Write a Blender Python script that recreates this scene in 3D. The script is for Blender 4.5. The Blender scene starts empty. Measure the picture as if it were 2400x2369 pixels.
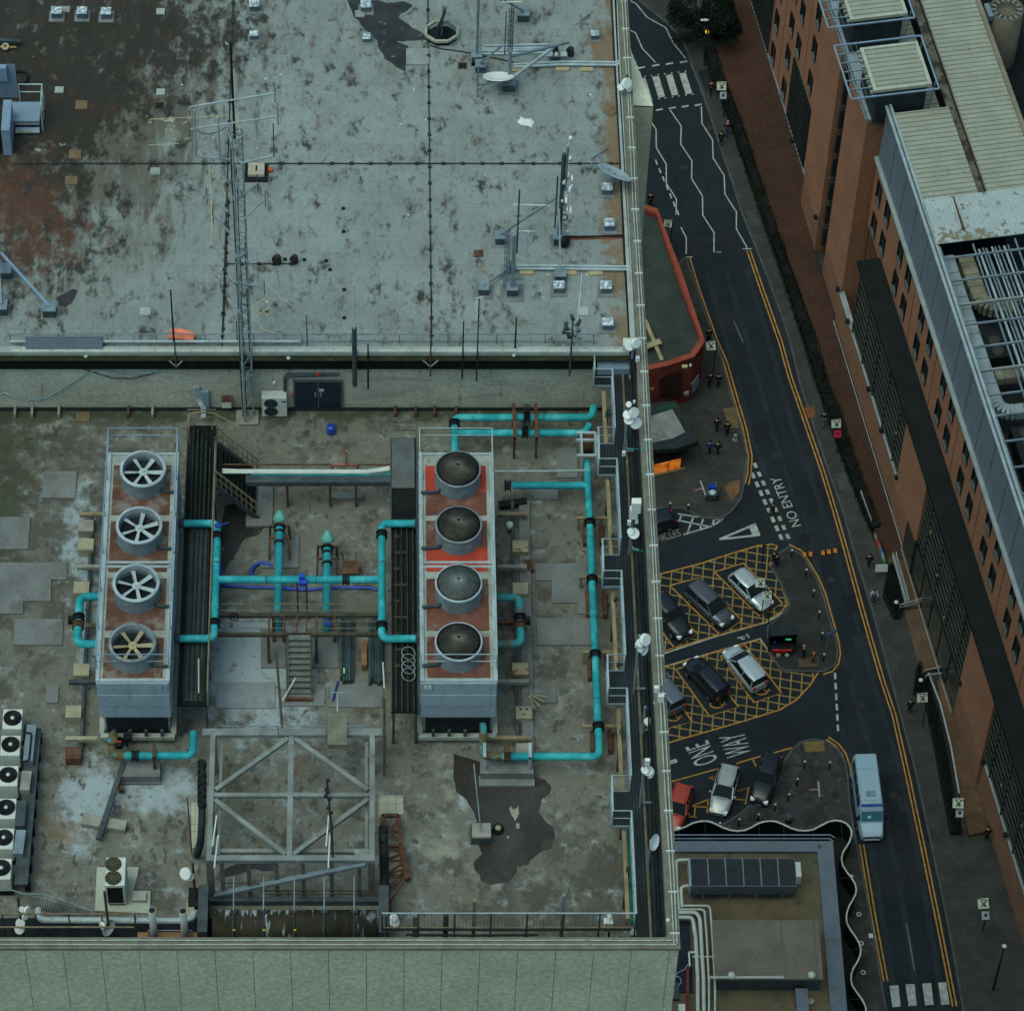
import bpy,math,random
from mathutils import Vector,Matrix,noise as mnoise
random.seed(7)
SC=bpy.context.scene
COL=SC.collection
PI=math.pi
FPX,CX,CY,PITCH,CAMZ=8800.0,890.0,1184.5,math.radians(37.08),250.0
CA,SA=math.cos(PITCH),math.sin(PITCH)
S8=0.41951
REG={'a':(0,0,S8),'b':(800,0,S8),'c':(1600,0,S8),'d':(0,800,S8),'e':(800,800,S8),'f':(1600,800,S8),'g':(0,1569,S8),'h':(800,1569,S8),'k':(1600,1569,S8),'m0':(0,0,.20975),'m1':(1080,0,.22024),'m2':(1080,380,.22024),'m3':(420,180,.22024),'m4':(420,560,.22024),'m5':(0,600,.22024),'n1':(400,1020,.26219),'n2':(480,1400,.26219),'n3':(440,1780,.27268),'n4':(0,1640,.30941),'n5':(1160,920,.23073),'n6':(1160,1340,.23073),'n7':(1160,1780,.2517),'s1':(1500,1220,.26219),'s2':(1480,720,.30414),'s3':(1540,1680,.30021),'s4':(1560,1940,.26915),'s5':(1480,0,.26219),'s6':(1900,0,.26219),'s7':(2000,500,.31471),'s8':(1940,1100,.47179),'o':(0,0,1)}
def PXY(r,x,y):
 ox,oy,s=REG[r]
 return ox+x*s,oy+y*s
def _ray(r,x,y):
 px,py=PXY(r,x,y)
 xc,yc=(px-CX)/FPX,-(py-CY)/FPX
 return Vector((xc,yc*CA+SA,yc*SA-CA))
def P(r,x,y,z):
 0
 d=_ray(r,x,y)
 t=(z-CAMZ)/d.z
 return Vector((d.x*t,d.y*t,z))
def ZT(Y,py):
 k=(CY-py)/FPX
 return CAMZ+Y*(k*SA-CA)/(SA+k*CA)
def ztop(base,r,x,y):
 return ZT(base.y,PXY(r,x,y)[1])
def on_plane(r,x,y,p0,n):
 d=_ray(r,x,y)
 o=Vector((0,0,CAMZ))
 return o+d*((p0-o).dot(n)/d.dot(n))
def PL(r,pts,z):
 return[P(r,x,y,z)for x,y in pts]
class MB:
 def __init__(s):
  s.v,s.f,s.sm=[],[],[]
 def add(s,verts,faces,smooth=False):
  n=len(s.v)
  s.v+=[Vector(p)for p in verts]
  s.f+=[tuple(i+n for i in q)for q in faces]
  s.sm+=[smooth]*len(faces)
  return s
 def obox(s,o,ax,ay,az):
  o,ax,ay,az=Vector(o),Vector(ax),Vector(ay),Vector(az)
  p=[o,o+ax,o+ax+ay,o+ay,o+az,o+ax+az,o+ax+ay+az,o+ay+az]
  q=[(0,3,2,1),(4,5,6,7),(0,1,5,4),(1,2,6,5),(2,3,7,6),(3,0,4,7)]
  if ax.cross(ay).dot(az)<0:
   q=[t[::-1]for t in q]
  return s.add(p,q)
 def box(s,c,d,yaw=0):
  c=Vector(c)
  ax=Vector((math.cos(yaw),math.sin(yaw),0))*d[0]
  ay=Vector((-math.sin(yaw),math.cos(yaw),0))*d[1]
  az=Vector((0,0,d[2]))
  return s.obox(c-ax/2-ay/2-az/2,ax,ay,az)
 def bx(s,x0,x1,y0,y1,z0,z1):
  return s.obox((x0,y0,z0),(x1-x0,0,0),(0,y1-y0,0),(0,0,z1-z0))
 def bar(s,a,b,w,h=None,up=(0,0,1)):
  a,b=Vector(a),Vector(b)
  h=w if h is None else h
  d=b-a
  if d.length<1e-6:
   return s
  side=d.cross(Vector(up))
  if side.length<1e-4:
   side=d.cross(Vector((1,0,0)))
  side.normalize()
  u2=side.cross(d).normalized()
  return s.obox(a-side*w/2-u2*h/2,d,side*w,u2*h)
 def tube(s,pts,r,n=8,caps=True,smooth=True):
  pts=[Vector(p)for p in pts]
  m=len(pts)
  rs=r if isinstance(r,(list,tuple))else[r]*m
  rings,ref=[],None
  for i in range(m):
   d=(pts[min(i+1,m-1)]-pts[max(i-1,0)])
   d=d.normalized()if d.length>1e-9 else Vector((0,0,1))
   if ref is None:
    ref=Vector((0,0,1))if abs(d.z)<.9 else Vector((1,0,0))
   x=ref-d*ref.dot(d)
   if x.length<1e-4:
    x=d.orthogonal()
   x.normalize()
   ref=x
   y=d.cross(x)
   k=1.0
   if 0<i<m-1:
    d1=(pts[i]-pts[i-1]).normalized()
    k=1/max(.6,d1 .dot(d))
   rings.append([pts[i]+(x*math.cos(2*PI*j/n)+y*math.sin(2*PI*j/n))*rs[i]*k for j in range(n)])
  v=[p for q in rings for p in q]
  f=[(i*n+j,i*n+(j+1)%n,(i+1)*n+(j+1)%n,(i+1)*n+j)for i in range(m-1)for j in range(n)]
  s.add(v,f,smooth)
  if caps:
   s.add(rings[0],[tuple(range(n))[::-1]])
   s.add(rings[-1],[tuple(range(n))])
  return s
 def ring(s,c,axis,R,r,n=20,k=6,a0=0,a1=2*PI):
  axis=Vector(axis).normalized()
  x=axis.orthogonal().normalized()
  y=axis.cross(x)
  c=Vector(c)
  return s.tube([c+(x*math.cos(a0+(a1-a0)*i/n)+y*math.sin(a0+(a1-a0)*i/n))*R for i in range(n+1)],r,k)
 def lathe(s,prof,c,n=20,axis=(0,0,1),smooth=True,close=False):
  axis=Vector(axis).normalized()
  x=axis.orthogonal().normalized()if abs(axis.z)<.999 else Vector((1,0,0))
  y=axis.cross(x)
  c=Vector(c)
  m=len(prof)
  v=[c+axis*z+(x*math.cos(2*PI*j/n)+y*math.sin(2*PI*j/n))*r for r,z in prof for j in range(n)]
  f=[(i*n+j,i*n+(j+1)%n,(i+1)*n+(j+1)%n,(i+1)*n+j)for i in range(m-1)for j in range(n)]
  return s.add(v,f,smooth)
 def cyl(s,c,r,h,n=16,axis=(0,0,1),r2=None):
  r2=r if r2 is None else r2
  axis=Vector(axis).normalized()
  s.lathe([(r,0),(r2,h)],c,n,axis)
  k=len(s.v)
  s.f+=[tuple(range(k-n,k)),tuple(range(k-2*n,k-n))[::-1]]
  s.sm+=[False,False]
  return s
 def disc(s,c,r,n=16,axis=(0,0,1),t=.01):
  return s.cyl(Vector(c)-Vector(axis).normalized()*t,r,t,n,axis)
 def prism(s,pts,z0,z1):
  pts=[(p[0],p[1])for p in pts]
  A=sum(pts[i][0]*pts[(i+1)%len(pts)][1]-pts[(i+1)%len(pts)][0]*pts[i][1]for i in range(len(pts)))
  if A<0:
   pts=pts[::-1]
  n=len(pts)
  v=[(x,y,z0)for x,y in pts]+[(x,y,z1)for x,y in pts]
  f=[tuple(range(n))[::-1],tuple(range(n,2*n))]+[(i,(i+1)%n,n+(i+1)%n,n+i)for i in range(n)]
  return s.add(v,f)
 def sheet(s,pts,z=None):
  pts=[Vector(p)for p in pts]
  if z is not None:
   pts=[Vector((p.x,p.y,z))for p in pts]
  A=sum(pts[i].x*pts[(i+1)%len(pts)].y-pts[(i+1)%len(pts)].x*pts[i].y for i in range(len(pts)))
  if A<0:
   pts=pts[::-1]
  return s.add(pts,[tuple(range(len(pts)))])
 def strip(s,pts,w,z,t=0):
  0
  pts=[Vector((p[0],p[1],0))for p in pts]
  L,Rr=[],[]
  for i,p in enumerate(pts):
   d=(pts[min(i+1,len(pts)-1)]-pts[max(i-1,0)]).normalized()
   nrm=Vector((-d.y,d.x,0))*w/2
   L.append(p+nrm)
   Rr.append(p-nrm)
  v=[(p.x,p.y,z)for p in L+Rr]
  m=len(pts)
  return s.add(v,[(i+m,i+1+m,i+1,i)for i in range(m-1)])
 def loft(s,secs,caps=True,smooth=False):
  n=len(secs[0])
  v=[p for q in secs for p in q]
  s.add(v,[(i*n+j,i*n+(j+1)%n,(i+1)*n+(j+1)%n,(i+1)*n+j)for i in range(len(secs)-1)for j in range(n)],smooth)
  if caps:
   s.add(secs[0],[tuple(range(n))[::-1]])
   s.add(secs[-1],[tuple(range(n))])
  return s
 def build(s,name,mat,parent=None,origin=None,bevel=0,fix=False):
  o0=Vector(origin)if origin is not None else(ORG[parent.name]if parent is not None else Vector((0,0,0)))
  me=bpy.data.meshes.new(name)
  me.from_pydata([p-o0 for p in s.v],[],s.f)
  me.polygons.foreach_set('use_smooth',s.sm)
  me.materials.append(mat)
  if fix:
   import bmesh
   bm=bmesh.new();bm.from_mesh(me)
   bmesh.ops.recalc_face_normals(bm,faces=bm.faces)
   bm.to_mesh(me);bm.free()
  me.update()
  o=bpy.data.objects.new(name,me)
  COL.objects.link(o)
  if parent is not None:
   o.parent=parent
  else:
   o.location=o0
  ORG[o.name]=o0
  if bevel:
   m=o.modifiers.new('bevel','BEVEL');m.width=bevel;m.segments=2;m.limit_method='ANGLE'
  return o
 def split(s,name,mat,parent,fix=False):
  0
  par=list(range(len(s.v)))
  def root(i):
   while par[i]!=i:
    par[i]=par[par[i]];i=par[i]
   return i
  for f in s.f:
   for j in f[1:]:
    par[root(j)]=root(f[0])
  grp={}
  for f,sm in zip(s.f,s.sm):
   grp.setdefault(root(f[0]),[]).append((f,sm))
  last=None
  for g in grp.values():
   idx={};m=MB()
   for f,sm in g:
    for i in f:
     if i not in idx:
      idx[i]=len(m.v);m.v.append(s.v[i])
    m.f.append(tuple(idx[i]for i in f));m.sm.append(sm)
   last=m.build(name,mat,parent,None,0,fix)
  return last
 def thing(s,name,mat,label,cat,group=None,bevel=0,fix=False):
  xs=[p.x for p in s.v];ys=[p.y for p in s.v];zs=[p.z for p in s.v]
  o=s.build(name,mat,None,((min(xs)+max(xs))/2,(min(ys)+max(ys))/2,min(zs)),bevel,fix)
  return tag(o,label,cat,group)
 def ground(s,name,mat,kind='structure'):
  o=s.build(name,mat)
  o['kind']=kind
  return o
ORG={}
def tag(o,label,cat,group=None):
 o['label']=label;o['category']=cat
 if group:
  o['group']=group
 return o
def thing(name,label,cat,loc=(0,0,0),group=None):
 o=bpy.data.objects.new(name,None)
 o.empty_display_size=.3
 COL.objects.link(o)
 o.location=loc
 ORG[o.name]=Vector(loc)
 return tag(o,label,cat,group)
def dup(root,loc,rot=0,label=None,scale=None,group=None):
 def rec(o,par):
  c=o.copy();COL.objects.link(c)
  if par is not None:
   c.parent=par
  ORG[c.name]=Vector(loc)
  for ch in list(o.children):
   rec(ch,c)
  return c
 r=rec(root,None)
 r.location=loc;r.rotation_euler=(0,0,rot)
 if scale:
  r.scale=(scale,)*3 if not hasattr(scale,'__len__')else scale
 if label:
  r['label']=label
 if group:
  r['group']=group
 return r
def bend(pts,rad,k=5):
 0
 pts=[Vector(p)for p in pts]
 out=[pts[0]]
 for i in range(1,len(pts)-1):
  p,a,b=pts[i],pts[i-1],pts[i+1]
  da,db=(a-p),(b-p)
  r=min(rad,da.length*.49,db.length*.49)
  A,B=p+da.normalized()*r,p+db.normalized()*r
  for j in range(k+1):
   t=j/k
   out.append(A*(1-t)**2+p*2*t*(1-t)+B*t*t)
 return out+[pts[-1]]
class NT:
 def __init__(s,name):
  s.m=bpy.data.materials.new(name);s.m.use_nodes=True
  s.t=s.m.node_tree;s.n=s.t.nodes;s.l=s.t.links
  s.b=s.n['Principled BSDF']
  g=s.n.new('ShaderNodeNewGeometry');s.pos=g.outputs['Position']
 def new(s,t,**kw):
  q=s.n.new(t)
  for k,v in kw.items():
   setattr(q,k,v)
  return q
 def link(s,a,b):
  s.l.new(a,b)
 def scaled(s,sc):
  mp=s.new('ShaderNodeMapping');mp.vector_type='POINT'
  s.link(s.pos,mp.inputs['Vector']);mp.inputs['Scale'].default_value=sc
  return mp.outputs[0]
 def noise(s,scale,detail=4,stretch=(1,1,1),rough=.6,off=None,dist=0):
  q=s.new('ShaderNodeTexNoise')
  v=s.scaled(stretch)if stretch!=(1,1,1)else s.pos
  if off:
   a=s.new('ShaderNodeVectorMath',operation='ADD');s.link(v,a.inputs[0]);a.inputs[1].default_value=off;v=a.outputs[0]
  s.link(v,q.inputs['Vector'])
  q.inputs['Scale'].default_value=scale;q.inputs['Detail'].default_value=detail;q.inputs['Roughness'].default_value=rough
  q.inputs['Distortion'].default_value=dist
  return q.outputs['Fac']
 def ramp(s,x,lo,hi,a=0,b=1):
  q=s.new('ShaderNodeMapRange',interpolation_type='SMOOTHSTEP');s.link(x,q.inputs[0])
  for i,v in enumerate((lo,hi,a,b)):
   q.inputs[i+1].default_value=v
  return q.outputs[0]
 def math(s,op,a,b=None):
  q=s.new('ShaderNodeMath',operation=op)
  for i,v in enumerate((a,b)):
   if v is None:
    continue
   if hasattr(v,'links')or hasattr(v,'is_output'):
    s.link(v,q.inputs[i])
   else:
    q.inputs[i].default_value=v
  return q.outputs[0]
 def mix(s,fac,a,b,blend='MIX'):
  q=s.new('ShaderNodeMix',data_type='RGBA',blend_type=blend)
  if hasattr(fac,'is_output'):
   s.link(fac,q.inputs[0])
  else:
   q.inputs[0].default_value=fac
  for i,v in((6,a),(7,b)):
   if hasattr(v,'is_output'):
    s.link(v,q.inputs[i])
   else:
    q.inputs[i].default_value=(*v[:3],1)
  return q.outputs[2]
 def blob(s,c,rx,ry,w):
  0
  a=s.new('ShaderNodeVectorMath',operation='SUBTRACT');s.link(s.pos,a.inputs[0]);a.inputs[1].default_value=(c[0],c[1],0)
  m=s.new('ShaderNodeVectorMath',operation='MULTIPLY');s.link(a.outputs[0],m.inputs[0]);m.inputs[1].default_value=(1/rx,1/ry,0)
  L=s.new('ShaderNodeVectorMath',operation='LENGTH');s.link(m.outputs[0],L.inputs[0])
  return s.ramp(L.outputs['Value'],.35,1.25,w,0)
MATS={}
def mat(name,col,rough=.75,var=.22,scale=1.2,metal=0,bump=0,layers=(),brick=None,fine=.1,emis=0,spec=None,stretch=(1,1,1),alpha=None):
 0
 if name in MATS:
  return MATS[name]
 t=NT(name)
 n1=t.ramp(t.noise(scale,5,stretch),.3,.7)
 c=t.mix(n1,[x*(1-var)for x in col],[min(1,x*(1+var*.7))for x in col])
 if fine:
  n2=t.ramp(t.noise(scale*14,3),.25,.75)
  c=t.mix(n2,c,t.mix(1.0,c,[1-fine*2.2]*3,'MULTIPLY'))
 if brick:
  q=t.new('ShaderNodeTexBrick');t.link(brick['vec'](t)if 'vec' in brick else t.pos,q.inputs['Vector'])
  q.inputs['Color1'].default_value=(1,1,1,1);q.inputs['Color2'].default_value=(*[brick.get('c2',.85)]*3,1)
  q.inputs['Mortar'].default_value=(*[brick.get('m',.6)]*3,1)
  q.inputs['Scale'].default_value=1
  q.inputs['Brick Width'].default_value=brick['w'];q.inputs['Row Height'].default_value=brick['h']
  q.inputs['Mortar Size'].default_value=brick.get('ms',.02);q.inputs['Bias'].default_value=brick.get('bias',0)
  q.offset=brick.get('offset',.5)
  c=t.mix(1.0,c,q.outputs['Color'],'MULTIPLY')
 for i,L in enumerate(layers):
  x=t.noise(L['scale'],L.get('detail',6),L.get('stretch',(1,1,1)),L.get('rough',.62),L.get('off',(i*13.7,i*7.1,0)),L.get('dist',0))
  for b in L.get('bias',()):
   x=t.math('ADD',x,t.blob(*b))
  c=t.mix(t.math('MULTIPLY',t.ramp(x,L['lo'],L['hi']),L.get('amt',.8)),c,L['col'])
 t.link(c,t.b.inputs['Base Color'])
 t.b.inputs['Roughness'].default_value=rough;t.b.inputs['Metallic'].default_value=metal
 t.b.inputs['Specular IOR Level'].default_value=(.5 if rough<.5 else .12)if spec is None else spec
 if emis:
  t.link(c,t.b.inputs['Emission Color']);t.b.inputs['Emission Strength'].default_value=emis
 if alpha is not None:
  t.b.inputs['Alpha'].default_value=alpha
 if bump:
  bp=t.new('ShaderNodeBump');bp.inputs['Strength'].default_value=bump;bp.inputs['Distance'].default_value=.03
  t.link(t.noise(scale*9,4),bp.inputs['Height']);t.link(bp.outputs[0],t.b.inputs['Normal'])
 MATS[name]=t.m
 return t.m
cam_d=bpy.data.cameras.new('camera');cam=bpy.data.objects.new('camera',cam_d);COL.objects.link(cam)
cam.location=(0,0,CAMZ);cam.rotation_euler=(PITCH,0,0)
cam_d.sensor_width=36;cam_d.lens=36*FPX/2400
cam_d.shift_x=(1200-CX)/2400;cam_d.shift_y=0
cam_d.clip_start=1;cam_d.clip_end=5000
SC.camera=cam
W=bpy.data.worlds.new('World');SC.world=W;W.use_nodes=True
nt=W.node_tree
sky=nt.nodes.new('ShaderNodeTexSky');sky.sky_type='NISHITA';sky.sun_disc=False
SUN_EL,SUN_AZ=math.radians(68),math.radians(235)
sky.sun_elevation=SUN_EL;sky.sun_rotation=SUN_AZ
sky.air_density=1.0;sky.dust_density=4.0;sky.ozone_density=1.0
ov=nt.nodes.new('ShaderNodeMix');ov.data_type='RGBA';ov.blend_type='MULTIPLY';ov.inputs[0].default_value=1
nt.links.new(sky.outputs[0],ov.inputs[6]);ov.inputs[7].default_value=(.71,.97,.92,1)
nt.links.new(ov.outputs[2],nt.nodes['Background'].inputs[0])
nt.nodes['Background'].inputs[1].default_value=0.12
sd=bpy.data.lights.new('sun','SUN');sd.energy=0.75;sd.angle=math.radians(50);sd.color=(.96,1,.87)
sun=bpy.data.objects.new('sun',sd);COL.objects.link(sun)
dirv=Vector((math.sin(SUN_AZ)*math.cos(SUN_EL),math.cos(SUN_AZ)*math.cos(SUN_EL),math.sin(SUN_EL)))
sun.rotation_euler=dirv.to_track_quat('Z','Y').to_euler()
sun.location=(0,0,300)
SC.view_settings.view_transform='Standard';SC.view_settings.look='None'
SC.view_settings.exposure=0.4;SC.view_settings.gamma=1
ZL=131.0
YW=P('o',700,959,ZL).y
ZLEDGE0=ZT(YW-.35,845);ZU=ZT(YW-.35,826)
ZP=ZU+.1
XR=10.55
YF=P('o',1580,2220,ZP).y
YB=124.0
CON=(.25,.28,.265)
m_white=mat('white_enamel',(.55,.58,.52),.5,.12,2)
m_dish=mat('dish_white',(.72,.74,.7),.45,.08,2)
m_steel=mat('galvanised_steel',(.20,.26,.29),.5,.2,2,.25)
m_steel_dk=mat('dark_steel',(.06,.075,.08),.55,.3,2)
m_steel_lt=mat('pale_steel',(.36,.43,.44),.5,.2,1.5,.1)
m_steelblue=mat('blue_grey_paint',(.21,.29,.38),.5,.15,1)
m_black=mat('black_rubber',(.012,.015,.017),.6,.3,2)
m_cable=mat('cable_black',(.02,.022,.022),.6,.3,2)
m_rust=mat('rusty_steel',(.12,.06,.038),.85,.4,3)
m_wood=mat('weathered_timber',(.23,.18,.11),.85,.3,2,stretch=(1,.2,1))
m_block=mat('concrete_block',(.27,.26,.22),.9,.25,2)
m_pad=mat('concrete_pad',(.17,.18,.175),.9,.2,.8,layers=[dict(col=(.08,.075,.065),scale=1.1,lo=.52,hi=.72,amt=.6)])
m_teal=mat('teal_paint',(.025,.34,.38),.5,.3,1.3,layers=[dict(col=(.13,.44,.40),scale=1.3,lo=.48,hi=.72,amt=.65),dict(col=(.015,.19,.24),scale=1.1,lo=.52,hi=.72,amt=.6),dict(col=(.03,.13,.12),scale=4.5,lo=.58,hi=.74,amt=.7),dict(col=(.14,.09,.05),scale=3.4,lo=.70,hi=.76,amt=.8)])
m_tealdk=mat('teal_paint_dull',(.03,.20,.21),.6,.3,1.3,layers=[dict(col=(.10,.09,.06),scale=3,lo=.5,hi=.7,amt=.7)])
m_tealgreen=mat('teal_green_paint',(.12,.36,.30),.5,.25,2)
m_tealrust=mat('teal_paint_rusted',(.12,.09,.045),.85,.3,2,layers=[dict(col=(.03,.30,.33),scale=2.5,lo=.5,hi=.62,amt=.9)])
m_blue=mat('blue_plastic',(.012,.06,.42),.4,.2,2)
m_grate=mat('steel_grating',(.016,.021,.020),.7,.35,1,brick=dict(w=.9,h=.075,ms=.02,m=.25,c2=.8,offset=0,vec=lambda t:t.scaled((.4,1,1))))
m_grate2=mat('walkway_grating',(.026,.036,.041),.7,.3,.6,brick=dict(w=.11,h=3.3,ms=.025,m=.45,c2=.85,offset=0))
m_gratelt=mat('grating_pale',(.10,.12,.125),.7,.3,1,brick=dict(w=.12,h=3.0,ms=.03,m=.35,c2=.85,offset=0))
m_tan=mat('cream_louvre',(.72,.72,.55),.7,.15,1)
m_orange=mat('orange_fabric',(.75,.22,.12),.7,.2,3)
m_yellowpaint=mat('faded_yellow_paint',(.40,.30,.09),.85,.4,5)
B=thing('concrete_tower_building','tall concrete building whose flat roofs carry the fans, pipes and antenna masts','building',(0,95,0))
def bl(r,x,y,z,rx,ry,w):
 p=P(r,x,y,z);return((p.x,p.y),rx,ry,w)
roof_m=mat('upper_roof_felt',(.235,.268,.255),.8,.13,.5,bump=.15,fine=.09,brick=dict(w=9.2,h=3.3,ms=.02,m=.82,c2=.94,offset=.35),layers=[dict(col=(.14,.138,.115),scale=.55,lo=.50,hi=.80,stretch=(1.7,.5,1),amt=.75,rough=.7,detail=9,bias=[bl('a',250,600,ZU,10,14,.17),bl('b',700,200,ZU,9,4,.06)]),dict(col=(.088,.078,.06),scale=.8,lo=.60,hi=.78,stretch=(1.9,.42,1),amt=.85,detail=10,rough=.66,bias=[bl('a',300,250,ZU,11,10,.2),bl('a',150,1000,ZU,9,9,.16),bl('b',300,150,ZU,6,3.5,.07),bl('b',1150,250,ZU,4,3,.07)]),dict(col=(.026,.023,.018),scale=1.3,lo=.52,hi=.68,amt=.92,detail=11,rough=.7,stretch=(1.3,.8,1),bias=[bl('a',100,130,ZU,10,9,.15),bl('a',650,200,ZU,7,6,.07),bl('a',0,1000,ZU,5.5,9,.12)]),dict(col=(.085,.038,.024),scale=1.3,lo=.56,hi=.76,amt=.75,detail=9,stretch=(1.4,.8,1),bias=[bl('a',60,1330,ZU,3.6,3.2,.2),bl('a',60,1000,ZU,2.5,3,.12)]),dict(col=(.17,.10,.045),scale=1.2,lo=.60,hi=.78,amt=.75,detail=8,bias=[bl('b',1530,300,ZU,1.0,7,.24),bl('b',1560,1400,ZU,1.0,9,.25),bl('b',1480,280,ZU,1.4,1.3,.2),bl('b',1100,1250,ZU,3.5,2.5,.05)]),dict(col=(.42,.45,.42),scale=2.2,lo=.70,hi=.78,amt=.6,detail=5,bias=[bl('a',300,830,ZU,1.2,.8,.12),bl('a',1300,240,ZU,.6,.6,.2),bl('a',900,690,ZU,.9,.6,.13)]),])
low_m=mat('lower_roof_screed',(.185,.182,.15),.75,.25,.8,bump=.2,fine=.12,layers=[dict(col=(.066,.06,.048),scale=.8,lo=.45,hi=.64,amt=.88,rough=.68,detail=9,bias=[bl('d',250,600,ZL,5,8,.07),bl('d',250,1300,ZL,5,8,.05),bl('h',1400,1250,ZL,5,2.5,.12),bl('e',1150,1200,ZL,4,8,.03)]),dict(col=(.045,.045,.04),scale=1.8,lo=.60,hi=.70,amt=.75,detail=8,stretch=(1.2,.8,1),bias=[bl('n3',800,300,ZL,3.2,5,.06),bl('d',100,600,ZL,2.5,3,.1)]),dict(col=(.32,.31,.25),scale=.8,lo=.58,hi=.78,amt=.6,bias=[bl('h',600,900,ZL,4,4,.1),bl('g',600,1100,ZL,4,4,.06)]),dict(col=(.30,.36,.38),scale=1.6,lo=.52,hi=.78,amt=.85,detail=10,rough=.7,bias=[bl('g',490,730,ZL,1.15,2.6,.25),bl('g',880,680,ZL,2.2,1.4,.2),bl('g',1500,100,ZL,2.6,3.2,.22),bl('n2',350,500,ZL,1.9,2.3,.22),bl('d',440,1050,ZL,.7,3,.17),bl('h',700,650,ZL,.5,1.3,.2),bl('d',500,1600,ZL,.5,4,.2)]),dict(col=(.16,.10,.05),scale=2.0,lo=.62,hi=.76,amt=.6,bias=[bl('n3',700,250,ZL,3.2,5,.1),bl('g',350,900,ZL,1.6,1.0,.2),bl('d',1750,850,ZL,2,1.2,.12)]),dict(col=(.06,.06,.055),scale=2.4,lo=.66,hi=.69,amt=.8,detail=2,stretch=(1.2,.75,1),off=(3,9,0),bias=[bl('g',700,1000,ZL,4,3.5,.05)]),dict(col=(.045,.05,.03),scale=1.5,lo=.55,hi=.75,amt=.8,bias=[bl('d',40,700,ZL,1.3,12,.22),bl('o',700,964,ZL,22,.7,.2)]),])
MB().bx(-60,XR-.5,YW-.33,YB,ZU-.5,ZU).build('upper_roof',roof_m,B)
MB().bx(-60,XR-.4,YF+.4,YW,ZL-.4,ZL).build('lower_roof',low_m,B)
wall_m=mat('ribbed_concrete_panel',(.53,.53,.41),.85,.1,.4,fine=.16,bump=.6,layers=[dict(col=(.32,.335,.27),scale=.5,lo=.45,hi=.8,amt=.5,stretch=(1,1,.3)),dict(col=(.12,.11,.085),scale=4,lo=.66,hi=.8,amt=.4)])
dark_m=mat('joint_shadow_mastic',(.05,.05,.04),.9,.2,2)
mb=MB()
xs=[(PXY('g',q,1570)[0]-890)/64.4/1.0 for q in(155,)]
step=88.2/66.0
x0=(65-890)/66.0
xs=[x0+step*i for i in range(-6,30)]
xs=[x for x in xs if x<XR-.1]
edges=xs+[XR]
for i in range(len(edges)-1):
 for z0,z1 in((0,60),(60.03,110),(110.03,ZP-.12)):
  mb.bx(edges[i]+.009,edges[i+1]-.009,YF,YF+.2,z0,z1)
mb.build('front_wall',wall_m,B)
MB().bx(-60,XR-.01,YF+.03,YF+.4,0,ZP-.12).build('wall_core',dark_m,B)
MB().bx(XR-.3,XR,YF+.42,YB,0,ZP-.12).build('side_wall',wall_m,B)
MB().bx(-60,XR-.3,YB-.4,YB,0,ZU-.5).build('rear_wall',wall_m,B)
cop_m=mat('coping_stone',(.16,.16,.125),.8,.2,2,layers=[dict(col=(.17,.08,.05),scale=5,lo=.56,hi=.72,amt=.6)])
MB().bx(-60,XR+.04,YF-.04,YF+.42,ZP-.12,ZP).bx(XR-.42,XR+.04,YF+.42,YB,ZP-.12,ZP).build('coping',cop_m,B)
step_m=mat('step_wall_concrete',(.46,.465,.38),.85,.16,.5,fine=.14,layers=[dict(col=(.22,.22,.185),scale=1.1,lo=.5,hi=.72,amt=.6,stretch=(.5,1,2.5)),dict(col=(.12,.13,.11),scale=1.6,lo=.58,hi=.72,amt=.6,stretch=(2,1,.25)),dict(col=(.30,.32,.29),scale=1.0,lo=.55,hi=.75,amt=.5,bias=[((4,YW),6,6,.1)])])
MB().bx(-60,XR-.4,YW,YW+.4,ZL,ZU-.5).build('step_wall',step_m,B)
moss_m=mat('mossy_ledge',(.075,.085,.04),.9,.3,2,layers=[dict(col=(.16,.16,.10),scale=3,lo=.58,hi=.75,amt=.7,stretch=(.6,1,1))])
MB().bx(-60,XR-.6,YW-.37,YW,ZLEDGE0,ZU-.1).build('overhang_ledge',moss_m,B)
kerb_m=mat('pale_kerb',(.34,.37,.34),.8,.2,1,layers=[dict(col=(.10,.10,.08),scale=2,lo=.55,hi=.75,amt=.6)])
MB().bx(-60,XR-.6,YW-.43,YW-.13,ZU-.1,ZU+.1).bx(XR-.62,XR-.42,YW,YB,ZU-.4,ZU+.16).build('roof_kerb',kerb_m,B)
MB().bx(-60,XR-1.4,YW-.16,YW+.0,ZL+2.75,ZLEDGE0-.05).build('ledge_shade_band',mat('ledge_shade_paint',(.010,.013,.010),.9,.3,2),B)  # near-black strip painting in the shade on the wall under the overhang
mb=MB().tube([(-60,YW-.10,ZL+.16),(XR-1.5,YW-.10,ZL+.16)],.05)
mb.build('wall_foot_pipe',m_black,B)
def WP(r,x,y,off=0):
 return on_plane(r,x,y,Vector((0,YW-off,0)),Vector((0,1,0)))
door_m=mat('navy_door',(.018,.03,.045),.55,.25,1.5)
p0,p1=WP('d',1652,382),WP('d',1905,220)
xm=(p0 .x+p1 .x)/2
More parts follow.
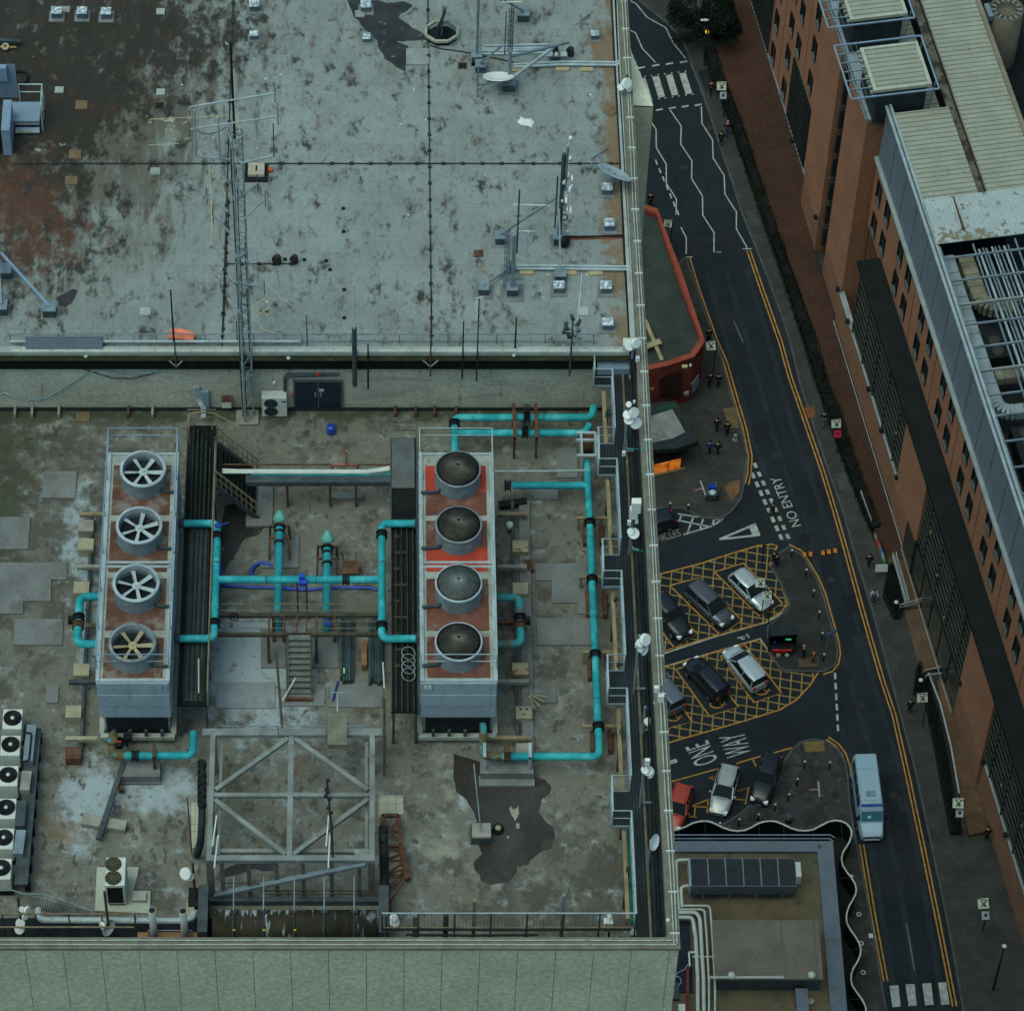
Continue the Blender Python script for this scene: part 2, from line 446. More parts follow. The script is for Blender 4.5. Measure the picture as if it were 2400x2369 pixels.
for i,(xa,xb)in enumerate(((p0 .x,xm-.02),(xm+.02,p1 .x))):
 dr=MB().bx(xa,xb,YW-.06,YW-.003,ZL+.05,p1 .z).build('door',door_m,B)
 MB().bx((xb-.12)if i==0 else(xa+.06),(xb-.06)if i==0 else(xa+.12),YW-.11,YW-.06,ZL+.9,ZL+1.15).build('handle',m_steel,dr)
 if i==1:
  q=WP('d',1796,273,.06)
  sg=MB().bx(q.x-.09,q.x+.09,YW-.075,YW-.061,q.z-.08,q.z+.08).build('warning_sign',m_white,dr)
  MB().add([(q.x-.05,YW-.079,q.z-.05),(q.x+.05,YW-.079,q.z-.05),(q.x,YW-.079,q.z+.05)],[(0,1,2)]).build('warning_symbol',mat('sign_orange',(.7,.3,.02),.6),dr)
fr=MB().bx(p0 .x-.08,p0 .x,YW-.08,YW,ZL,p1 .z+.08).bx(p1 .x,p1 .x+.08,YW-.08,YW,ZL,p1 .z+.08).bx(p0 .x,p1 .x,YW-.08,YW,p1 .z,p1 .z+.08)
fr.build('door_frame',mat('door_frame_grey',(.10,.11,.10),.7),B)
zb=133.4
c1=P('b',1742,600,zb);c0=P('b',1625,616,zb);c2=P('b',1610,330,zb)
bx0=XR+.003
A_,B_,C_=Vector((bx0,c1 .y+.05,0)),Vector((c1 .x,c1 .y,0)),Vector((bx0,c2 .y+1.2,0))
bay_m=mat('beige_bay_render',(.55,.53,.38),.85,.12,.5,fine=.1,layers=[dict(col=(.17,.17,.13),scale=.8,lo=.55,hi=.75,amt=.5)])
mb=MB()
zz=zb
while zz>0:
 mb.prism([A_,B_,C_],max(0,zz-6.4),zz-.05);zz-=6.45
mb.build('side_bay',bay_m,B)
mb=MB()
for i in range(12):
 t0,t1=i/12,(i+.74)/12
 a0,b0=A_.lerp(C_,t0),B_.lerp(C_,t0);a1,b1=A_.lerp(C_,t1),B_.lerp(C_,t1)
 mb.add([(a0 .x,a0 .y,zb+.06),(b0 .x,b0 .y,zb+.06),(b1 .x,b1 .y,zb+.16),(a1 .x,a1 .y,zb+.16)],[(0,1,2,3)])
mb.build('louvre_lid',m_tan,B)
MB().sheet([A_,B_,C_],zb+.01).build('slat_gap_shade',dark_m,B)  # dark sheet under the slats, shade of the gaps put in as colour
mb=MB()
jx=[P('b',484,100,ZU).x,P('a',1300,100,ZU).x]
jy=P('a',1700,917,ZU).y
jm=mat('joint_strip_black',(.03,.035,.035),.7,.3,3)
for X in jx:
 mb.bx(X-.025,X+.025,YW-.1,YB-.4,ZU+.002,ZU+.04)
 y=YW+.5
 while y<YB-1:
  mb.box((X,y,ZU+.035),(.14,.13,.07));y+=.9 if X>0 else 1.15
xa=P('a',80,900,ZU).x;xb=P('b',1580,912,ZU).x
mb.bx(xa,xb,jy-.025,jy+.025,ZU+.006,ZU+.045)
x=xa+.6
while x<xb:
 mb.box((x,jy,ZU+.035),(.15,.13,.075));x+=random.choice((.8,1.1,1.3))
mb.build('lightning_strip',jm,B)
m_vent=mat('vent_sheet_metal',(.10,.125,.15),.6,.2,3)
m_foil=mat('crinkled_foil',(.36,.43,.47),.35,.3,6,.35,bump=.8,layers=[dict(col=(.80,.85,.84),scale=7,lo=.50,hi=.58,amt=1),dict(col=(.05,.06,.07),scale=8,lo=.6,hi=.68,amt=.9)])
m_flash=mat('lead_flashing',(.17,.19,.19),.8,.25,2)
vt=thing('roof_vent','x','roof vent',(0,0,0),'square roof vents with foil lids')
MB().bx(-.33,.33,-.36,.30,0,.035).build('flashing',m_flash,vt)
MB().bx(-.20,.20,-.19,.19,.035,.33).build('housing',m_vent,vt,bevel=.02)
MB().bx(-.225,.225,-.215,.215,.31,.37).build('lid',m_foil,vt,bevel=.02)
vents=[('a',315,58,'leftmost of three foil-lidded vents in a row on the darkest roof corner'),('a',457,58,'middle of three foil-lidded vents in a row on the darkest roof corner'),('a',592,62,'right one of three foil-lidded vents in a row above the red stains'),('a',1420,18,'foil-lidded vent right of the joint line, nearest the top edge'),('a',1418,180,'low foil-lidded vent right of the joint line below another vent'),('b',137,22,'foil-lidded vent standing on the dark torn patch of roof'),('b',140,195,'foil-lidded vent on the left rim of the dark torn patch'),('b',1418,178,'small foil-lidded vent alone near the top right roof kerb'),('m2',1558,258,'foil-lidded vent just below the tilted grey dish by the kerb'),('m2',1582,640,'foil-lidded vent right of the black cable run on algae-stained roof'),('m2',1545,1305,'foil-lidded vent below the right end of the cable tray'),('m2',1045,1302,'foil-lidded vent directly in front of the capped footing on the tray'),('m2',1565,1695,'foil-lidded vent nearest the roof railing beside the right kerb')]
for i,(r,x,y,lab)in enumerate(vents):
 p=P(r,x,y,ZU+.35);p.z=ZU
 if i==0:
  vt.location=p;vt['label']=lab
 else:
  dup(vt,p,0,lab,scale=.8 if i in(4,6,7)else 1.0)
slabs=[('m0',1795,135,.36,'pale square paving slab on the dark roof near the top'),('m0',662,1012,.36,'pale square slab beside the railed landing'),('m0',1795,1035,.36,'pale square slab above a small open drain'),('m0',840,1730,.5,'brown square slab near the joint line at left'),('a',398,1012,.5,'brownish square slab just below the horizontal joint line'),('a',455,590,.5,'rust-coloured square slab right of the steps'),('m0',735,112,.36,'dull square slab touching the leftmost foil vent'),('a',868,960,.4,'grey square slab just under the horizontal joint'),('b',1350,1742,.45,'very pale square slab on the roof beside a thin white pipe'),('b',425,320,.95,'big grey slab with a torn lower edge beside the vertical joint'),('b',1505,622,.5,'tan slab lying tilted beside the right kerb'),('a',812,1742,.42,'pale square slab near the railing left of the lattice mast'),('b',103,82,.4,'square grey slab on the dark torn patch'),('m5',883,1715,.55,'ochre square slab at the foot of the concrete step wall')]
sl_m=[mat('slab_grey',(.26,.28,.26),.85,.15,2),mat('slab_brown',(.17,.12,.07),.85,.2,2),mat('slab_pale',(.34,.37,.34),.85,.15,2)]
for i,(r,x,y,s,lab)in enumerate(slabs):
 z=ZL if r=='m5' else ZU
 p=P(r,x,y,z)
 mm=sl_m[1]if 'brown' in lab or 'rust' in lab or 'tan' in lab or 'ochre' in lab else sl_m[2]if 'pale' in lab else sl_m[0]
 MB().box((p.x,p.y,z+.025),(s,s*.95,.05),yaw=.9 if 'tilted' in lab else 0).thing('paving_slab',mm,lab,'slab','loose slabs on the roofs')
for i,(r,x,y,lab)in enumerate([('m0',1778,1185,'small dark open drain under the pale slab'),('m1',18,705,'small dark drain left of the dish frame'),('m2',188,978,'small rust-brown square drain left of the lattice frame')]):
 p=P(r,x,y,ZU)
 d=thing('roof_drain',lab,'drain',p,'small drains in the roof')
 MB().bx(p.x-.16,p.x+.16,p.y-.15,p.y+.15,ZU,ZU+.02).build('grate',m_rust if i==2 else m_black,d)
 mb=MB()
 for sx in(-1,1):
  mb.box((p.x+sx*.175,p.y,ZU+.015),(.03,.36,.03)).box((p.x,p.y+sx*.165,ZU+.015),(.32,.03,.03))
 mb.build('rim',m_rust,d)
def goose(r,x,y,rad,lab):
 p=P(r,x,y,ZU+.45);p.z=ZU
 t=thing('gooseneck_vent',lab,'vent pipe',p,'dark gooseneck vent pipes')
 ax=Vector((0,-.75,.55)).normalized();e=Vector((p.x,p.y-.08,ZU+.42))
 MB().tube(bend([(p.x+.1,p.y+.1,ZU),(p.x+.1,p.y+.1,ZU+.4),e-ax*.1,e],.1),rad,14).build('pipe',mat('dark_rust_pipe',(.06,.035,.028),.8,.3,4),t)
 MB().disc(e+ax*.012,rad*.93,16,ax,.01).build('mouth',m_black,t)
goose('m4',1020,200,.14,'left gooseneck pipe with black mouth right of the lattice mast')
goose('m4',1205,195,.12,'right gooseneck pipe with black mouth right of the lattice mast')
goose('m1',990,512,.11,'gooseneck pipe under the slanted steel beam')
goose('m1',1150,528,.13,'gooseneck pipe just past the tip of the slanted steel beam')
for r,x,y in(('m4',1125,222),('m4',1330,228),('m4',1565,238),('m3',1745,1408),('m3',1750,1652),('m4',1605,333),('m4',1755,545),('m4',1755,845)):
 p=P(r,x,y,ZU)
 MB().bx(p.x-.07,p.x+.07,p.y-.06,p.y+.06,ZU,ZU+.06).bx(p.x-.02,p.x+.02,p.y-.02,p.y+.02,ZU+.06,ZU+.12).thing('cable_clip',m_cable,'small dark cable clip left on the pale roof with no cable','clip','stray cable clips on the roof')
p=P('m3',820,985,ZU+.25);p.z=ZU
ht=thing('roof_hatch','cream square hatch box with black upstand beside the lattice mast','hatch',p)
MB().bx(p.x-.48,p.x+.48,p.y-.5,p.y+.44,ZU,ZU+.1).build('upstand',m_black,ht)
MB().bx(p.x-.34,p.x+.34,p.y-.3,p.y+.36,ZU+.1,ZU+.27).build('lid',mat('hatch_cream',(.40,.36,.27),.7,.15,3),ht,bevel=.02)
MB().bx(p.x-.03,p.x+.03,p.y-.1,p.y+.16,ZU+.27,ZU+.32).build('handle',m_black,ht)
MB().bx(p.x+.48,p.x+.66,p.y+.02,p.y+.2,ZU,ZU+.16).build('junction_box',mat('red_box',(.45,.08,.03),.6),ht)
wet_m=mat('bare_wet_deck',(.028,.027,.024),.35,.4,1.5,layers=[dict(col=(.16,.17,.15),scale=2.4,lo=.62,hi=.68,amt=.8,detail=8)])
def blotch(name,r,pts,z,m,h=.006,kind='structure'):
 q=PL(r,pts,z)
 out=[]
 for i in range(len(q)):
  a,b=q[i],q[(i+1)%len(q)]
  k=5
  for j in range(k):
   t=j/k
   w=a.lerp(b,t)
   amp=(b-a).length*.12
   if j:
    w=w+Vector((mnoise.noise(w*2.1),mnoise.noise(w*2.1+Vector((9,3,1))),0))*amp
   out.append(w)
 o=MB().prism(out,z+.001,z+h).build(name,m)
 o['kind']=kind
 return o
blotch('torn_roof_patch','b',[(30,0),(70,100),(170,200),(240,330),(360,400),(375,260),(310,230),(480,225),(460,190),(380,140),(320,95),(400,30),(350,10),(250,20),(200,0)],ZU,wet_m)
blotch('worn_roof_hole','m5',[(600,440),(690,400),(770,350),(830,370),(800,440),(760,500),(700,545),(620,530)],ZU,wet_m)
p=P('m1',695,1305,ZU)
sk=MB()
n=9
w,dp=.66,.40
V=[]
for i in range(n):
 for j in range(6):
  u,v=i/(n-1)-.5,j/5-.5
  hgt=.15*max(0,(1-(2*u)**4))*max(0,(1-(2*v)**4))+.02
  a=-.38
  x,y=u*w+.03*math.sin(9*v),v*dp+.03*math.sin(8*u)
  V.append((p.x+x*math.cos(a)-y*math.sin(a),p.y+x*math.sin(a)+y*math.cos(a),ZU+hgt))
sk.add(V,[(i*6+j,(i+1)*6+j,(i+1)*6+j+1,i*6+j+1)for i in range(n-1)for j in range(5)],True)
sk.thing('sack',mat('white_sack',(.70,.72,.72),.6,.08,3,layers=[dict(col=(.25,.28,.3),scale=6,lo=.62,hi=.66,amt=.8,bias=[((p.x,p.y),.18,.12,.1)])]),'crumpled white sack with grey print lying alone on the pale roof','sack')
def dish(mb,c,n,R,depth=.18,seg=24):
 n=Vector(n).normalized()
 prof=[(R*k/5,depth*R*((k/5)**2-1))for k in range(6)]
 prof[0]=(.001,prof[0][1])
 mb.lathe(prof,c,seg,n)
 back=[(r*1.0+(.012 if k==5 else 0),z-.03*R)for k,(r,z)in enumerate(prof)]
 mb.lathe(back[::-1],c,seg,n)
 mb.lathe([(prof[-1][0],prof[-1][1]),(back[-1][0],back[-1][1])],c,seg,n)
 return mb
def block(root,p,s=.42,h=.36,pad=.75):
 MB().bx(p.x-pad/2,p.x+pad/2,p.y-pad/2,p.y+pad/2,ZU,ZU+.02).build('base_pad',m_flash,root)
 f=MB().bx(p.x-s/2,p.x+s/2,p.y-s/2,p.y+s/2,ZU+.02,ZU+h).build('footing',m_steel_dk,root)
 MB().bx(p.x-s/2-.02,p.x+s/2+.02,p.y-s/2-.02,p.y+s/2+.02,ZU+h,ZU+h+.05).build('cap_plate',m_steel,f)
 return Vector((p.x,p.y,ZU+h+.05))
def lattice(mb,p,z0,z1,w,n=8,leg=.03):
 q=[Vector((p.x+w*math.cos(a),p.y+w*math.sin(a),0))for a in(PI/2,PI/2+2.094,PI/2+4.189)]
 for c in q:
  mb.bar((c.x,c.y,z0),(c.x,c.y,z1),leg)
 for i in range(n):
  za,zb_=z0+(z1-z0)*i/n,z0+(z1-z0)*(i+1)/n
  for k in range(3):
   a,b_=q[k],q[(k+1)%3]
   mb.bar((a.x,a.y,za),(b_.x,b_.y,zb_),leg*.5)
   mb.bar((a.x,a.y,za),(b_.x,b_.y,za),leg*.5)
 return mb
p=P('m1',510,935,ZU)
af=thing('antenna_array','steel antenna frame with a big white dish and long slanting struts','antenna frame',p)
top=block(af,p,.5,.4,.85)
MB().tube([top,(p.x,p.y,ztop(p,'m1',0,540))],.07,10).build('mast',m_steel,af)
lm=MB();lattice(lm,p+Vector((0,.1,0)),ztop(p,'m1',0,545),ztop(p,'m1',0,95),.11,9);lm.build('lattice_section',m_steel_dk,af)
p2=P('m1',168,640,ZU);t2=block(af,p2)
MB().tube([t2,(p2 .x,p2 .y,ztop(p2,'m1',0,-180))],.055,8).build('side_pole',m_steel,af)
p3=P('m1',208,745,ZU);t3=block(af,p3)
p4=P('m1',660,200,ZU);t4=block(af,p4,.48,.4,.7)
zm=ztop(p,'m1',0,480)
MB().bar(t3,on_plane('m1',445,487,Vector((0,p.y,0)),Vector((0,1,0))),.09).build('strut',m_steel,af)
MB().bar(Vector((p.x+.1,p.y,ZU+.55)),P('m1',980,512,ZU+.95),.12).build('strut',m_steel_lt,af)
MB().bar(Vector((p.x,p.y+.1,ztop(p,'m1',0,625))),P('m1',1150,452,ZU+1.1),.1).build('strut',m_steel,af)
MB().bar(t4,P('m1',450,0,ZU+1.9),.09).build('strut',m_steel,af)
MB().bar(P('m1',440,28,ZU+2),P('m1',660,22,ZU+2),.05).build('cross_arm',m_white,af)
MB().bar((p.x-.22,p.y+.05,ztop(p,'m1',0,600)),(p.x-.22,p.y+.05,ztop(p,'m1',0,140)),.045).build('cable_riser',m_steel_dk,af)
dc=P('m1',400,812,ZU+1.0)
db=MB();dish(db,dc,(0,.49,.87),.64);db.build('dish',m_dish,af)
mb=MB();q0=Vector((dc.x-.85,dc.y-.25,0))
mb.bar((q0 .x,q0 .y,ZU),(q0 .x,q0 .y,ZU+1.9),.06).bar((q0 .x,q0 .y,ZU+.7),(dc.x,dc.y-.1,ZU+.85),.06).bar((q0 .x,q0 .y,ZU+.35),(dc.x-.35,dc.y,ZU+.8),.04)
mb.build('dish_bracket',m_steel,af)
st=thing('steel_rail_stack','bundle of long galvanised rails lying flat behind the white dish','steel rails',P('m1',550,545,ZU))
a0,a1=P('m1',180,545,ZU),P('m1',930,530,ZU)
for k in range(4):
 MB().bar(a0+Vector((k*.1,k*.15-.25,.06+.03*(k%2))),a1+Vector((0,k*.15-.25,.06+.03*(k%2))),.1,.09).build('rail',m_steel_lt,st)
def tray(pts,lab,blocks,w=.11):
 t=thing('cable_tray',lab,'cable tray',pts[0])
 for s in(-.5,.5):
  MB().tube(bend([q+Vector((0,s*w*1.3,.12))for q in pts],.1),w*.5,8).build('conduit',m_steel_lt,t)
 for q in blocks:
  MB().bx(q.x-.28,q.x+.28,q.y-.1,q.y+.1,ZU,ZU+.07).build('timber_block',mat('tan_timber',(.40,.32,.18),.85,.2,3),t)
tray([P('m1',560,722,ZU),P('m1',1080,695,ZU),P('m1',1650,702,ZU),P('m1',1690,688,ZU+.05)],'pair of pale conduits on timber blocks running to the kerb below the white dish frame',[P('m1',620,752,ZU),P('m1',1080,745,ZU),P('m1',1335,748,ZU)],.12)
tray([P('m2',590,1140,ZU),P('m2',1000,1140,ZU),P('m2',1800,1150,ZU)],'pair of pale conduits on timber blocks beside the lower lattice frame',[P('m2',700,1182,ZU),P('m2',1160,1185,ZU),P('m2',1435,1190,ZU)],.12)
p=P('m1',1015,650,ZU)
fl=thing('roof_floodlight','twin-headed grey floodlight on a low stand near the conduits','floodlight',p)
MB().cyl(p,.05,.3,8).box(p+Vector((0,0,.03)),(.4,.3,.05)).split('stand',m_steel_dk,fl)
for s in(-1,1):
 MB().obox(p+Vector((s*.3-.13,.02,.2)),(.26,0,0),(0,.16,.12),(0,-.1,.16)).build('lamp_head',m_steel_lt,fl)
MB().lathe([(.001,.16),(.07,.12),(.09,0)],p+Vector((0,.05,.3)),12).build('sensor_dome',m_white,fl)
MB().tube([P('b',x,y,ZU+.02)for x,y in((495,255),(560,275),(640,285),(730,300),(800,318),(880,330),(960,350),(1060,355))],.03,6).thing('roof_cable',m_cable,'dark cable snaking from the octagonal dish pit to the frame','cable')
p=P('b',560,205,ZU)
pit=thing('dish_pit','octagonal pale-rimmed stand holding a dark dish seen edge-on','satellite dish',p)
mb=MB()
for k in range(8):
 a,b_=PI/8+k*PI/4,PI/8+(k+1)*PI/4
 mb.bar(p+Vector((math.cos(a)*.72,math.sin(a)*.62,.3)),p+Vector((math.cos(b_)*.72,math.sin(b_)*.62,.3)),.1,.12)
mb.build('rim',mat('pale_green_rim',(.34,.36,.27),.8,.2,2),pit)
MB().prism([p+Vector((math.cos(PI/8+k*PI/4)*.68,math.sin(PI/8+k*PI/4)*.58,0))for k in range(8)],ZU,ZU+.05).build('floor',m_black,pit)
db=MB();dish(db,p+Vector((-.05,.1,.95)),(-.93,.3,.25),.62);db.build('dish',m_steel_dk,pit)
MB().tube([p+Vector((0,.05,0)),p+Vector((.06,.05,1.9))],.04).build('pole',m_steel,pit)
MB().bar(p+Vector((-.1,.05,2.1)),p+Vector((.16,-.05,1.85)),.07).build('feed_arm',m_steel_lt,pit)
dc=P('m1',1640,1830,ZU+.9)
td=thing('satellite_dish','large grey satellite dish tilted on its frame beside the right kerb','satellite dish',(dc.x,dc.y,ZU))
db=MB();dish(db,dc,(.42,.46,.78),.74);db.build('dish',mat('dish_grey',(.36,.41,.44),.5,.1,2),td)
mb=MB()
q=P('m1',1440,1700,ZU)
mb.bar(P('m1',1385,1690,ZU+.05),P('m1',1565,1575,ZU+.05),.06).bar(P('m1',1470,1640,ZU+.05),P('m1',1500,1720,ZU+.05),.05).bar(P('m1',1385,1690,ZU+.05),P('m1',1395,1760,ZU+.05),.05)
mb.bar(P('m1',1440,1790,ZU+.5),dc+Vector((-.2,.2,-.1)),.08).bar((dc.x-.1,dc.y+.1,ZU),dc+Vector((0,.05,-.1)),.09)
mb.split('stand_bar',m_steel,td)
def cluster(lab,base,z,items,arm=None,polem=None,name='dish_post',cat='antenna post',group='posts with small dishes by the parapet'):
 t=thing(name,lab,cat,base,group)
 MB().tube([base,(base.x,base.y,z)],.05,8).build('post',polem or m_steel_dk,t)
 if arm:
  MB().bar((base.x,base.y,base.z+.3),(base.x+arm,base.y,base.z+.3),.06).build('stay_arm',m_steel,t)
 for(c,n,R,kind)in items:
  b_=MB()
  if kind=='drum':
   nn=Vector(n).normalized()
   b_.cyl(Vector(c)-nn*R*.35,R,R*.7,16,nn)
   b_.build('drum_antenna',m_dish,t,bevel=R*.15)
  elif kind=='box':
   b_.box(c,(R*1.2,R*.9,R*2.2));b_.build('panel_antenna',m_dish,t,bevel=.02)
  else:
   dish(b_,c,n,R,.3,18);b_.build('dish',m_dish,t)
 return t
ZD=ZL+2.9
def item(r,x,y,z,n,R,kind='drum'):
 return(P(r,x,y,z),n,R,kind)
b0=P('m1',1760,960,ZU+.1)
cluster('two white drum antennas clamped on the upper right kerb',b0,ZU+1.0,[item('m1',1765,890,ZU+.75,(.5,-.6,.5),.24),item('m1',1705,930,ZU+.6,(-.2,-.7,.6),.15),item('m1',1790,940,ZU+.5,(.7,-.5,.4),.16)])
p=P('m2',1045,850,ZU)
am=thing('antenna_mast','stout antenna mast hung with white drum antennas on its right side','antenna mast',p)
tp=block(am,p,.46,.42,.75)
zt_=ztop(p,'m1',0,1640)
MB().tube([tp,(p.x,p.y,zt_)],.085,10).build('mast',m_steel_dk,am)
MB().tube([(p.x+.13,p.y,ztop(p,'m2',0,300)),(p.x+.13,p.y,zt_+.4)],.05,8).build('riser',m_steel,am)
MB().tube([(p.x-.2,p.y,ztop(p,'m2',0,700)),(p.x-.2,p.y,ztop(p,'m2',0,150))],.035,8).build('side_rod',m_steel_dk,am)
for(x,y,R)in((1185,175,.15),(1110,205,.15),(1175,285,.18),(1127,400,.19),(1085,400,.13),(1172,512,.17),(1135,505,.12),(1150,130,.1)):
 c=on_plane('m2',x,y,Vector((0,p.y,0)),Vector((0,1,0)))
 n=Vector((.8+random.uniform(-.2,.2),random.uniform(-.6,.3),.1)).normalized()
 d_=MB().cyl(c-n*R*.3,R,R*.6,16,n).build('drum_antenna',m_dish,am,bevel=R*.18)
 MB().bar(c,(p.x+.05,p.y,c.z),.04).build('clamp',m_steel,d_)
for y,x in((1500,1165),(1712,1162)):
 c=on_plane('m1',x,y,Vector((0,p.y,0)),Vector((0,1,0)))
 MB().cyl(c,.06,.22,10).bar(c,(p.x+.1,p.y,c.z-.3),.03).build('whip_head',m_dish,am)
MB().ring(on_plane('m2',1100,590,Vector((0,p.y-.1,0)),Vector((0,1,0))),(0,-1,.3),.14,.025,14,5).build('cable_loop',m_cable,am)
MB().lathe([(.02,0),(.2,.1),(.24,.3),(.12,.5),(.02,.52)],Vector((p.x+.2,p.y-.2,ZU)),12).build('cable_coil',m_black,am)
pb=P('m2',420,845,ZU);tb=block(am,pb,.42,.38,.72)
MB().bar(tb,on_plane('m2',1010,385,Vector((0,p.y,0)),Vector((0,1,0))),.08).build('strut',m_steel,am)
pf=P('m2',1055,1245,ZU);tf=block(am,pf,.42,.38,.6)
MB().bar(tf,on_plane('m2',1045,480,Vector((0,p.y,0)),Vector((0,1,0))),.07).build('strut',m_steel,am)
p=P('m2',595,965,ZU)
yg=thing('aerial_pole','slim brown aerial pole carrying two white horizontal arms','aerial',p)
MB().tube([p,(p.x,p.y,ztop(p,'m2',0,300))],.035,8).build('pole',m_steel_dk,yg)
pv,pn=Vector((0,p.y,0)),Vector((0,1,0))
MB().bar(on_plane('m2',555,453,pv,pn),on_plane('m2',945,465,pv,pn),.05).build('arm',m_white,yg)
MB().bar(on_plane('m2',605,735,pv,pn),on_plane('m2',785,738,pv,pn),.05).build('arm',m_white,yg)
mb=MB()
for x,y0,y1 in((905,380,530),(925,380,530),(740,655,800),(762,655,800)):
 mb.bar(on_plane('m2',x,y0,pv,pn),on_plane('m2',x,y1,pv,pn),.02)
mb.build('dipole_rods',m_steel,yg)
MB().bar(on_plane('m2',575,575,pv,pn),on_plane('m2',645,575,pv,pn),.04).build('bracket',m_rust,yg)
p=P('m2',545,1395,ZU)
lf=thing('lattice_antenna','low steel lattice frame on dark pads at the left end of the conduit run','antenna frame',p)
tp=block(lf,p,.42,.4,.95)
MB().bar(tp,on_plane('m2',572,770,Vector((0,p.y,0)),Vector((0,1,0))),.15).build('upright',m_steel,lf)
lm=MB();p_=P('m2',480,1330,ZU);lattice(lm,p_,ZU,ztop(p_,'m2',0,760),.12,9);lm.build('lattice_section',m_steel,lf)
p5=P('m2',540,1170,ZU)
MB().bx(p5 .x-.44,p5 .x+.44,p5 .y-.42,p5 .y+.36,ZU,ZU+.03).build('base_pad',m_flash,lf)
MB().box((p5 .x-.08,p5 .y,ZU+.25),(.3,.3,.5)).build('gusset_box',m_steel_dk,lf)
p6=P('m2',240,1385,ZU);t6=block(lf,p6,.4,.36,.8)
MB().bar(t6,on_plane('m2',490,1145,Vector((0,p5 .y,0)),Vector((0,1,0))),.08).build('strut',m_steel,lf)
MB().tube([P('m2',x,y,ZU+.05)for x,y in((1110,795),(1250,798),(1500,795),(1700,785),(1770,770),(1795,710))],.055,8).thing('feeder_cable',m_black,'thick black feeder cable running from the mast foot to the kerb','cable')
MB().tube([P('m2',x,y,ZU+.03)for x,y in((1110,820),(1300,818),(1450,812),(1760,808))],.03,6).thing('feeder_cable',mat('orange_cable',(.28,.08,.03),.6),'thin orange-brown cable lying beside the thick black feeder cable','cable')
MB().tube([P('m2',x,y,ZU+.02)for x,y in((1288,1190),(1265,1500),(1240,1700))],.022,6).thing('thin_pipe',m_white,'thin white pipe lying on the roof between two vents','pipe')
mb=MB()
c0=P('m2',200,1600,ZU+.7)
for k in range(9):
 q=P('m2',165+k*6,1430+k*24,ZU+1.9-k*.13)
 mb.bar(q-Vector((.12,0,0)),q+Vector((.16,0,0)),.025)
def wall_pole(r,x,yb,yt,rad,lab,mtl=None,thick=None,cat='aerial',name='whip_aerial',zb=None,dy=.45):
 q=on_plane(r,x,yb,Vector((0,YW-dy,0)),Vector((0,1,0)))
 t=thing(name,lab,cat,q,'poles along the upper roof edge')
 zt_=ztop(q,r,x,yt)
 MB().tube([q,(q.x,q.y,zt_)],[rad,rad*.7],8).build('rod',mtl or m_cable,t)
 if thick:
  MB().tube([(q.x,q.y,q.z-.02),(q.x,q.y,ztop(q,r,x,thick))],rad*2.2,8).build('sleeve',m_steel_dk,t)
  MB().bar((q.x,q.y,ZU-.2),(q.x,YW+.05,ZU-.2),.07).build('bracket',m_steel,t)
 return t,q,zt_
t,q,z_=wall_pole('m4',1868,1555,480,.045,'pale whip aerial with a thick grey lower sleeve right of the mast',m_white,950)
wall_pole('a',972,1907,1620,.04,'dark slanting pole rising behind the orange bundle',m_cable,None)
t,q,z_=wall_pole('e',497,195,-275,.035,'thin pole with a forked foot midway along the roof edge',m_rust)
MB().bar((q.x,q.y,q.z+.6),(q.x-.3,q.y,q.z+1.0),.04).bar((q.x,q.y,q.z+.6),(q.x+.3,q.y,q.z+1.0),.04).build('fork',m_steel_lt,t)
t,q,z_=wall_pole('d',985,155,-30,.035,'short thin pole with a forked foot below the orange bundle',m_rust)
MB().bar((q.x,q.y,q.z+.15),(q.x-.25,q.y,q.z+.5),.04).bar((q.x,q.y,q.z+.15),(q.x+.25,q.y,q.z+.5),.04).build('fork',m_steel_lt,t)
wall_pole('e',675,208,-110,.035,'brown pole left of the bristly aerial on the roof edge',m_cable)
t,q,z_=wall_pole('e',755,222,-240,.03,'thin pole topped by a bristly white and black aerial',m_cable)
mb=MB()
for k in range(11):
 z=z_-.05-k*.13
 mb.bar((q.x-.13+.03*(k%2),q.y,z),(q.x+.17,q.y+.1,z+.03),.035)
mb.build('bristle_elements',m_white,t)
mb=MB()
for k in range(5):
 mb.bar((q.x+.2,q.y-.05,z_-1.1-k*.12),(q.x+.55,q.y+.05,z_-1.0-k*.12),.02)
mb.build('side_elements',m_steel_lt,t)
wall_pole('e',150,265,15,.04,'black pole standing against the wall right of the grey sleeve',m_black)
wall_pole('b',970,1960,1780,.04,'short dark pole on the roof edge between two aerials',m_cable,dy=.2)
wall_pole('a',1718,1990,1760,.025,'thin dark rod on the roof edge right of the mast',m_cable,dy=.1)
wall_pole('a',1330,1985,1795,.03,'short bent black rod by the railing beside the orange bundle',m_black,dy=-.3)
t,q,z_=wall_pole('e',1275,190,-110,.045,'dark pole carrying a knot of small grey antennas near the corner',m_steel_dk)
for k,(dx,dz)in enumerate(((-.3,-.1),(-.2,-.5),(.2,-.2),(.25,-.6),(-.35,-.7),(0,.1),(.1,-.9),(-.1,-1.0))):
 MB().cyl((q.x+dx,q.y,z_+dz),.08,.26,8,(.3*(-1)**k,.2,1)).bar((q.x,q.y,z_+dz),(q.x+dx,q.y,z_+dz),.03).build('small_antenna',m_steel_dk if k%3 else m_steel,t)
yr=YW+.12
def railz(y):
 return ZT(yr,y)
rl=thing('roof_edge_railing','slim grey railing along the edge of the upper roof','railing',(0,yr,ZU))
xl=on_plane('m5',105,825,Vector((0,yr,0)),Vector((0,1,0))).x
xr_=on_plane('e',1410,-10,Vector((0,yr,0)),Vector((0,1,0))).x
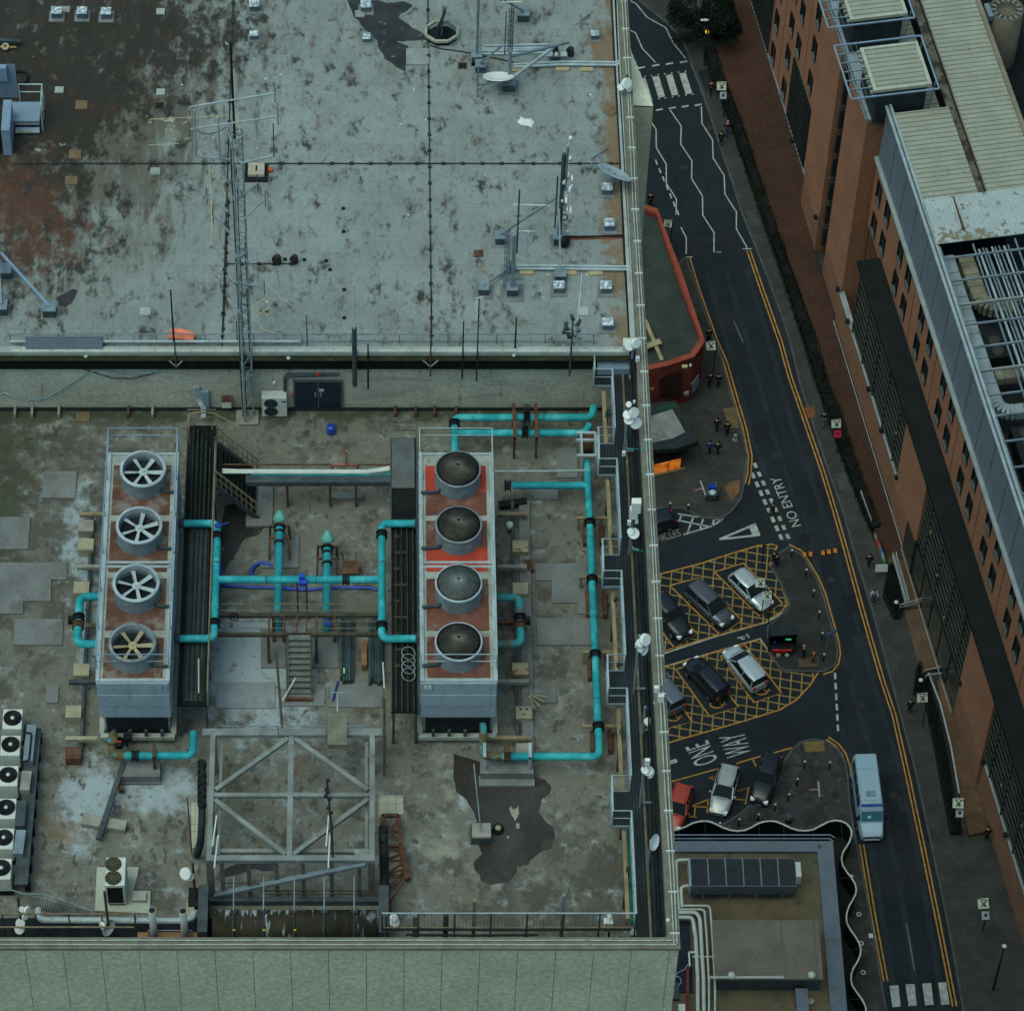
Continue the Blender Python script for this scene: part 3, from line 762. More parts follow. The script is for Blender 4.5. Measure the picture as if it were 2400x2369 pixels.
for i,y in enumerate((783,799)):
 MB().bar((xl,yr,railz(y)),(xr_,yr,railz(y)),.035).build('rail',m_steel,rl)
x=xl
while x<xr_+.1:
 MB().bar((x,yr,ZU),(x,yr,railz(783)),.045).build('post',m_steel,rl)
 x+=(xr_-xl)/12
MB().tube([(xl,yr-.12,ZU+.26),(on_plane('m4',1290,1130,Vector((0,yr,0)),Vector((0,1,0))).x,yr-.12,ZU+.26)],.055,8).thing('edge_pipe',m_steel_lt,'pale blue-grey pipe running along the foot of the roof railing','pipe')
a0,a1=P('m5',270,890,ZU+.45),P('m5',1090,890,ZU+.45)
sp=thing('mesh_panel','long blue-grey mesh panel leaning flat along the roof railing','mesh panel',(a0 .lerp(a1,.5).x,a0 .y,ZU))
MB().obox((a0 .x,a0 .y-.18,ZU+.1),(a1 .x-a0 .x,0,0),(0,.30,.42),(0,-.03,.03)).build('panel',mat('mesh_panel_grey',(.19,.23,.28),.6,.1,2,brick=dict(w=.05,h=.06,ms=.012,m=.45,c2=.9)),sp)
mb=MB()
for k in range(5):
 xx=a0 .x+(a1 .x-a0 .x)*k/4
 mb.bar((xx,a0 .y+.14,ZU),(xx,a0 .y+.14,ZU+.5),.04)
mb.split('leg',m_steel,sp)
mb=MB();x=-14.6
while x<XR-1:
 L=random.uniform(.3,.8);mb.bx(x,x+L,YW-.36,YW-.31,ZU+.1,ZU+.125);x+=L+.09
mb.thing('conductor_tape',m_white,'broken white conductor tape along the mossy roof edge','conductor tape')
p=P('m5',1870,830,ZU)
ob=thing('orange_bundle','two rolled orange fabric barriers lying by the roof railing','barrier roll',p)
for k,(q0,q1)in enumerate((((1815,793),(2080,850)),((1785,858),(2060,880)))):
 a0,a1=P('m5',q0[0],q0[1],ZU+.25),P('m5',q1[0],q1[1],ZU+.25)
 MB().tube([a0,a0 .lerp(a1,.4)+Vector((0,.03,.04)),a1],[.09,.14,.12],10).build('roll',m_orange,ob)
def paint_lines(name,r,lines,z,w,m):
 mb=MB()
 for ln in lines:
  mb.strip([P(r,x,y,z)for x,y in ln],w,z+.004)
 return mb.ground(name,m)
chalk=mat('yellow_chalk',(.44,.36,.15),.9,.3,6,layers=[dict(col=(.23,.26,.25),scale=5,lo=.46,hi=.6,amt=.95)])
L_=lambda cx,cy,s,*pts:[(cx+x*s,cy+y*s)for x,y in pts]
paint_lines('roof_chalk_marks','a',[[(835,668),(940,662),(1120,655),(1320,640)],[(1320,640),(1345,760),(1355,905)],[(830,812),(1000,803)],[(1168,950),(1180,1100),(1182,1250),(1178,1365)],[(1470,1560),(1560,1660),(1660,1730)],[(1260,1660),(1300,1695)],[(1410,1770),(1470,1840),(1550,1865)],[(1105,835),(1125,865)],[(1155,1540),(1158,1575)],L_(930,700,1,(0,0),(50,5),(20,30),(60,40)),L_(940,740,1,(0,20),(40,10),(0,35),(45,35)),L_(1020,690,1,(0,0),(30,-10)),L_(1030,770,1,(0,10),(35,0)),L_(1200,980,1,(0,0),(15,20),(30,0)),L_(1245,990,1,(0,0),(35,-5)),L_(1215,1495,1,(0,0),(25,10)),L_(1215,1540,1,(0,-8),(10,8),(25,-5),(35,8)),L_(1400,1690,1,(0,40),(40,0),(90,-25)),L_(1440,1720,1,(0,40),(60,0),(90,10),(60,35),(20,40))],ZU,.045,chalk)
paint_lines('roof_chalk_outline','b',[[(70,960),(460,960)],[(68,960),(68,1240),(62,1400)],[(465,960),(462,1150)],[(468,1400),(465,1720)],[(150,1290),(300,1420),(420,1500)]],ZU,.02,mat('faint_chalk',(.26,.25,.17),.9,.3,5,layers=[dict(col=(.22,.25,.245),scale=3,lo=.45,hi=.6,amt=.95)]))
for i in range(26):
 r,x,y=random.choice((('a',random.uniform(650,1800),random.uniform(300,1700)),('b',random.uniform(50,1400),random.uniform(500,1700))))
 p=P(r,x,y,ZU)
 s=random.uniform(.03,.07)
 MB().box(p+Vector((0,0,.015)),(s*1.8,s,.03),random.uniform(0,3)).thing('litter_scrap',m_white,'small white scrap of litter lying loose on the upper roof','litter','white litter scraps')
p=P('d',1382,430,ZL)
lm_t=thing('lattice_mast','tall triangular lattice mast rising from the lower roof past the wall','lattice mast',p)
z1=ztop(p,'m3',0,560);z_top=ztop(p,'a',0,240)
mb=MB();m_mast=mat('mast_steel',(.30,.36,.38),.5,.2,2,.1)
q=[Vector((p.x+.27*math.cos(a),p.y+.27*math.sin(a),0))for a in(-PI/2-.3,PI/6-.3,5*PI/6-.3)]
for c in q:
 mb.tube([(c.x,c.y,ZL),(c.x,c.y,z1)],.035,6)
mb.split('mast_leg',m_mast,lm_t)
mb=MB();n=38
for i in range(n):
 za,zb_=ZL+(z1-ZL)*i/n,ZL+(z1-ZL)*(i+1)/n
 for k in range(3):
  a,b_=q[k],q[(k+1)%3]
  if i%2:
   a,b_=b_,a
  mb.bar((a.x,a.y,za),(b_.x,b_.y,zb_),.02)
 if i%6==0:
  for k in range(3):
   mb.bar(Vector((q[k].x,q[k].y,za)),Vector((q[(k+1)%3].x,q[(k+1)%3].y,za)),.035)
mb.build('mast_bracing',m_mast,lm_t)
mb=MB()
for dx,dy,r_,zt_ in((-.16,-.05,.022,z1-1),(.0,.0,.02,z1-2),(.24,.12,.045,z1-4.5)):
 mb.tube([(p.x+dx,p.y+dy,ZL+.2)]+[(p.x+dx+random.uniform(-.03,.03),p.y+dy,ZL+.2+(zt_-ZL)*k/9)for k in range(1,9)]+[(p.x+dx,p.y+dy,zt_)],r_,6)
mb.build('feeder_cables',mat('feeder_grey',(.035,.045,.05),.6,.3,2),lm_t)
MB().tube([(p.x,p.y,z1-.5),(p.x,p.y,z_top)],.045,8).build('top_pole',m_cable,lm_t)
for k,dz in enumerate((.0,-3.2,-6.5,-9.8)):
 mb=MB()
 for kk in range(3):
  a,b_=q[kk],q[(kk+1)%3]
  o_=(a+b_)/2-Vector((p.x,p.y,0));
  mb.bar(Vector((a.x,a.y,z1-.4+dz))+o_*.35,Vector((b_.x,b_.y,z1-.4+dz))+o_*.35,.06)
 mb.build('mast_clamp',m_steel_lt if k==0 else m_steel,lm_t)
MB().bx(p.x-.45,p.x+.45,p.y-.4,p.y+.4,ZL,ZL+.12).build('foundation',m_block,lm_t)
pv,pn=Vector((0,p.y-.15,0)),Vector((0,1,0))
OP=lambda r,x,y:on_plane(r,x,y,pv,pn)
for r,x0_,y0_,x1_,y1_,w,tips in(('m3',105,325,1020,120,.05,1),('m3',110,560,1050,402,.05,1),('m3',180,845,555,945,.06,0),('m3',650,922,1015,855,.06,0),('m3',295,1272,520,1395,.06,2),('m3',360,1480,550,1640,.07,2),('m3',665,1270,830,1128,.055,2),('m3',690,1515,915,1340,.05,3),('m3',440,940,550,1185,.05,0),('m3',575,960,665,1270,.05,0),('m4',650,170,835,335,.055,2),('m4',575,455,905,565,.06,2),('m4',500,400,620,560,.04,0)):
 a,b_=OP(r,x0_,y0_),OP(r,x1_,y1_)
 b_.y+=random.uniform(-.3,.3)
 arm=MB().bar(a,b_,w).build('side_arm',m_steel_lt,lm_t)
 if tips:
  mb=MB()
  for e in((a,b_)if tips==1 else(b_,)if x1_>x0_ and x0_>500 else(a,)):
   mb.bar(e+Vector((0,0,-.45)),e+Vector((0,0,.45)),.03)
   if tips==3:
    mb.bar(e+Vector((.1,0,-.7)),e+Vector((.1,0,.6)),.02)
  mb.build('dipole',m_steel_dk,arm)
for x0_,y0_,x1_,y1_ in((160,355,175,845),(410,430,435,890),(1000,500,1008,850)):
 MB().tube([OP('m3',x0_,y0_),OP('m3',x1_,y1_)],.045 if x0_<900 else .02,8).build('panel_aerial',m_steel_lt if x0_<900 else m_steel_dk,lm_t)
MB().tube([OP('m3',x,y)for x,y in((190,570),(250,605),(340,610),(440,575),(500,540))],.015,5).build('jumper_cable',m_cable,lm_t)
mb=MB()
pts=[P('m4',505,0,ZU+.03),P('m4',500,250,ZU+.03),P('m4',490,450,ZU+.03),P('m4',478,750,ZU+.03),P('m4',460,1100,ZU+.03)]
pts=[P('m3',525,1290,ZU+.03),P('m3',520,1600,ZU+.03)]+pts
mb.tube(pts,.022,6)
for i in range(len(pts)-1):
 for t in(.15,.6):
  q_=pts[i].lerp(pts[i+1],t);mb.box(q_,(.12,.12,.08))
mb.thing('earth_cable',m_cable,'knobbly dark earth cable lying left of the lattice mast','cable')
mb=MB().tube([P('m4',x,265,ZU+.03)for x in(500,700,900,1100,1200)],.022,6)
for x in(500,670,850,1010,1190):
 mb.box(P('m4',x,265,ZU+.04),(.13,.12,.08))
mb.thing('earth_cable',m_cable,'short knobbly dark cable joining the two gooseneck pipes to the mast','cable')
zt_=ZU+2.0
e1=P('m0',165,720,zt_);e2=P('m0',130,1098,ZU+1.6)
pe=thing('plant_enclosure','blue-grey plant enclosure cut by the left edge with railed landing','plant enclosure',(e1 .x-1,e1 .y-1,ZU))
f1=P('m0',178,1110,ZU);
MB().bx(-22,e1 .x-.35,f1 .y+.35,e1 .y,ZU,ZU+1.2).bx(e1 .x-.35,e1 .x,f1 .y+.1,e1 .y,ZU,zt_).bx(-22,e1 .x-.35,e1 .y-.25,e1 .y,ZU+1.2,zt_).build('rear_wall',m_steelblue,pe)
MB().bx(-22,e1 .x-.36,f1 .y+.4,e1 .y-.26,ZU+1.2,ZU+1.22).build('dark_louvre',m_black,pe)
f2=P('m0',130,1735,ZU)
MB().bx(-22,e2 .x-.55,f2 .y,e2 .y-.1,ZU,ZU+.9).bx(e2 .x-.35,e2 .x,f2 .y,e2 .y,ZU,ZU+1.5).build('front_wall',m_steelblue,pe)
MB().bx(-22,e2 .x-.56,f2 .y+.8,f2 .y+1.7,ZU+.9,ZU+.92).build('opening',m_black,pe)
l0,l1=P('m0',140,1140,ZU+.6),P('m0',440,1352,ZU+.6)
MB().bx(l0 .x,l1 .x,l1 .y,l0 .y,ZU+.5,ZU+.6).build('landing',m_steelblue,pe)
hz=mat('hazard_stripes',(.42,.36,.08),.7,.1,2,brick=dict(w=.09,h=9,ms=0,m=.05,c2=.04,offset=0,bias=0,vec=lambda t:t.scaled((1,1,1))))
for k,(y0_,zz)in enumerate(((1385,.42),(1478,.2))):
 q0,q1=P('m0',170,y0_,ZU+zz),P('m0',440,y0_,ZU+zz)
 s_=MB().bx(q0 .x,q1 .x,q0 .y-.02,q0 .y+.28,ZU+zz-.06,ZU+zz).build('step',m_steelblue,pe)
 mb=MB();xx=q0 .x
 while xx<q1 .x-.06:
  mb.add([(xx,q0 .y-.03,ZU+zz+.004),(xx+.06,q0 .y-.03,ZU+zz+.004),(xx+.1,q0 .y+.1,ZU+zz+.004),(xx+.04,q0 .y+.1,ZU+zz+.004)],[(0,1,2,3)]);xx+=.12
 mb.build('hazard_edge',m_yellowpaint,s_)
hb=ZU+1.5
g0,g1,g2=P('m0',205,945,hb),P('m0',470,945,hb),P('m0',445,1390,hb)
mb=MB().tube([g0,g1,(g1 .x,l1 .y,hb)],.03,6).tube([g0+Vector((0,0,-.45)),g1+Vector((0,0,-.45)),(g1 .x,l1 .y,hb-.45)],.025,6)
for q_ in(g0,g1,Vector((g1 .x,l1 .y,0)),Vector((g1 .x,(l1 .y+g1 .y)/2,0))):
 mb.tube([(q_.x,q_.y,ZU),(q_.x,q_.y,hb)],.03,6)
mb.build('handrail',m_steel_lt,pe)
q_=P('m0',240,890,ZU)
MB().ring((q_.x-.1,q_.y,ZU+.1),(0,0,1),.38,.05,20,6).thing('cable_coil',m_black,'black cable coil half hidden behind the blue-grey enclosure','cable coil')
q_=P('m0',65,560,ZU)
vr=thing('valve_rig','short dark beam with a pale ring valve at the left edge','valve',q_)
MB().ring(q_+Vector((0,0,.2)),(0,-.4,1),.12,.05,16,6).build('ring',mat('pale_ring',(.42,.36,.24),.7),vr)
MB().bar(P('m0',-40,450,ZU+.25),P('m0',235,470,ZU+.25),.16,.14).build('beam',m_steel_dk,vr)
MB().tube([P('m0',-10,525,ZU+.1),q_+Vector((-.1,0,.15)),P('m0',180,530,ZU+.1)],.05).build('pipe',mat('ochre_pipe',(.3,.2,.06),.7),vr)
p=P('m5',60,205,ZU)
bf=thing('braced_antenna_stand','blue-grey braced steel frame on footings at the left roof edge','antenna frame',p)
t1=block(bf,p,.5,.4,.6)
p2=P('m5',530,610,ZU);t2=block(bf,p2,.5,.4,.7)
p3=P('m5',15,590,ZU);t3=block(bf,p3,.5,.4,.7)
MB().bar(t2,t1+Vector((-.1,.1,.8)),.1).build('strut',m_steelblue,bf)
MB().bar(t3,t1+Vector((-.25,.1,.9)),.14).build('upright',m_steelblue,bf)
MB().bar(t1,t1+Vector((-.6,.4,.9)),.1).build('strut',m_steelblue,bf)
def text_mesh(s,size,M_,ext=0.004):
 cu=bpy.data.curves.new('lettering','FONT');cu.body=s;cu.size=size;cu.align_x='CENTER';cu.align_y='CENTER';cu.extrude=ext
 ob=bpy.data.objects.new('lettering',cu);COL.objects.link(ob)
 dg=bpy.context.evaluated_depsgraph_get()
 me=bpy.data.meshes.new_from_object(ob.evaluated_get(dg))
 me.transform(M_)
 mb=MB();mb.add([v.co.copy()for v in me.vertices],[tuple(p.vertices)for p in me.polygons])
 bpy.data.objects.remove(ob);bpy.data.curves.remove(cu);bpy.data.meshes.remove(me)
 return mb
YN=P('o',700,1728,ZL+.35).y
ZK=ZT(YN,1598)
YFAR=P('o',700,1062,ZK).y
m_casing=mat('tower_casing',(.30,.35,.37),.55,.15,.8,layers=[dict(col=(.14,.15,.14),scale=1.5,lo=.52,hi=.72,amt=.55),dict(col=(.18,.11,.07),scale=4,lo=.66,hi=.78,amt=.5)])
m_frame=mat('tower_deck_frame',(.34,.36,.31),.75,.2,2,layers=[dict(col=(.14,.14,.12),scale=3,lo=.55,hi=.7,amt=.7)])
m_hood=mat('hood_sheet',(.27,.345,.40),.5,.12,.8,layers=[dict(col=(.15,.17,.18),scale=1.6,lo=.56,hi=.76,amt=.5,stretch=(2.5,1,.3)),dict(col=(.22,.17,.11),scale=2.2,lo=.64,hi=.74,amt=.6,stretch=(2,1,.25)),dict(col=(.36,.40,.40),scale=2,lo=.6,hi=.8,amt=.5)])
m_deckL=mat('deck_panel_rust',(.125,.06,.042),.85,.3,1.2,layers=[dict(col=(.21,.20,.17),scale=1.4,lo=.45,hi=.66,amt=.75)])
m_deckR=mat('deck_panel_faded_red',(.16,.065,.045),.8,.3,1.2,layers=[dict(col=(.18,.17,.145),scale=1.4,lo=.50,hi=.72,amt=.7)])
m_deckRed=mat('deck_panel_red',(.40,.055,.03),.7,.15,1.5,layers=[dict(col=(.15,.10,.08),scale=1.5,lo=.60,hi=.74,amt=.7)])
m_stack=mat('fan_stack_grey',(.17,.21,.23),.6,.2,2,layers=[dict(col=(.42,.45,.43),scale=4,lo=.60,hi=.72,amt=.6),dict(col=(.08,.08,.08),scale=2,lo=.58,hi=.75,amt=.5)])
m_rim=mat('fan_rim_pale',(.36,.42,.45),.5,.2,3)
m_rimdk=mat('fan_rim_dull',(.20,.23,.24),.6,.3,3)
m_blade=mat('fan_blade_pale',(.40,.47,.48),.5,.12,3)
m_bladetan=mat('fan_blade_tan',(.38,.31,.19),.6,.2,3)
m_dome=mat('mesh_dome_black',(.007,.007,.006),.5,.4,3,.2,layers=[dict(col=(.05,.044,.03),scale=2.0,lo=.54,hi=.76,amt=.7)])
m_domelt=mat('mesh_dome_grey',(.022,.023,.021),.5,.4,3,.2,layers=[dict(col=(.09,.09,.08),scale=2.2,lo=.5,hi=.72,amt=.7)])
m_bladedk=mat('fan_blade_dark',(.045,.042,.033),.6,.3,3)
m_pit=mat('fan_throat',(.02,.025,.027),.8,.3,3)
m_wire=mat('guard_wire',(.05,.055,.05),.5,.3,3,.5)
m_wireg=mat('guard_wire_olive',(.13,.125,.10),.5,.5,2,.3)
m_wirelt=mat('guard_wire_pale',(.20,.23,.22),.5,.3,3,.5)
def tower(X0,X1,fans,guarded,lab,num,numpos,panel_mats,rimfix):
 cxm=(X0+X1)/2
 t=thing('cooling_tower',lab,'cooling tower',(cxm,(YN+YFAR)/2,ZL),'cooling towers on the lower roof')
 ymid=(YN+YFAR)/2
 zb=ZK-2.45
 MB().bx(X0+.05,X1-.05,YN+.06,YFAR,zb,ZK-.06).build('casing',m_casing,t)
 mb=MB()
 for k in range(5):
  yy=YN+.4+(YFAR-YN-.8)*k/4
  for xx in(X0+.2,X1-.2):
   mb.box((xx,yy,(ZL+zb)/2+.15),(.16,.16,zb-ZL-.3))
 mb.bx(X0-.05,X1+.05,YN-.1,YN+.1,ZL+.3,ZL+.5).bx(X0-.1,X0+.1,YN+.1,YFAR,ZL+.3,ZL+.5).bx(X1-.1,X1+.1,YN+.1,YFAR,ZL+.3,ZL+.5)
 mb.build('base_frame',m_frame,t)
 MB().bx(X0+.2,X1-.2,YN+.25,YFAR-.2,ZL+.32,zb).build('opening_shade',m_pit,t)  # black box standing in for the shade inside the opening under the casing
 mb=MB();k=0
 yy=YN+.3
 while yy<YFAR:
  for xx,sx in((X0,-1),(X1,1)):
   mb.bx(xx-.03 if sx<0 else xx-.05,xx+.05 if sx<0 else xx+.03,yy,yy+.07,zb,ZK-.07)
  yy+=.62
 mb.build('side_ribs',m_steel_lt,t)
 dk=MB().bx(X0,X1,YN,ymid-.03,ZK-.06,ZK).bx(X0,X1,ymid+.03,YFAR,ZK-.06,ZK)
 dk.build('deck',m_frame,t)
 mb=MB()
 for xx in(X0+.06,X1-.06):
  mb.bx(xx-.07,xx+.07,YN,YFAR,ZK+.002,ZK+.07)
 for yy in(YN+.06,YFAR-.06,ymid-.1,ymid+.1):
  mb.bx(X0+.14,X1-.14,yy-.05,yy+.05,ZK+.002,ZK+.05)
 mb.build('deck_edge_angles',m_steel_lt,t)
 hd=MB()
 for k in range(3):
  z1,z0=ZK-.02-k*.74,ZK-.02-(k+1)*.74+.015
  hd.obox((X0+.02,YN-.06-.025*(k==1),z0),(X1-X0-.04,0,0),(0,.1,0),(0,0,z1-z0))
 hd=hd.build('hood',m_hood,t,bevel=.012)
 q=on_plane('g' if num=='2' else 'h',numpos[0],numpos[1],Vector((0,YN-.1,0)),Vector((0,1,0)))
 pl=MB().bx(q.x-.15,q.x+.15,YN-.105,YN-.095,q.z-.13,q.z+.13).build('number_plate',m_white if num=='1' else m_hood,t)
 text_mesh(num,.22,Matrix.Translation((q.x,YN-.112,q.z))@Matrix.Rotation(PI/2,4,'X')).build('number',m_steel_dk,pl)
 for i,(fx,fy)in enumerate(fans):
  zs=ZK+.82
  c=P('o',fx,fy,zs);R=.86
  ym=c.y
  pm=panel_mats[i]
  y0_,y1_=max(YN+.18,ym-1.62),min(YFAR-.16,ym+.78)
  for ii,(pa,pb_,m_)in enumerate(((y0_,ym-.5,pm[1]),(ym-.5,y1_,pm[0]))):
   MB().bx(X0+.24,X1-.26,pa+.002,pb_-.002,ZK+.004,ZK+.02).build('deck_panel',m_,t)
  s_=MB()
  s_.lathe([(R+.02,ZK+.02),(R+.015,ZK+.1),(R-.02,ZK+.4),(R-.005,zs-.02),(R-.005,zs),(R-.075,zs),(R-.09,ZK+.45),(R-.09,ZK+.3)],(c.x,c.y,0),40)
  s_=s_.build('fan_stack',m_stack,t)
  MB().lathe([(R+.02,zs-.08),(R+.035,zs-.03),(R+.02,zs+.015),(R-(.03 if guarded else .08),zs+.015)],(c.x,c.y,0),40).build('rim',m_rim if rimfix[i]else m_rimdk,s_)
  MB().disc((c.x,c.y,ZK+.31),R-.085,32).build('throat',m_pit,s_)
  b_=MB();nb=7 if guarded else 6
  hubz=ZK+.56
  for k in range(nb):
   a=2*PI*k/nb+i*.37
   d=Vector((math.cos(a),math.sin(a),0));s2=Vector((-d.y,d.x,0))
   w0,w1=.05,.085
   pz=.06
   o=Vector((c.x,c.y,hubz))
   v=[o+d*.14-s2*w0,o+d*.14+s2*w0+Vector((0,0,pz)),o+d*.74+s2*w1+Vector((0,0,pz*.7)),o+d*.74-s2*w1]
   b_.add(v+[p-Vector((0,0,.02))for p in v],[(0,1,2,3),(7,6,5,4),(0,4,5,1),(1,5,6,2),(2,6,7,3),(3,7,4,0)])
  b_.cyl((c.x,c.y,hubz-.06),.16,.14,14).cyl((c.x,c.y,hubz+.08),.06,.06,10)
  b_.build('fan',(m_bladedk if guarded else m_bladetan if i==3 else m_blade),s_,fix=True)
  g_=MB();nw=60 if guarded else 26
  for k in range(nw):
   a=2*PI*k/nw
   d=Vector((math.cos(a),math.sin(a),0))
   if guarded:
    pts=[Vector((c.x,c.y,zs-.04))+d*r+Vector((0,0,.34*(1-(r/R)**2)+.006))for r in(.07,.25,.42,.6,R-.035)]
    g_.tube(pts,.0095 if i!=2 else .013,4,caps=False)
   else:
    g_.bar(Vector((c.x,c.y,ZK+.36))+d*.1,Vector((c.x,c.y,ZK+.36))+d*(R-.1),.012)
  if guarded:
   g_.ring((c.x,c.y,zs+.29),(0,0,1),.08,.03,20,4)
   MB().lathe([(R-.035 if r>.75 else r,zs-.04+.34*(1-(r/R)**2))for r in(.78,.7,.6,.5,.4,.3,.2,.1,.001)],(c.x,c.y,0),36).build('mesh_dome',m_dome if i!=2 else m_domelt,s_)
  g_.build('fan_guard',m_wirelt if guarded and i==2 else m_wireg if guarded else m_wire,s_)
  sx=1 if not guarded else-1
  a0=Vector((c.x+sx*.7,c.y-.55,ZK+.12));a1=Vector(((X1-.06)if sx>0 else(X0+.06),c.y-.6,ZK+.1))
  MB().bar(a0,a1,.1,.1).cyl(a0+Vector((0,0,.05)),.05,.1,8).build('motor_conduit',m_steel_dk,s_)
 hz_=ZK+1.0
 mb=MB()
 cs=[(X0+.02,YN+.55),(X0+.02,YFAR+.45),(X1-.02,YFAR+.45),(X1-.02,YN+.55)]
 for z in(hz_,hz_-.45):
  for k in range(3):
   mb.bar((*cs[k],z),(*cs[k+1],z),.03)
  mb.bar((*cs[0],z),(*cs[3],z),.03)
 for yy in[YN+.55+(YFAR-.1-YN)*k/6 for k in range(7)]:
  for xx in(X0+.02,X1-.02):
   mb.bar((xx,yy,ZK),(xx,yy,hz_),.035)
 mb.build('handrail',m_steelblue if num=='2' else m_steel_lt,t)
 mb=MB()
 for k in range(4):
  mb.box((X0+.5+k*.6,YN-.05,ZL+.75),(.12,.1,.35))
 mb.build('valves',m_steel_dk,t)
 return t
dl=[(m_deckL,m_deckL)]*4
TL=tower(-10.52,-7.80,[(335,1098),(326,1230),(319,1365),(310,1505)],False,'cooling tower with open white-bladed fans on the left of the lower roof','2',(908,98),dl,[1,1,1,0])
TR=tower(1.52,4.36,[(1073,1099),(1075,1229),(1075,1366),(1075,1503)],True,'cooling tower with domed dark fan guards and bright red deck patches','1',(482,100),[(m_deckRed,m_deckR),(m_deckR,m_deckRed),(m_deckR,m_deckR),(m_deckR,m_deckR)],[0,0,1,1])
PR=.15
m_collar=mat('collar_teal_dull',(.03,.22,.24),.6,.4,4,layers=[dict(col=(.10,.07,.045),scale=5,lo=.5,hi=.62,amt=.8)])
def pipe(lab,runs,z0,parts=(),m=None,name='teal_pipe',R=PR):
 t=thing(name,lab,'pipe',runs[0][0],'teal cooling water pipes')
 for k,r in enumerate(runs):
  MB().tube(bend(r,R*2.0,6),R,14).build('pipe_run',m or m_teal,t)
  for q0,q1 in zip(r,r[1:]):
   L_=(q1-q0).length
   for j in range(1,int(L_/1.9)):
    MB().cyl(q0+(q1-q0)*(j*1.9/L_),R*1.06,.07,14,q1-q0).build('joint_collar',m_collar,t)
 for(c,ax,m_)in parts:
  ax=Vector(ax)
  f=MB()
  for off in(-.1,.1):
   f.cyl(Vector(c)+ax*(off-.03),R*1.5,.06,16,ax)
  f.cyl(Vector(c)-ax*.05,R*1.25,.1,14,ax)
  f.build('flange',m_,t)
 return t
zp=ZL+2.55
pw=lambda x,y,z=zp:P('n1',x,y,z)
pd_=lambda x,y,z=zp:P('d',x,y,z)
pe_=lambda x,y,z=zp:P('e',x,y,z)
Xl,Xr=pd_(1205,1330).x,pe_(226,1330).x
yt,yb_=pd_(1100,1017).y,pd_(1100,1660).y
ym=pd_(1400,1330).y
hp=pipe('H-shaped teal pipe linking the two cooling towers over the middle of the roof',[[Vector((-7.75,yt,zp)),Vector((Xl,yt,zp)),Vector((Xl,yb_,zp)),Vector((-7.75,yb_,zp))],[Vector((1.5,yt,zp)),Vector((Xr,yt,zp)),Vector((Xr,yb_,zp)),Vector((1.5,yb_,zp))],[Vector((Xl,ym,zp)),Vector((Xr,ym,zp))]],zp,[((Xl,pd_(0,1090).y,zp),(0,1,0),m_black),((Xl,pd_(0,1575).y,zp),(0,1,0),m_black),((Xr,pd_(0,1080).y,zp),(0,1,0),m_black),((Xr,pd_(0,1590).y,zp),(0,1,0),m_black),((-7.7,yt,zp),(1,0,0),m_steel_dk),((-7.7,yb_,zp),(1,0,0),m_steel_dk),((1.48,yt,zp),(1,0,0),m_steel_dk),((1.48,yb_,zp),(1,0,0),m_steel_dk),((pw(1565,1295).x,ym,zp),(1,0,0),m_black)])
q=pw(1172,1290)
vb=MB().cyl((q.x,ym-.0,zp-.02),.22,.1,14,(1,0,0)).box((q.x,ym-.05,zp+.25),(.2,.2,.2)).box((q.x+.05,ym-.2,zp+.1),(.3,.25,.2))
vb.build('blue_valve',m_blue,hp)
mb=MB()
for xx in(pw(1130,1330).x,pw(1212,1330).x):
 mb.bar((xx,ym-.1,zp-.1),(xx,ym-.1,ZL),.07)
mb.split('pipe_stand',m_rust,hp)
q=pd_(1210,1045)
MB().cyl((Xl,q.y,zp+.1),.1,.14,10).bar((Xl+.1,q.y,zp+.2),pw(520,780,zp+.3),.03).build('blue_valve',m_blue,hp)
z2=ZL+.95
def E_(r,x,y,z=None):
 return P(r,x,y,z2 if z is None else z)
X3=E_('e',1400,1300).x
yT=E_('e',1385,670).y;yB=E_('h',1200,485).y;yX=E_('e',1100,805).y
rl_=pipe('long teal pipe loop running down the right side below the walkway',[[Vector((X3,yT,z2)),Vector((X3,yB,z2)),Vector((E_('h',900,485).x,yB,z2))],[Vector((E_('e',955,805).x,yX,z2)),Vector((X3,yX,z2))]],z2,[((X3,E_('e',0,1015).y,z2),(0,1,0),m_black),((X3,E_('e',0,1330).y,z2),(0,1,0),m_black),((X3,E_('e',0,1750).y,z2),(0,1,0),m_black),((X3,E_('h',0,320).y,z2),(0,1,0),m_black),((E_('e',930,805).x,yX,z2),(1,0,0),m_black),((E_('h',925,480).x,yB,z2),(1,0,0),m_rust)])
MB().tube(bend([Vector((E_('h',900,485).x,yB,z2)),Vector((E_('h',795,485).x,yB,z2)),Vector((E_('h',795,485).x,yB+.8,z2)),Vector((E_('h',795,485).x,yB+1.4,z2+.1))],.4),PR,14).build('rusted_bend',m_tealrust,rl_)
for(y,lab)in((970,0),(1300,0),(1720,0)):
 yy=E_('e',0,y).y
 MB().bar((X3-.5,yy,z2-.2),(X3+.75,yy,z2-.2),.12,.1).bar((X3-.4,yy,ZL),(X3-.4,yy,z2-.2),.1).bar((X3+.5,yy,ZL),(X3+.5,yy,z2-.2),.1).build('cross_support',m_wood,rl_)
yy=E_('h',0,300).y
MB().bar((X3-.6,yy,z2-.2),(X3+.7,yy,z2-.2),.12,.1).build('cross_support',m_wood,rl_)
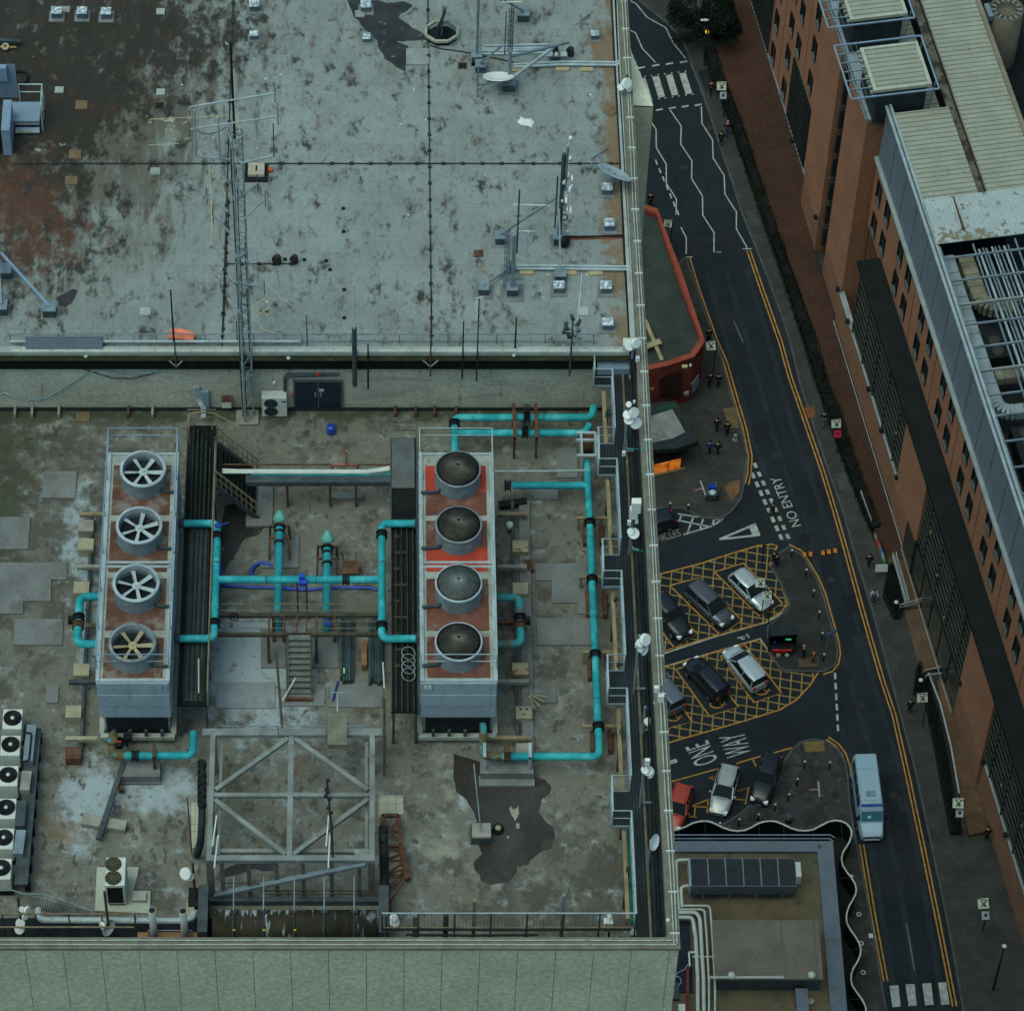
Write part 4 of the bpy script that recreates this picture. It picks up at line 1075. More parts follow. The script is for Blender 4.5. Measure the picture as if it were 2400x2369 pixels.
for r,x0_,y0_,y1_ in(('n6',935,190,440),('n6',955,850,1080),('n6',985,1610,1820),('n5',905,1320,1530)):
 a0,a1=P(r,x0_,y0_,ZL+.25),P(r,x0_,y1_,ZL+.25)
 for dx,w in((0,'left'),(.67,'right')):
  MB().bx(a0 .x+dx-.07,a0 .x+dx+.07,a1 .y,a0 .y,ZL,ZL+.3).thing('pipe_sleeper',m_rust,'rust-red steel sleeper standing on edge just %s of the right-hand teal pipe'%w,'pipe support','sleepers %s of the right-hand pipe'%w)
z3=ZL+1.05
yA,yC=P('e',800,425,z3).y,P('e',800,512,z3).y
xa_,xb_=P('e',632,470,z3).x,P('e',1400,425,z3).x
up=pipe('pair of parallel teal pipes running along the foot of the step wall',[[Vector((xb_+.1,yA+.5,z3+.1)),Vector((xb_,yA,z3)),Vector((xa_,yA,z3)),Vector((xa_,P('e',632,640,z3).y,z3))],[Vector((xb_-.1,yC+.35,z3+.1)),Vector((P('e',1360,512,z3).x,yC,z3)),Vector((xa_,yC,z3))]],z3,[((P('e',1035,425,z3).x,yA,z3),(1,0,0),m_black),((P('e',1025,512,z3).x,yC,z3),(1,0,0),m_black),((xa_,P('e',0,462,z3).y,z3),(0,1,0),m_black)])
for x in(965,1087):
 q0=P('e',x,590,ZL);q1=P('e',x,380,ZL)
 xx=P('e',x,470,z3).x
 MB().bar((xx,yC-.45,ZL),(xx,yC-.45,z3+.35),.1).bar((xx,yA+.35,ZL),(xx,yA+.35,z3+.35),.1).bar((xx,yC-.5,z3+.3),(xx,yA+.45,z3+.3),.13).build('hanger_frame',m_rust,up)
mb=MB()
for(x,y)in((1035,yA),(1025,yC)):
 xx=P('e',x,470,z3).x
 mb.cyl((xx,y,z3+.1),.09,.5,10).ring((xx,y,z3+.62),(0,0,1),.16,.025,14,5).box((xx,y,z3+.2),(.22,.3,.2))
mb.build('valve',m_black,up)
q=P('e',1365,590,ZL)
tk=thing('expansion_vessel','rusty drum under a pale steel frame at the top of the right pipe','vessel',q)
MB().cyl(Vector((q.x+.1,q.y-.2,ZL+.1)),.34,.9,16).build('drum',m_rust,tk)
mb=MB()
f0,f1=P('n5',875,410,ZL+1.5),P('n5',1030,640,ZL+1.5)
for xx in(f0 .x,f1 .x):
 for yy in(f0 .y,f1 .y):
  mb.bar((xx,yy,ZL),(xx,yy,ZL+1.5),.09)
 mb.bar((xx,f0 .y,ZL+1.5),(xx,f1 .y,ZL+1.5),.09)
for yy in(f0 .y,f1 .y,f0 .y*.68+f1 .y*.32):
 mb.bar((f0 .x-.2,yy,ZL+1.5),(f1 .x,yy,ZL+1.5),.1)
mb.build('frame',m_steel_lt,tk)
MB().tube([P('n5',0,800,ZL+1.3),P('n5',480,798,ZL+1.3),P('n5',930,790,ZL+1.3)],.04,6).thing('thin_pipe',m_steel_lt,'thin pale pipe crossing the floor just above the short teal branch','pipe')
z4=ZL+1.5
def upipe(lab,r,xs_,xe,y0_,y1_,m_,xt):
 a0,a1=P(r,xs_,y0_,z4),P(r,xe,y0_,z4)
 b0_,b1_=P(r,xe,y1_,z4),P(r,xs_,y1_,z4)
 a0 .x=b1_.x=xt;b0_.x=a1 .x
 t=pipe(lab,[[a0,a1,b0_,b1_]],z4,[((a1 .x,(a1 .y+b0_.y)/2+.1,z4),(0,1,0),m_black),((a1 .x,(a1 .y+b0_.y)/2-.25,z4),(0,1,0),m_rust)],m_,R=.16)
 s_=1 if xt>a1 .x else-1
 MB().box((a1 .x-s_*.3,(a1 .y+b0_.y)/2,z4),(.2,.25,.25)).build('actuator',m_black,t)
 return t
upipe('C-shaped teal pipe on the left side of the white-bladed tower','d',540,447,1425,1690,m_teal,-10.45)
upipe('C-shaped rust-streaked teal pipe on the right side of the red tower','e',880,995,1430,1690,mat('teal_rusty_mix',(.04,.30,.31),.6,.25,1.4,layers=[dict(col=(.13,.10,.05),scale=1.6,lo=.50,hi=.6,amt=.85)]),4.3)
zq=ZL+1.0
b0_=[P('g',640,480,zq),P('g',1080,480,zq)]
yq=b0_[0].y
bp=pipe('short teal pipe with a rusted elbow in front of the left tower',[[Vector((P('g',720,480,zq).x,yq,zq)),Vector((P('g',1078,480,zq).x,yq,zq)),Vector((P('g',1078,480,zq).x,P('g',0,350,zq).y,zq))]],zq,[((P('g',755,480,zq).x,yq,zq),(1,0,0),m_black)])
MB().tube(bend([Vector((P('g',720,480,zq).x,yq,zq)),Vector((P('g',625,480,zq).x,yq,zq)),Vector((P('g',625,480,zq).x,yq+1.0,zq)),],.4),PR*1.1,14).cyl(Vector((P('g',625,480,zq).x,yq+.55,zq+.1)),.2,.2,12).build('rusted_bend',m_tealrust,bp)
q=P('g',665,425,ZL+.9)
MB().lathe([(.05,0),(.2,.05),(.22,.3),(.1,.35)],q,14).bar(q+Vector((.3,0,0)),q+Vector((.3,.1,.7)),.12).box(q+Vector((.35,.05,.5)),(.35,.2,.2)).build('pump_head',m_black,bp)
MB().box(q+Vector((0,-.05,.36)),(.2,.05,.05)).build('red_tag',mat('tag_red',(.6,.06,.02),.5),bp)
bk=thing('support_plinth','concrete plinth under the short teal pipe of the left tower','plinth',P('g',775,590,ZL))
q=P('g',775,560,ZL+.5)
MB().bx(q.x-.85,q.x+.85,q.y-.35,q.y+.4,ZL,ZL+.12).bx(q.x-.8,q.x+.8,q.y-.3,q.y+.5,ZL+.12,ZL+.5).build('block',m_pad,bk)
MB().bar((q.x+.6,yq-.25,ZL+.5),(q.x+.6,yq-.25,zq+.35),.1).bar((q.x+.6,yq+.25,ZL+.5),(q.x+.6,yq+.25,zq+.35),.1).bar((q.x+.6,yq-.3,zq+.3),(q.x+.6,yq+.3,zq+.3),.12).build('pipe_clamp',m_rust,bk)
q=P('h',925,555,ZL+.5)
bk=thing('support_plinth','concrete plinth with two uprights under the bottom teal pipe of the right loop','plinth',q)
MB().bx(q.x-1.05,q.x+1.05,q.y-.5,q.y-.05,ZL,ZL+.12).bx(q.x-1.0,q.x+1.0,q.y-.2,q.y+.5,ZL+.12,ZL+.5).build('block',m_pad,bk)
for s in(-.85,.85):
 MB().bar((q.x+s,yB-.25,ZL+.5),(q.x+s,yB-.25,z2+.4),.1).bar((q.x+s,yB+.3,ZL+.5),(q.x+s,yB+.3,z2+.4),.1).bar((q.x+s,yB-.3,z2+.35),(q.x+s,yB+.35,z2+.35),.12).build('hanger_frame',m_steel_lt,bk)
MB().box((q.x,yB+.02,z2+.3),(.22,.3,.5)).build('actuator',m_rust,bk)
def pump(lab,x,y,tube_y0,tube_y1,xt):
 zq_=ZL+.95
 c=P('n1',x,y,zq_)
 t=thing('pump',lab,'pump',(c.x,c.y,ZL),'teal pumps with long pipes')
 MB().lathe([(.001,.46),(.08,.44),(.15,.35),(.24,.18),(.27,.08),(.22,0)],c+Vector((0,.12,0)),16,(0,.6,.8)).build('bell_housing',m_tealgreen,t)
 MB().box(c+Vector((0,-.1,.0)),(.8,.09,.09)).box(c+Vector((0,-.62,-.1)),(.8,.09,.09)).build('saddle_bars',m_rust,t)
 MB().cyl(c+Vector((0,-.12,0)),.24,.12,16,(0,-1,0)).cyl(c+Vector((0,-.38,0)),.2,.1,16,(0,-1,0)).cyl(c+Vector((0,-.9,0)),.21,.1,16,(0,-1,0)).build('coupling',m_black,t)
 mb=MB()
 for sx in(-.36,.36):
  mb.bar(c+Vector((sx,-.1,0)),(c.x+sx*1.1,c.y-.1,ZL),.09).bar(c+Vector((sx,-.62,-.1)),(c.x+sx*1.15,c.y-1.2,ZL),.08)
 mb.build('stand',m_rust,t)
 e=P('n1',xt,tube_y1,ZL+.9)
 MB().tube(bend([c+Vector((0,-.2,0)),Vector((c.x,e.y,zq_-.05)),Vector((e.x,e.y-.3,ZL))],.3),.17,14).build('suction_pipe',mat('teal_paint_mid',(.03,.27,.31),.5,.25,1.3,layers=[dict(col=(.03,.12,.13),scale=2.2,lo=.5,hi=.7,amt=.6)]),t)
 MB().bx(c.x-.75,c.x+.75,c.y-1.5,c.y+.1,ZL+.003,ZL+.1).build('plinth',m_pad,t)
 return t
pump('left teal pump with a green bell housing and a long pipe',973,790,950,1560,965)
pump('right teal pump with a green bell housing beside the rusty cart',1400,975,1190,1560,1393)
q=P('n1',1608,1185,ZL+.45)
ct=thing('hand_cart','rust-red flat hand cart with two handles behind the right pump','cart',q)
MB().box(q,(.62,.62,.08)).build('bed',m_rust,ct)
MB().bar(q+Vector((-.24,.3,0)),P('n1',1530,1050,ZL+.8),.045).bar(q+Vector((.22,.3,0)),P('n1',1655,1045,ZL+.8),.045).split('handle',m_rust,ct)
mb=MB()
for sx in(-.25,.25):
 mb.cyl(Vector((q.x+sx-.03,q.y-.2,ZL+.16)),.16,.06,12,(1,0,0)).bar(Vector((q.x+sx,q.y+.2,ZL)),Vector((q.x+sx,q.y+.2,q.z)),.05)
mb.split('wheel',m_black,ct)
q=P('n1',825,1225,ZL+.1)
MB().ring(q,(0,0,1),.46,.07,26,8,-.1,PI+.5).thing('blue_hose',m_blue,'thick blue hose bent in a half ring beside the left pump','hose','blue hoses')
MB().tube([P('n1',x,y,ZL+.06)for x,y in((445,1140),(450,1250),(480,1345),(600,1350),(900,1362),(1200,1382),(1500,1362),(1780,1362),(1850,1385))],.06,8).tube([P('n1',x,y,ZL+.08)for x,y in((450,1330),(700,1362),(1000,1355),(1250,1375),(1700,1352))],.04,8).thing('blue_hose',m_blue,'blue hose lying along below the horizontal teal cross pipe','hose','blue hoses')
q=P('n1',1430,1660,ZL+.9)
MB().ring(q,(0,-.3,1),.18,.05,20,8).ring(q+Vector((0.02,0.01,.07)),(0,-.3,1),.17,.045,20,8).thing('blue_hose',m_blue,'coiled bright blue hose hanging from the pipe rack','hose','blue hoses')
q=P('d',1850,510,ZL)
dm=thing('blue_drum','small bright blue plastic drum standing alone near the door','drum',q)
MB().lathe([(.16,0),(.19,.06),(.18,.2),(.19,.3),(.17,.42),(.05,.44),(.001,.44)],q,16).build('body',m_blue,dm)
MB().box(q+Vector((0,0,.46)),(.24,.05,.05)).build('handle',m_blue,dm)
def fan_face(root,c,R,ax,mtl,name='fan_grille'):
 ax=Vector(ax).normalized();x=ax.orthogonal().normalized();y=ax.cross(x)
 g=MB().disc(c,R,24,ax,.01).build(name,m_black,root)
 mb=MB()
 for r in(.35,.6,.82,1.0):
  mb.ring(Vector(c)+ax*.012,ax,R*r,.008,24,4)
 for k in range(10):
  a=2*PI*k/10;d=x*math.cos(a)+y*math.sin(a)
  mb.bar(Vector(c)+ax*.014+d*R*.1,Vector(c)+ax*.014+d*R,.012)
 mb.build('grille_wires',mtl,g)
 return g
a0,a1=WP('d',1462,290),WP('d',1605,428)
q=P('d',1533,428,ZL)
z1_=ztop(q,'d',0,318)
ac=thing('condenser_unit','cream twin-fan condenser standing against the wall left of the navy door','air conditioner',q)
x0_,x1_=P('d',1465,428,ZL).x,P('d',1605,428,ZL).x
MB().bx(x0_,x1_,q.y,q.y+.42,ZL+.08,z1_).build('casing',m_white,ac,bevel=.02)
for zz in(.28,.72):
 fan_face(ac,(x0_+.37,q.y-.004,ZL+.08+(z1_-ZL-.08)*zz),.27,(0,-1,0),m_steel_dk)
MB().bx(x1_-.22,x1_-.04,q.y-.012,q.y-.003,z1_-.25,z1_-.17).build('badge',mat('badge_blue',(.02,.03,.12),.5),ac)
MB().bx(x0_+.1,x0_+.2,q.y+.05,q.y+.4,ZL,ZL+.08).bx(x1_-.2,x1_-.1,q.y+.05,q.y+.4,ZL,ZL+.08).build('feet',m_steel_dk,ac)
a0=WP('d',1268,320)
wb=thing('wall_box','small white box with a rusty lid fixed to the wall left of the mast','wall box',a0)
MB().bx(a0 .x-.2,a0 .x+.2,YW-.34,YW-.02,a0 .z-.22,a0 .z+.2).build('body',m_white,wb,bevel=.04)
MB().bx(a0 .x-.21,a0 .x+.21,YW-.35,YW-.02,a0 .z+.201,a0 .z+.24).build('lid',m_rust,wb)
mb=MB()
for k,dx in enumerate((0,.12,.22)):
 mb.tube([WP('d',1085+k*12,255,.08),WP('d',1085+k*14,305,.1),WP('d',1120+k*8,360,.12),Vector((WP('d',1135+k*8,395).x,YW-.3,ZL+.5)),Vector((WP('d',1135+k*8,395).x,YW-.9,ZL+.5))],.05,7)
mb.thing('wall_cables',m_steel_lt,'bundle of pale cables bending down the wall behind the stair head','cables')
a0=WP('d',1145,330)
MB().bx(a0 .x-.17,a0 .x+.17,YW-.14,YW-.003,ZL+.1,a0 .z+.7).thing('cable_cover',m_steelblue,'flat blue-grey cable cover on the wall beside the pale cables','cable cover')
p_=[WP('d',x,y,.07)for x,y in((1592,285),(1592,200),(1605,190),(1895,186))]
mb=MB().tube(p_,.07,8)
mb.thing('dark_wall_duct',m_steel_dk,'dark square duct running up the wall and over the navy door','duct')
a0=WP('d',1775,188,.15)
MB().box(a0,(.14,.12,.12)).thing('alarm_box',mat('alarm_red',(.45,.05,.04),.6),'little red alarm box over the navy door','alarm')
a0=WP('d',1635,300,.06)
MB().box(a0,(.1,.1,.16)).thing('alarm_box',mat('alarm_red',(.45,.05,.04),.6),'little dull red box on the wall beside the cream condenser','alarm')
for(r,x,y,lab)in(('m4',1010,1528,'small white lamp on the wall above the cream condenser'),('m4',1163,1265,'small round white lamp on the mossy ledge above the door'),('m5',915,1062,'small round white lamp on the mossy ledge at the left'),('e',965,75,'white bulkhead lamp on the mossy ledge right of the forked pole')):
 a0=on_plane(r,x,y,Vector((0,YW-(.4 if 'ledge' in lab else .05),0)),Vector((0,1,0)))
 MB().lathe([(.001,.1),(.06,.08),(.085,0)],a0,12,(0,-1,.3)).thing('bulkhead_lamp',m_white,lab,'lamp','small lamps on the step wall')
MB().tube([WP('m5',x,y,.06)for x,y in((10,1470),(40,1450),(200,1520),(330,1530),(480,1510),(640,1430),(790,1330),(940,1240),(1060,1212),(1300,1245),(1550,1252),(1700,1225),(1880,1200))],.022,6).thing('sagging_cable',mat('cable_pale_blue',(.25,.38,.42),.5),'pale blue cable sagging across the step wall at left','cable')
MB().tube([WP('m5',x,y,.05)for x,y in((870,1200),(1000,1240),(1200,1300),(1400,1305),(1600,1260),(1700,1220))],.018,6).thing('sagging_cable',m_cable,'dark cable sagging under the pale blue one on the wall','cable')
for i,x in enumerate((85,180,330,718,853)):
 a0=P('d',x,400,ZL+.1)
 MB().bx(a0 .x-.05,a0 .x+.05,YW-.5,YW-.02,ZL+.06,ZL+.28).thing('wall_outlet',m_block if i!=3 else m_rust,('%s stub bracket at the wall foot, counted %s from the left end'%(('pale','pale','pale','rusty','pale')[i],('first','second','third','fourth','fifth')[i])),'bracket','stub brackets along the wall foot')
for i,x in enumerate((300,415,520,640)):
 a0=P('e',x,400,ZL+.1)
 MB().bx(a0 .x-.05,a0 .x+.05,YW-.45,YW-.02,ZL+.06,ZL+.26).thing('wall_outlet',m_rust,('brown stub bracket at the wall foot, number %s to the right of the door'%('one','two','three','four')[i]),'bracket','stub brackets along the wall foot')
zc_=ZL+2.2
def catwalk(x0_,x1_,yf,yn,lab):
 t=thing('catwalk',lab,'catwalk',((x0_+x1_)/2,(yf+yn)/2,ZL),'grated catwalks beside the cooling towers')
 MB().bx(x0_+.04,x1_-.04,yn,yf,zc_-.06,zc_).build('grating',m_grate,t)
 MB().bx(x0_,x0_+.04,yn,yf,zc_-.15,zc_+.06).bx(x1_-.04,x1_,yn,yf,zc_-.15,zc_+.06).build('side_channels',m_steel_dk,t)
 mb=MB()
 for z in(zc_+1.0,zc_+.5):
  mb.bar((x1_-.03,yn,z),(x1_-.03,yf-1.6 if x0_<-3 else yf,z),.03).bar((x0_+.03,yf,z),(x1_-.03,yf,z),.03)
 k=yn
 while k<yf:
  mb.bar((x1_-.03,k,zc_-.1),(x1_-.03,k,zc_+1.0),.035);k+=1.5
 mb.build('handrail',m_wood if x0_<-3 else m_steel_dk,t)
 mb=MB();k=yn+.1
 while k<yf:
  mb.bar((x0_+.1,k,ZL),(x0_+.1,k,zc_-.06),.1).bar((x1_-.1,k,ZL),(x1_-.1,k,zc_-.06),.1);k+=2.6
 mb.split('post',m_steel_dk,t)
 return t
cl0,cl1=P('d',1060,900,zc_).x,P('d',1195,900,zc_).x
yf_,yn_=P('d',0,470,zc_).y,P('g',0,200,zc_).y
cw=catwalk(-7.62,-6.42,yf_,yn_,'dark grated catwalk between the white-bladed tower and the teal H pipe')
MB().bx(-7.4,-6.6,yn_+.2,P('d',0,1000,zc_).y,zc_+.004,zc_+.03).build('pipe_tray',m_steel_dk,cw)
mb=MB()
for k in range(5):
 mb.tube([(-7.35+k*.17,yn_+.2,zc_+.1),(-7.35+k*.17,yf_-.3*k,zc_+.1)],.035+.012*(k%2),6)
mb.build('service_pipes',mat('dull_green_pipe',(.026,.038,.032),.7,.4,3),cw)
MB().tube([P('g',1110,-60,zc_+.25),P('g',1110,130,zc_+.25)],.03,6).build('white_rod',m_white,cw)
cr0,cr1=P('e',275,900,zc_).x,P('e',410,900,zc_).x
c2_=catwalk(cr0,cr1+.1,P('e',0,540,zc_).y,P('h',0,240,zc_).y,'dark grated catwalk left of the red tower with coiled wires')
mb=MB()
for k in range(4):
 q=P('e',375,1740+k*40,zc_+.4)
 mb.ring(q,(.3,-.2,1),.26,.012,22,4)
mb.build('wire_coils',m_steel_lt,c2_)
mb=MB()
for k in range(4):
 mb.tube([(cr0+.2+k*.22,P('h',0,240,zc_).y,zc_+.08),(cr0+.2+k*.22,P('e',0,1000,zc_).y,zc_+.08)],.035,6)
for k in range(9):
 y_=P('e',0,1100+k*90,zc_).y
 mb.bx(cr0+.12,cr0+.34+.3*(k%2),y_-.06,y_+.06,zc_+.02,zc_+.14)
mb.build('service_pipes',mat('service_brown',(.042,.04,.03),.8,.4,3),c2_)
MB().bx(cr0+.05,cr1,P('e',0,820,zc_).y,P('e',0,545,zc_).y,zc_+.01,zc_+.03).build('pale_floor',mat('pale_floor_grey',(.11,.125,.12),.8),c2_)
sa=Vector((-6.42,0,zc_));
y_s0,y_s1=P('d',0,480,zc_+1).y,P('d',0,722,zc_+1).y
bt=P('d',1445,975,ZL+.15)
stx1=bt.x
stt=thing('stair','steel stair with meshed handrails descending right from the left catwalk','stair',(stx1,(y_s0+y_s1)/2,ZL))
ns=10
mb=MB()
for k in range(ns):
 xx=-6.42+(stx1+6.42)*(k+.5)/ns;zz=zc_-(zc_-ZL)*(k+.8)/(ns+.3)
 mb.bx(xx-.13,xx+.13,y_s1+.08,y_s0-.08,zz-.04,zz)
mb.build('treads',m_grate,stt)
for yy in(y_s0,y_s1):
 mb=MB()
 up_=Vector((0,0,1.0));a,b_=Vector((-6.42,yy,zc_)),Vector((stx1,yy,ZL+.05))
 mb.bar(a,b_,.06,.22)
 mb.build('stringer',m_steel_dk,stt)
 mb=MB()
 for h_ in(1.0,.55):
  mb.bar(a+up_*h_,b_+up_*h_,.05 if h_==1 else .03)
 for k in range(9):
  q=a.lerp(b_,(k+.2)/8.6);mb.bar(q,q+up_,.045)
 mb.build('handrail',m_wood,stt)
q=P('d',1440,900,ZL)
MB().bx(stx1-.5,stx1+.55,y_s1-.4,y_s0+.25,ZL+.003,ZL+.14).thing('stair_pad',m_pad,'concrete pad at the foot of the steel stair','pad')
blotch('wet_patch','d',[(1230,1050),(1260,920),(1330,900),(1420,960),(1480,1040),(1450,1075),(1370,1100),(1330,1160),(1310,1220),(1280,1230),(1260,1290),(1235,1290)],ZL,wet_m)
mb=MB();zz=zc_+1.1
pts=[P('d',1053,480,zz),P('d',1053,400,zz),P('d',1180,395,zz),P('d',1230,420,zz),P('d',1340,480,zz-.3)]
mb.tube(bend(pts,.3),.035,6)
for q in(pts[0],pts[1],pts[2]):
 mb.bar(q,(q.x,q.y,ZL),.05)
mb.thing('stair_head_rail',m_wood,'bent brown rail around the head of the left catwalk','railing')
zb_=ZL+1.9
a0,a1=P('n1',400,310,zb_),P('n1',1907,318,zb_)
br=thing('pipe_bridge','long white pipe bridge with dark lagging between the two catwalks','pipe bridge',a0)
MB().tube([a0,P('n1',600,318,zb_),P('n1',1750,322,zb_),P('n1',1900,300,zb_),P('e',270,705,zb_)],.075,8).tube([a0+Vector((0,-.13,0)),P('n1',1760,334,zb_),P('e',270,716,zb_)],.05,8).build('white_pipe',m_white,br)
y1_=P('n1',500,375,zb_).y
MB().bx(a0 .x+1.2,P('e',275,0,zb_).x,y1_-.18,y1_+.22,zb_-.35,zb_-.1).build('lagged_duct',m_steel_dk,br)
MB().tube([P('n1',720,350,zb_-.1),P('n1',1800,352,zb_-.1),P('e',430,745,zb_-.1)],.1,10).build('teal_line',m_tealdk,br)
MB().tube([P('n1',420,262,zb_),P('n1',1400,262,zb_),P('e',440,690,zb_)],.035,6).build('rusty_line',m_rust,br)
for x in(1050,1430,1660):
 q=P('n1',x,470,ZL);MB().bar((q.x,y1_,ZL),(q.x,y1_,zb_-.3),.1).build('post',m_rust,br)
q=P('n1',1570,265,zb_)
MB().bar(q+Vector((-.55,0,0)),q+Vector((.45,0,0)),.1).bar(q+Vector((0,0,0)),q+Vector((0,.1,.8)),.09).bar(q+Vector((-.55,0,0)),(q.x-.55,q.y,ZL+1),.09).bar(q+Vector((.45,0,0)),(q.x+.45,q.y,ZL+1),.09).build('rusty_frame',mat('rust_bright',(.30,.12,.08),.8,.3,3),br)
q=P('n1',1565,545,ZL+.1)
MB().box(q,(1.4,.3,.2)).thing('concrete_sill',m_pad,'long low concrete sill below the pipe bridge','plinth')
zr=ZL+1.7
rk=thing('pipe_rack','rust-brown pipe rack with two beams and thin rails between the catwalks','pipe rack',P('n2',700,330,ZL))
xL,xR_=P('n2',120,145,zr).x,P('n2',1600,145,zr).x
yb1,yb2=P('n2',0,148,zr).y,P('n2',0,322,zr).y
brn=mat('brown_beam',(.075,.065,.045),.8,.3,3)
MB().bx(xL,xR_,yb1-.08,yb1+.08,zr-.16,zr).build('beam',brn,rk)
MB().bx(xL,xR_,yb2-.06,yb2+.06,zr-.16,zr).build('beam',brn,rk)
mb=MB()
for y in(18,75):
 yy=P('n2',0,y,zr+.9).y
 mb.bar((xL,yy,zr+.6),(xR_-.2,yy,zr+.6),.03)
for y in(215,275):
 yy=P('n2',0,y,zr+.4).y
 mb.bar((xL,yy,zr+.4),(xR_-.3,yy,zr+.4),.025)
mb.build('thin_rails',mat('thin_rail_brown',(.16,.14,.10),.8),rk)
for x in(575,705,825,910,1000,1160):
 xx=P('n2',x,300,zr-.2).x
 MB().bar((xx,yb1,zr-.05),(xx,yb2,zr-.05),.07).build('cross_bar',m_rust,rk)
for(x,y)in((575,590),(620,400),(1000,590),(1160,400),(710,400)):
 q=P('n2',x,y,ZL)
 MB().bar((q.x,q.y,ZL),(q.x,yb2 if y>450 else yb1,zr-.1),.12).bar((q.x-.12,q.y,ZL+.03),(q.x+.12,q.y,ZL+.03),.2,.06).build('leg',m_steel_dk if x>900 else m_rust,rk)
q=P('n2',265,175,zr+.1)
MB().ring(q,(0,-.4,1),.16,.03,18,5).bar(q+Vector((-.14,0,0)),q+Vector((.14,0,0)),.03).bar(q+Vector((0,-.14,0)),q+Vector((0,.14,0)),.03).build('valve_wheel',m_black,rk)
s0,s1=P('n2',730,350,ZL+1.7),P('n2',960,820,ZL+.2)
sx0,sx1=P('n2',735,600,ZL+.9).x,P('n2',955,600,ZL+.9).x
ms=thing('access_stair','broad stair of pale grated treads below the pipe rack','stair',(sx0,s1 .y,ZL))
mb=MB()
for k in range(10):
 t_=k/9.0
 yy=s0 .y+(s1 .y-s0 .y)*t_;zz=ZL+1.7-1.55*t_
 mb.bx(sx0+.05,sx1-.05,yy-.14,yy+.14,zz-.05,zz)
mb.build('treads',mat('tread_pale',(.15,.16,.14),.8,.25,3,layers=[dict(col=(.33,.37,.37),scale=3,lo=.6,hi=.72,amt=.6)]),ms)
for xx in(sx0,sx1):
 MB().bar((xx,s0 .y,ZL+1.75),(xx,s1 .y-.2,ZL+.15),.06,.2).build('stringer',brn,ms)
q=P('n2',850,905,ZL+.1)
MB().bx(q.x-.75,q.x+.95,q.y-.3,q.y+.5,ZL+.003,ZL+.06).build('landing',m_pad,ms)
MB().bx(q.x-.55,q.x+.5,q.y-.1,q.y+.02,ZL+.06,ZL+.2).build('foot_bar',m_rust,ms)
pm_=[mat('profile_blue_grey',(.055,.075,.085),.6,.3,2),mat('profile_dark',(.04,.05,.055),.6,.3,2),mat('profile_teal',(.035,.085,.095),.6,.3,2)]
def stack(lab,r,x0_,x1_,y0_,y1_,n,ms_):
 a0=P(r,x0_,y1_,ZL+.3);a1=P(r,x1_,y0_,ZL+.3)
 t=thing('profile_stack',lab,'steel profiles',(a0 .x,a0 .y,ZL),'stacks of long profiles on the floor')
 for k in range(n):
  xx=a0 .x+(a1 .x-a0 .x)*(k+.5)/n
  o=random.uniform(-.12,.12)
  MB().bx(xx-(a1 .x-a0 .x)/n*.42,xx+(a1 .x-a0 .x)/n*.42,a0 .y+o,a1 .y+o,ZL+.1,ZL+.26+random.uniform(0,.14)).build('profile',ms_[k%len(ms_)],t)
 MB().bx(a0 .x,a1 .x,a0 .y+.5,a0 .y+.62,ZL,ZL+.1).bx(a0 .x,a1 .x,a1 .y-.6,a1 .y-.48,ZL,ZL+.1).build('bearers',m_wood,t)
stack('left stack of dark blue-grey profiles lying beside the blue hose coil','n2',1205,1330,180,735,5,pm_)
stack('right stack of dark teal profiles lying against the red tower catwalk','n2',1460,1590,180,750,5,pm_[::-1])
q0,q1=P('n2',1425,380,ZL+.4),P('n2',1425,605,ZL+.4)
MB().bx(q0 .x-.1,q0 .x+.1,q1 .y,q0 .y,ZL+.1,ZL+.42).thing('timber_beam',mat('timber_orange',(.26,.14,.07),.8,.3,2),'short orange-brown timber lying between the two profile stacks','timber')
q=P('n2',1245,655,ZL+.45)
MB().box(q,(.06,.25,.03)).thing('lime_strip',mat('lime_plastic',(.35,.62,.35),.5),'small lime green strip on the left profile stack','litter')
def rod(lab,a,b_,w,m_,cat='rod',name='loose_rod'):
 MB().tube([a,b_],w,7).thing(name,m_,lab,cat,'loose rods lying or leaning about')
rod('white rod leaning diagonally over the access stair',P('n2',695,920,ZL+.35),P('n2',812,718,ZL+.9),.035,m_white)
rod('dark mossy pole running from the pipe rack down to the truss frame',P('n2',692,1170,ZL+1.5),P('n2',640,500,ZL+1.6),.05,brn,'pole')
rod('white rod standing beside the red tower catwalk',P('n2',1605,810,ZL+1.0),P('n2',1593,580,ZL+1.3),.035,m_white)
rod('deep blue rod lying on the floor right of the access stair',P('n2',1145,920,ZL+.1),P('n2',1190,750,ZL+.1),.045,mat('rod_blue',(.02,.06,.2),.5))
rod('brown pole rising beside the right edge of the truss frame',P('n2',1605,1590,ZL+.2),P('n2',1605,900,ZL+1.8),.05,brn,'pole')
rod('thin rust-red rod leaning beside the black ducts at left',P('n4',1455,1180,ZL+.2),P('n4',1418,740,ZL+2.0),.03,m_rust)
pads=[('d',235,730,430,880,'pad left of the white-bladed tower, nearest the step wall'),('d',-10,985,170,1165,'pad cut by the left edge of the roof'),('d',75,1555,355,1700,'large rectangular pad beside the C-shaped teal pipe'),('g',255,95,330,190,'small square pad above the row of white fans'),('n6',430,480,965,750,'large pale pad left of the right-hand teal pipe'),('n6',470,1175,620,1340,'small square pad right of the sleeper blocks'),('n2',100,765,630,995,'pale raised slab beside the access stair'),('n5',400,900,640,1090,'pad under the short teal branch'),('n5',630,570,830,870,'tall grey pad near the rusty drum')]
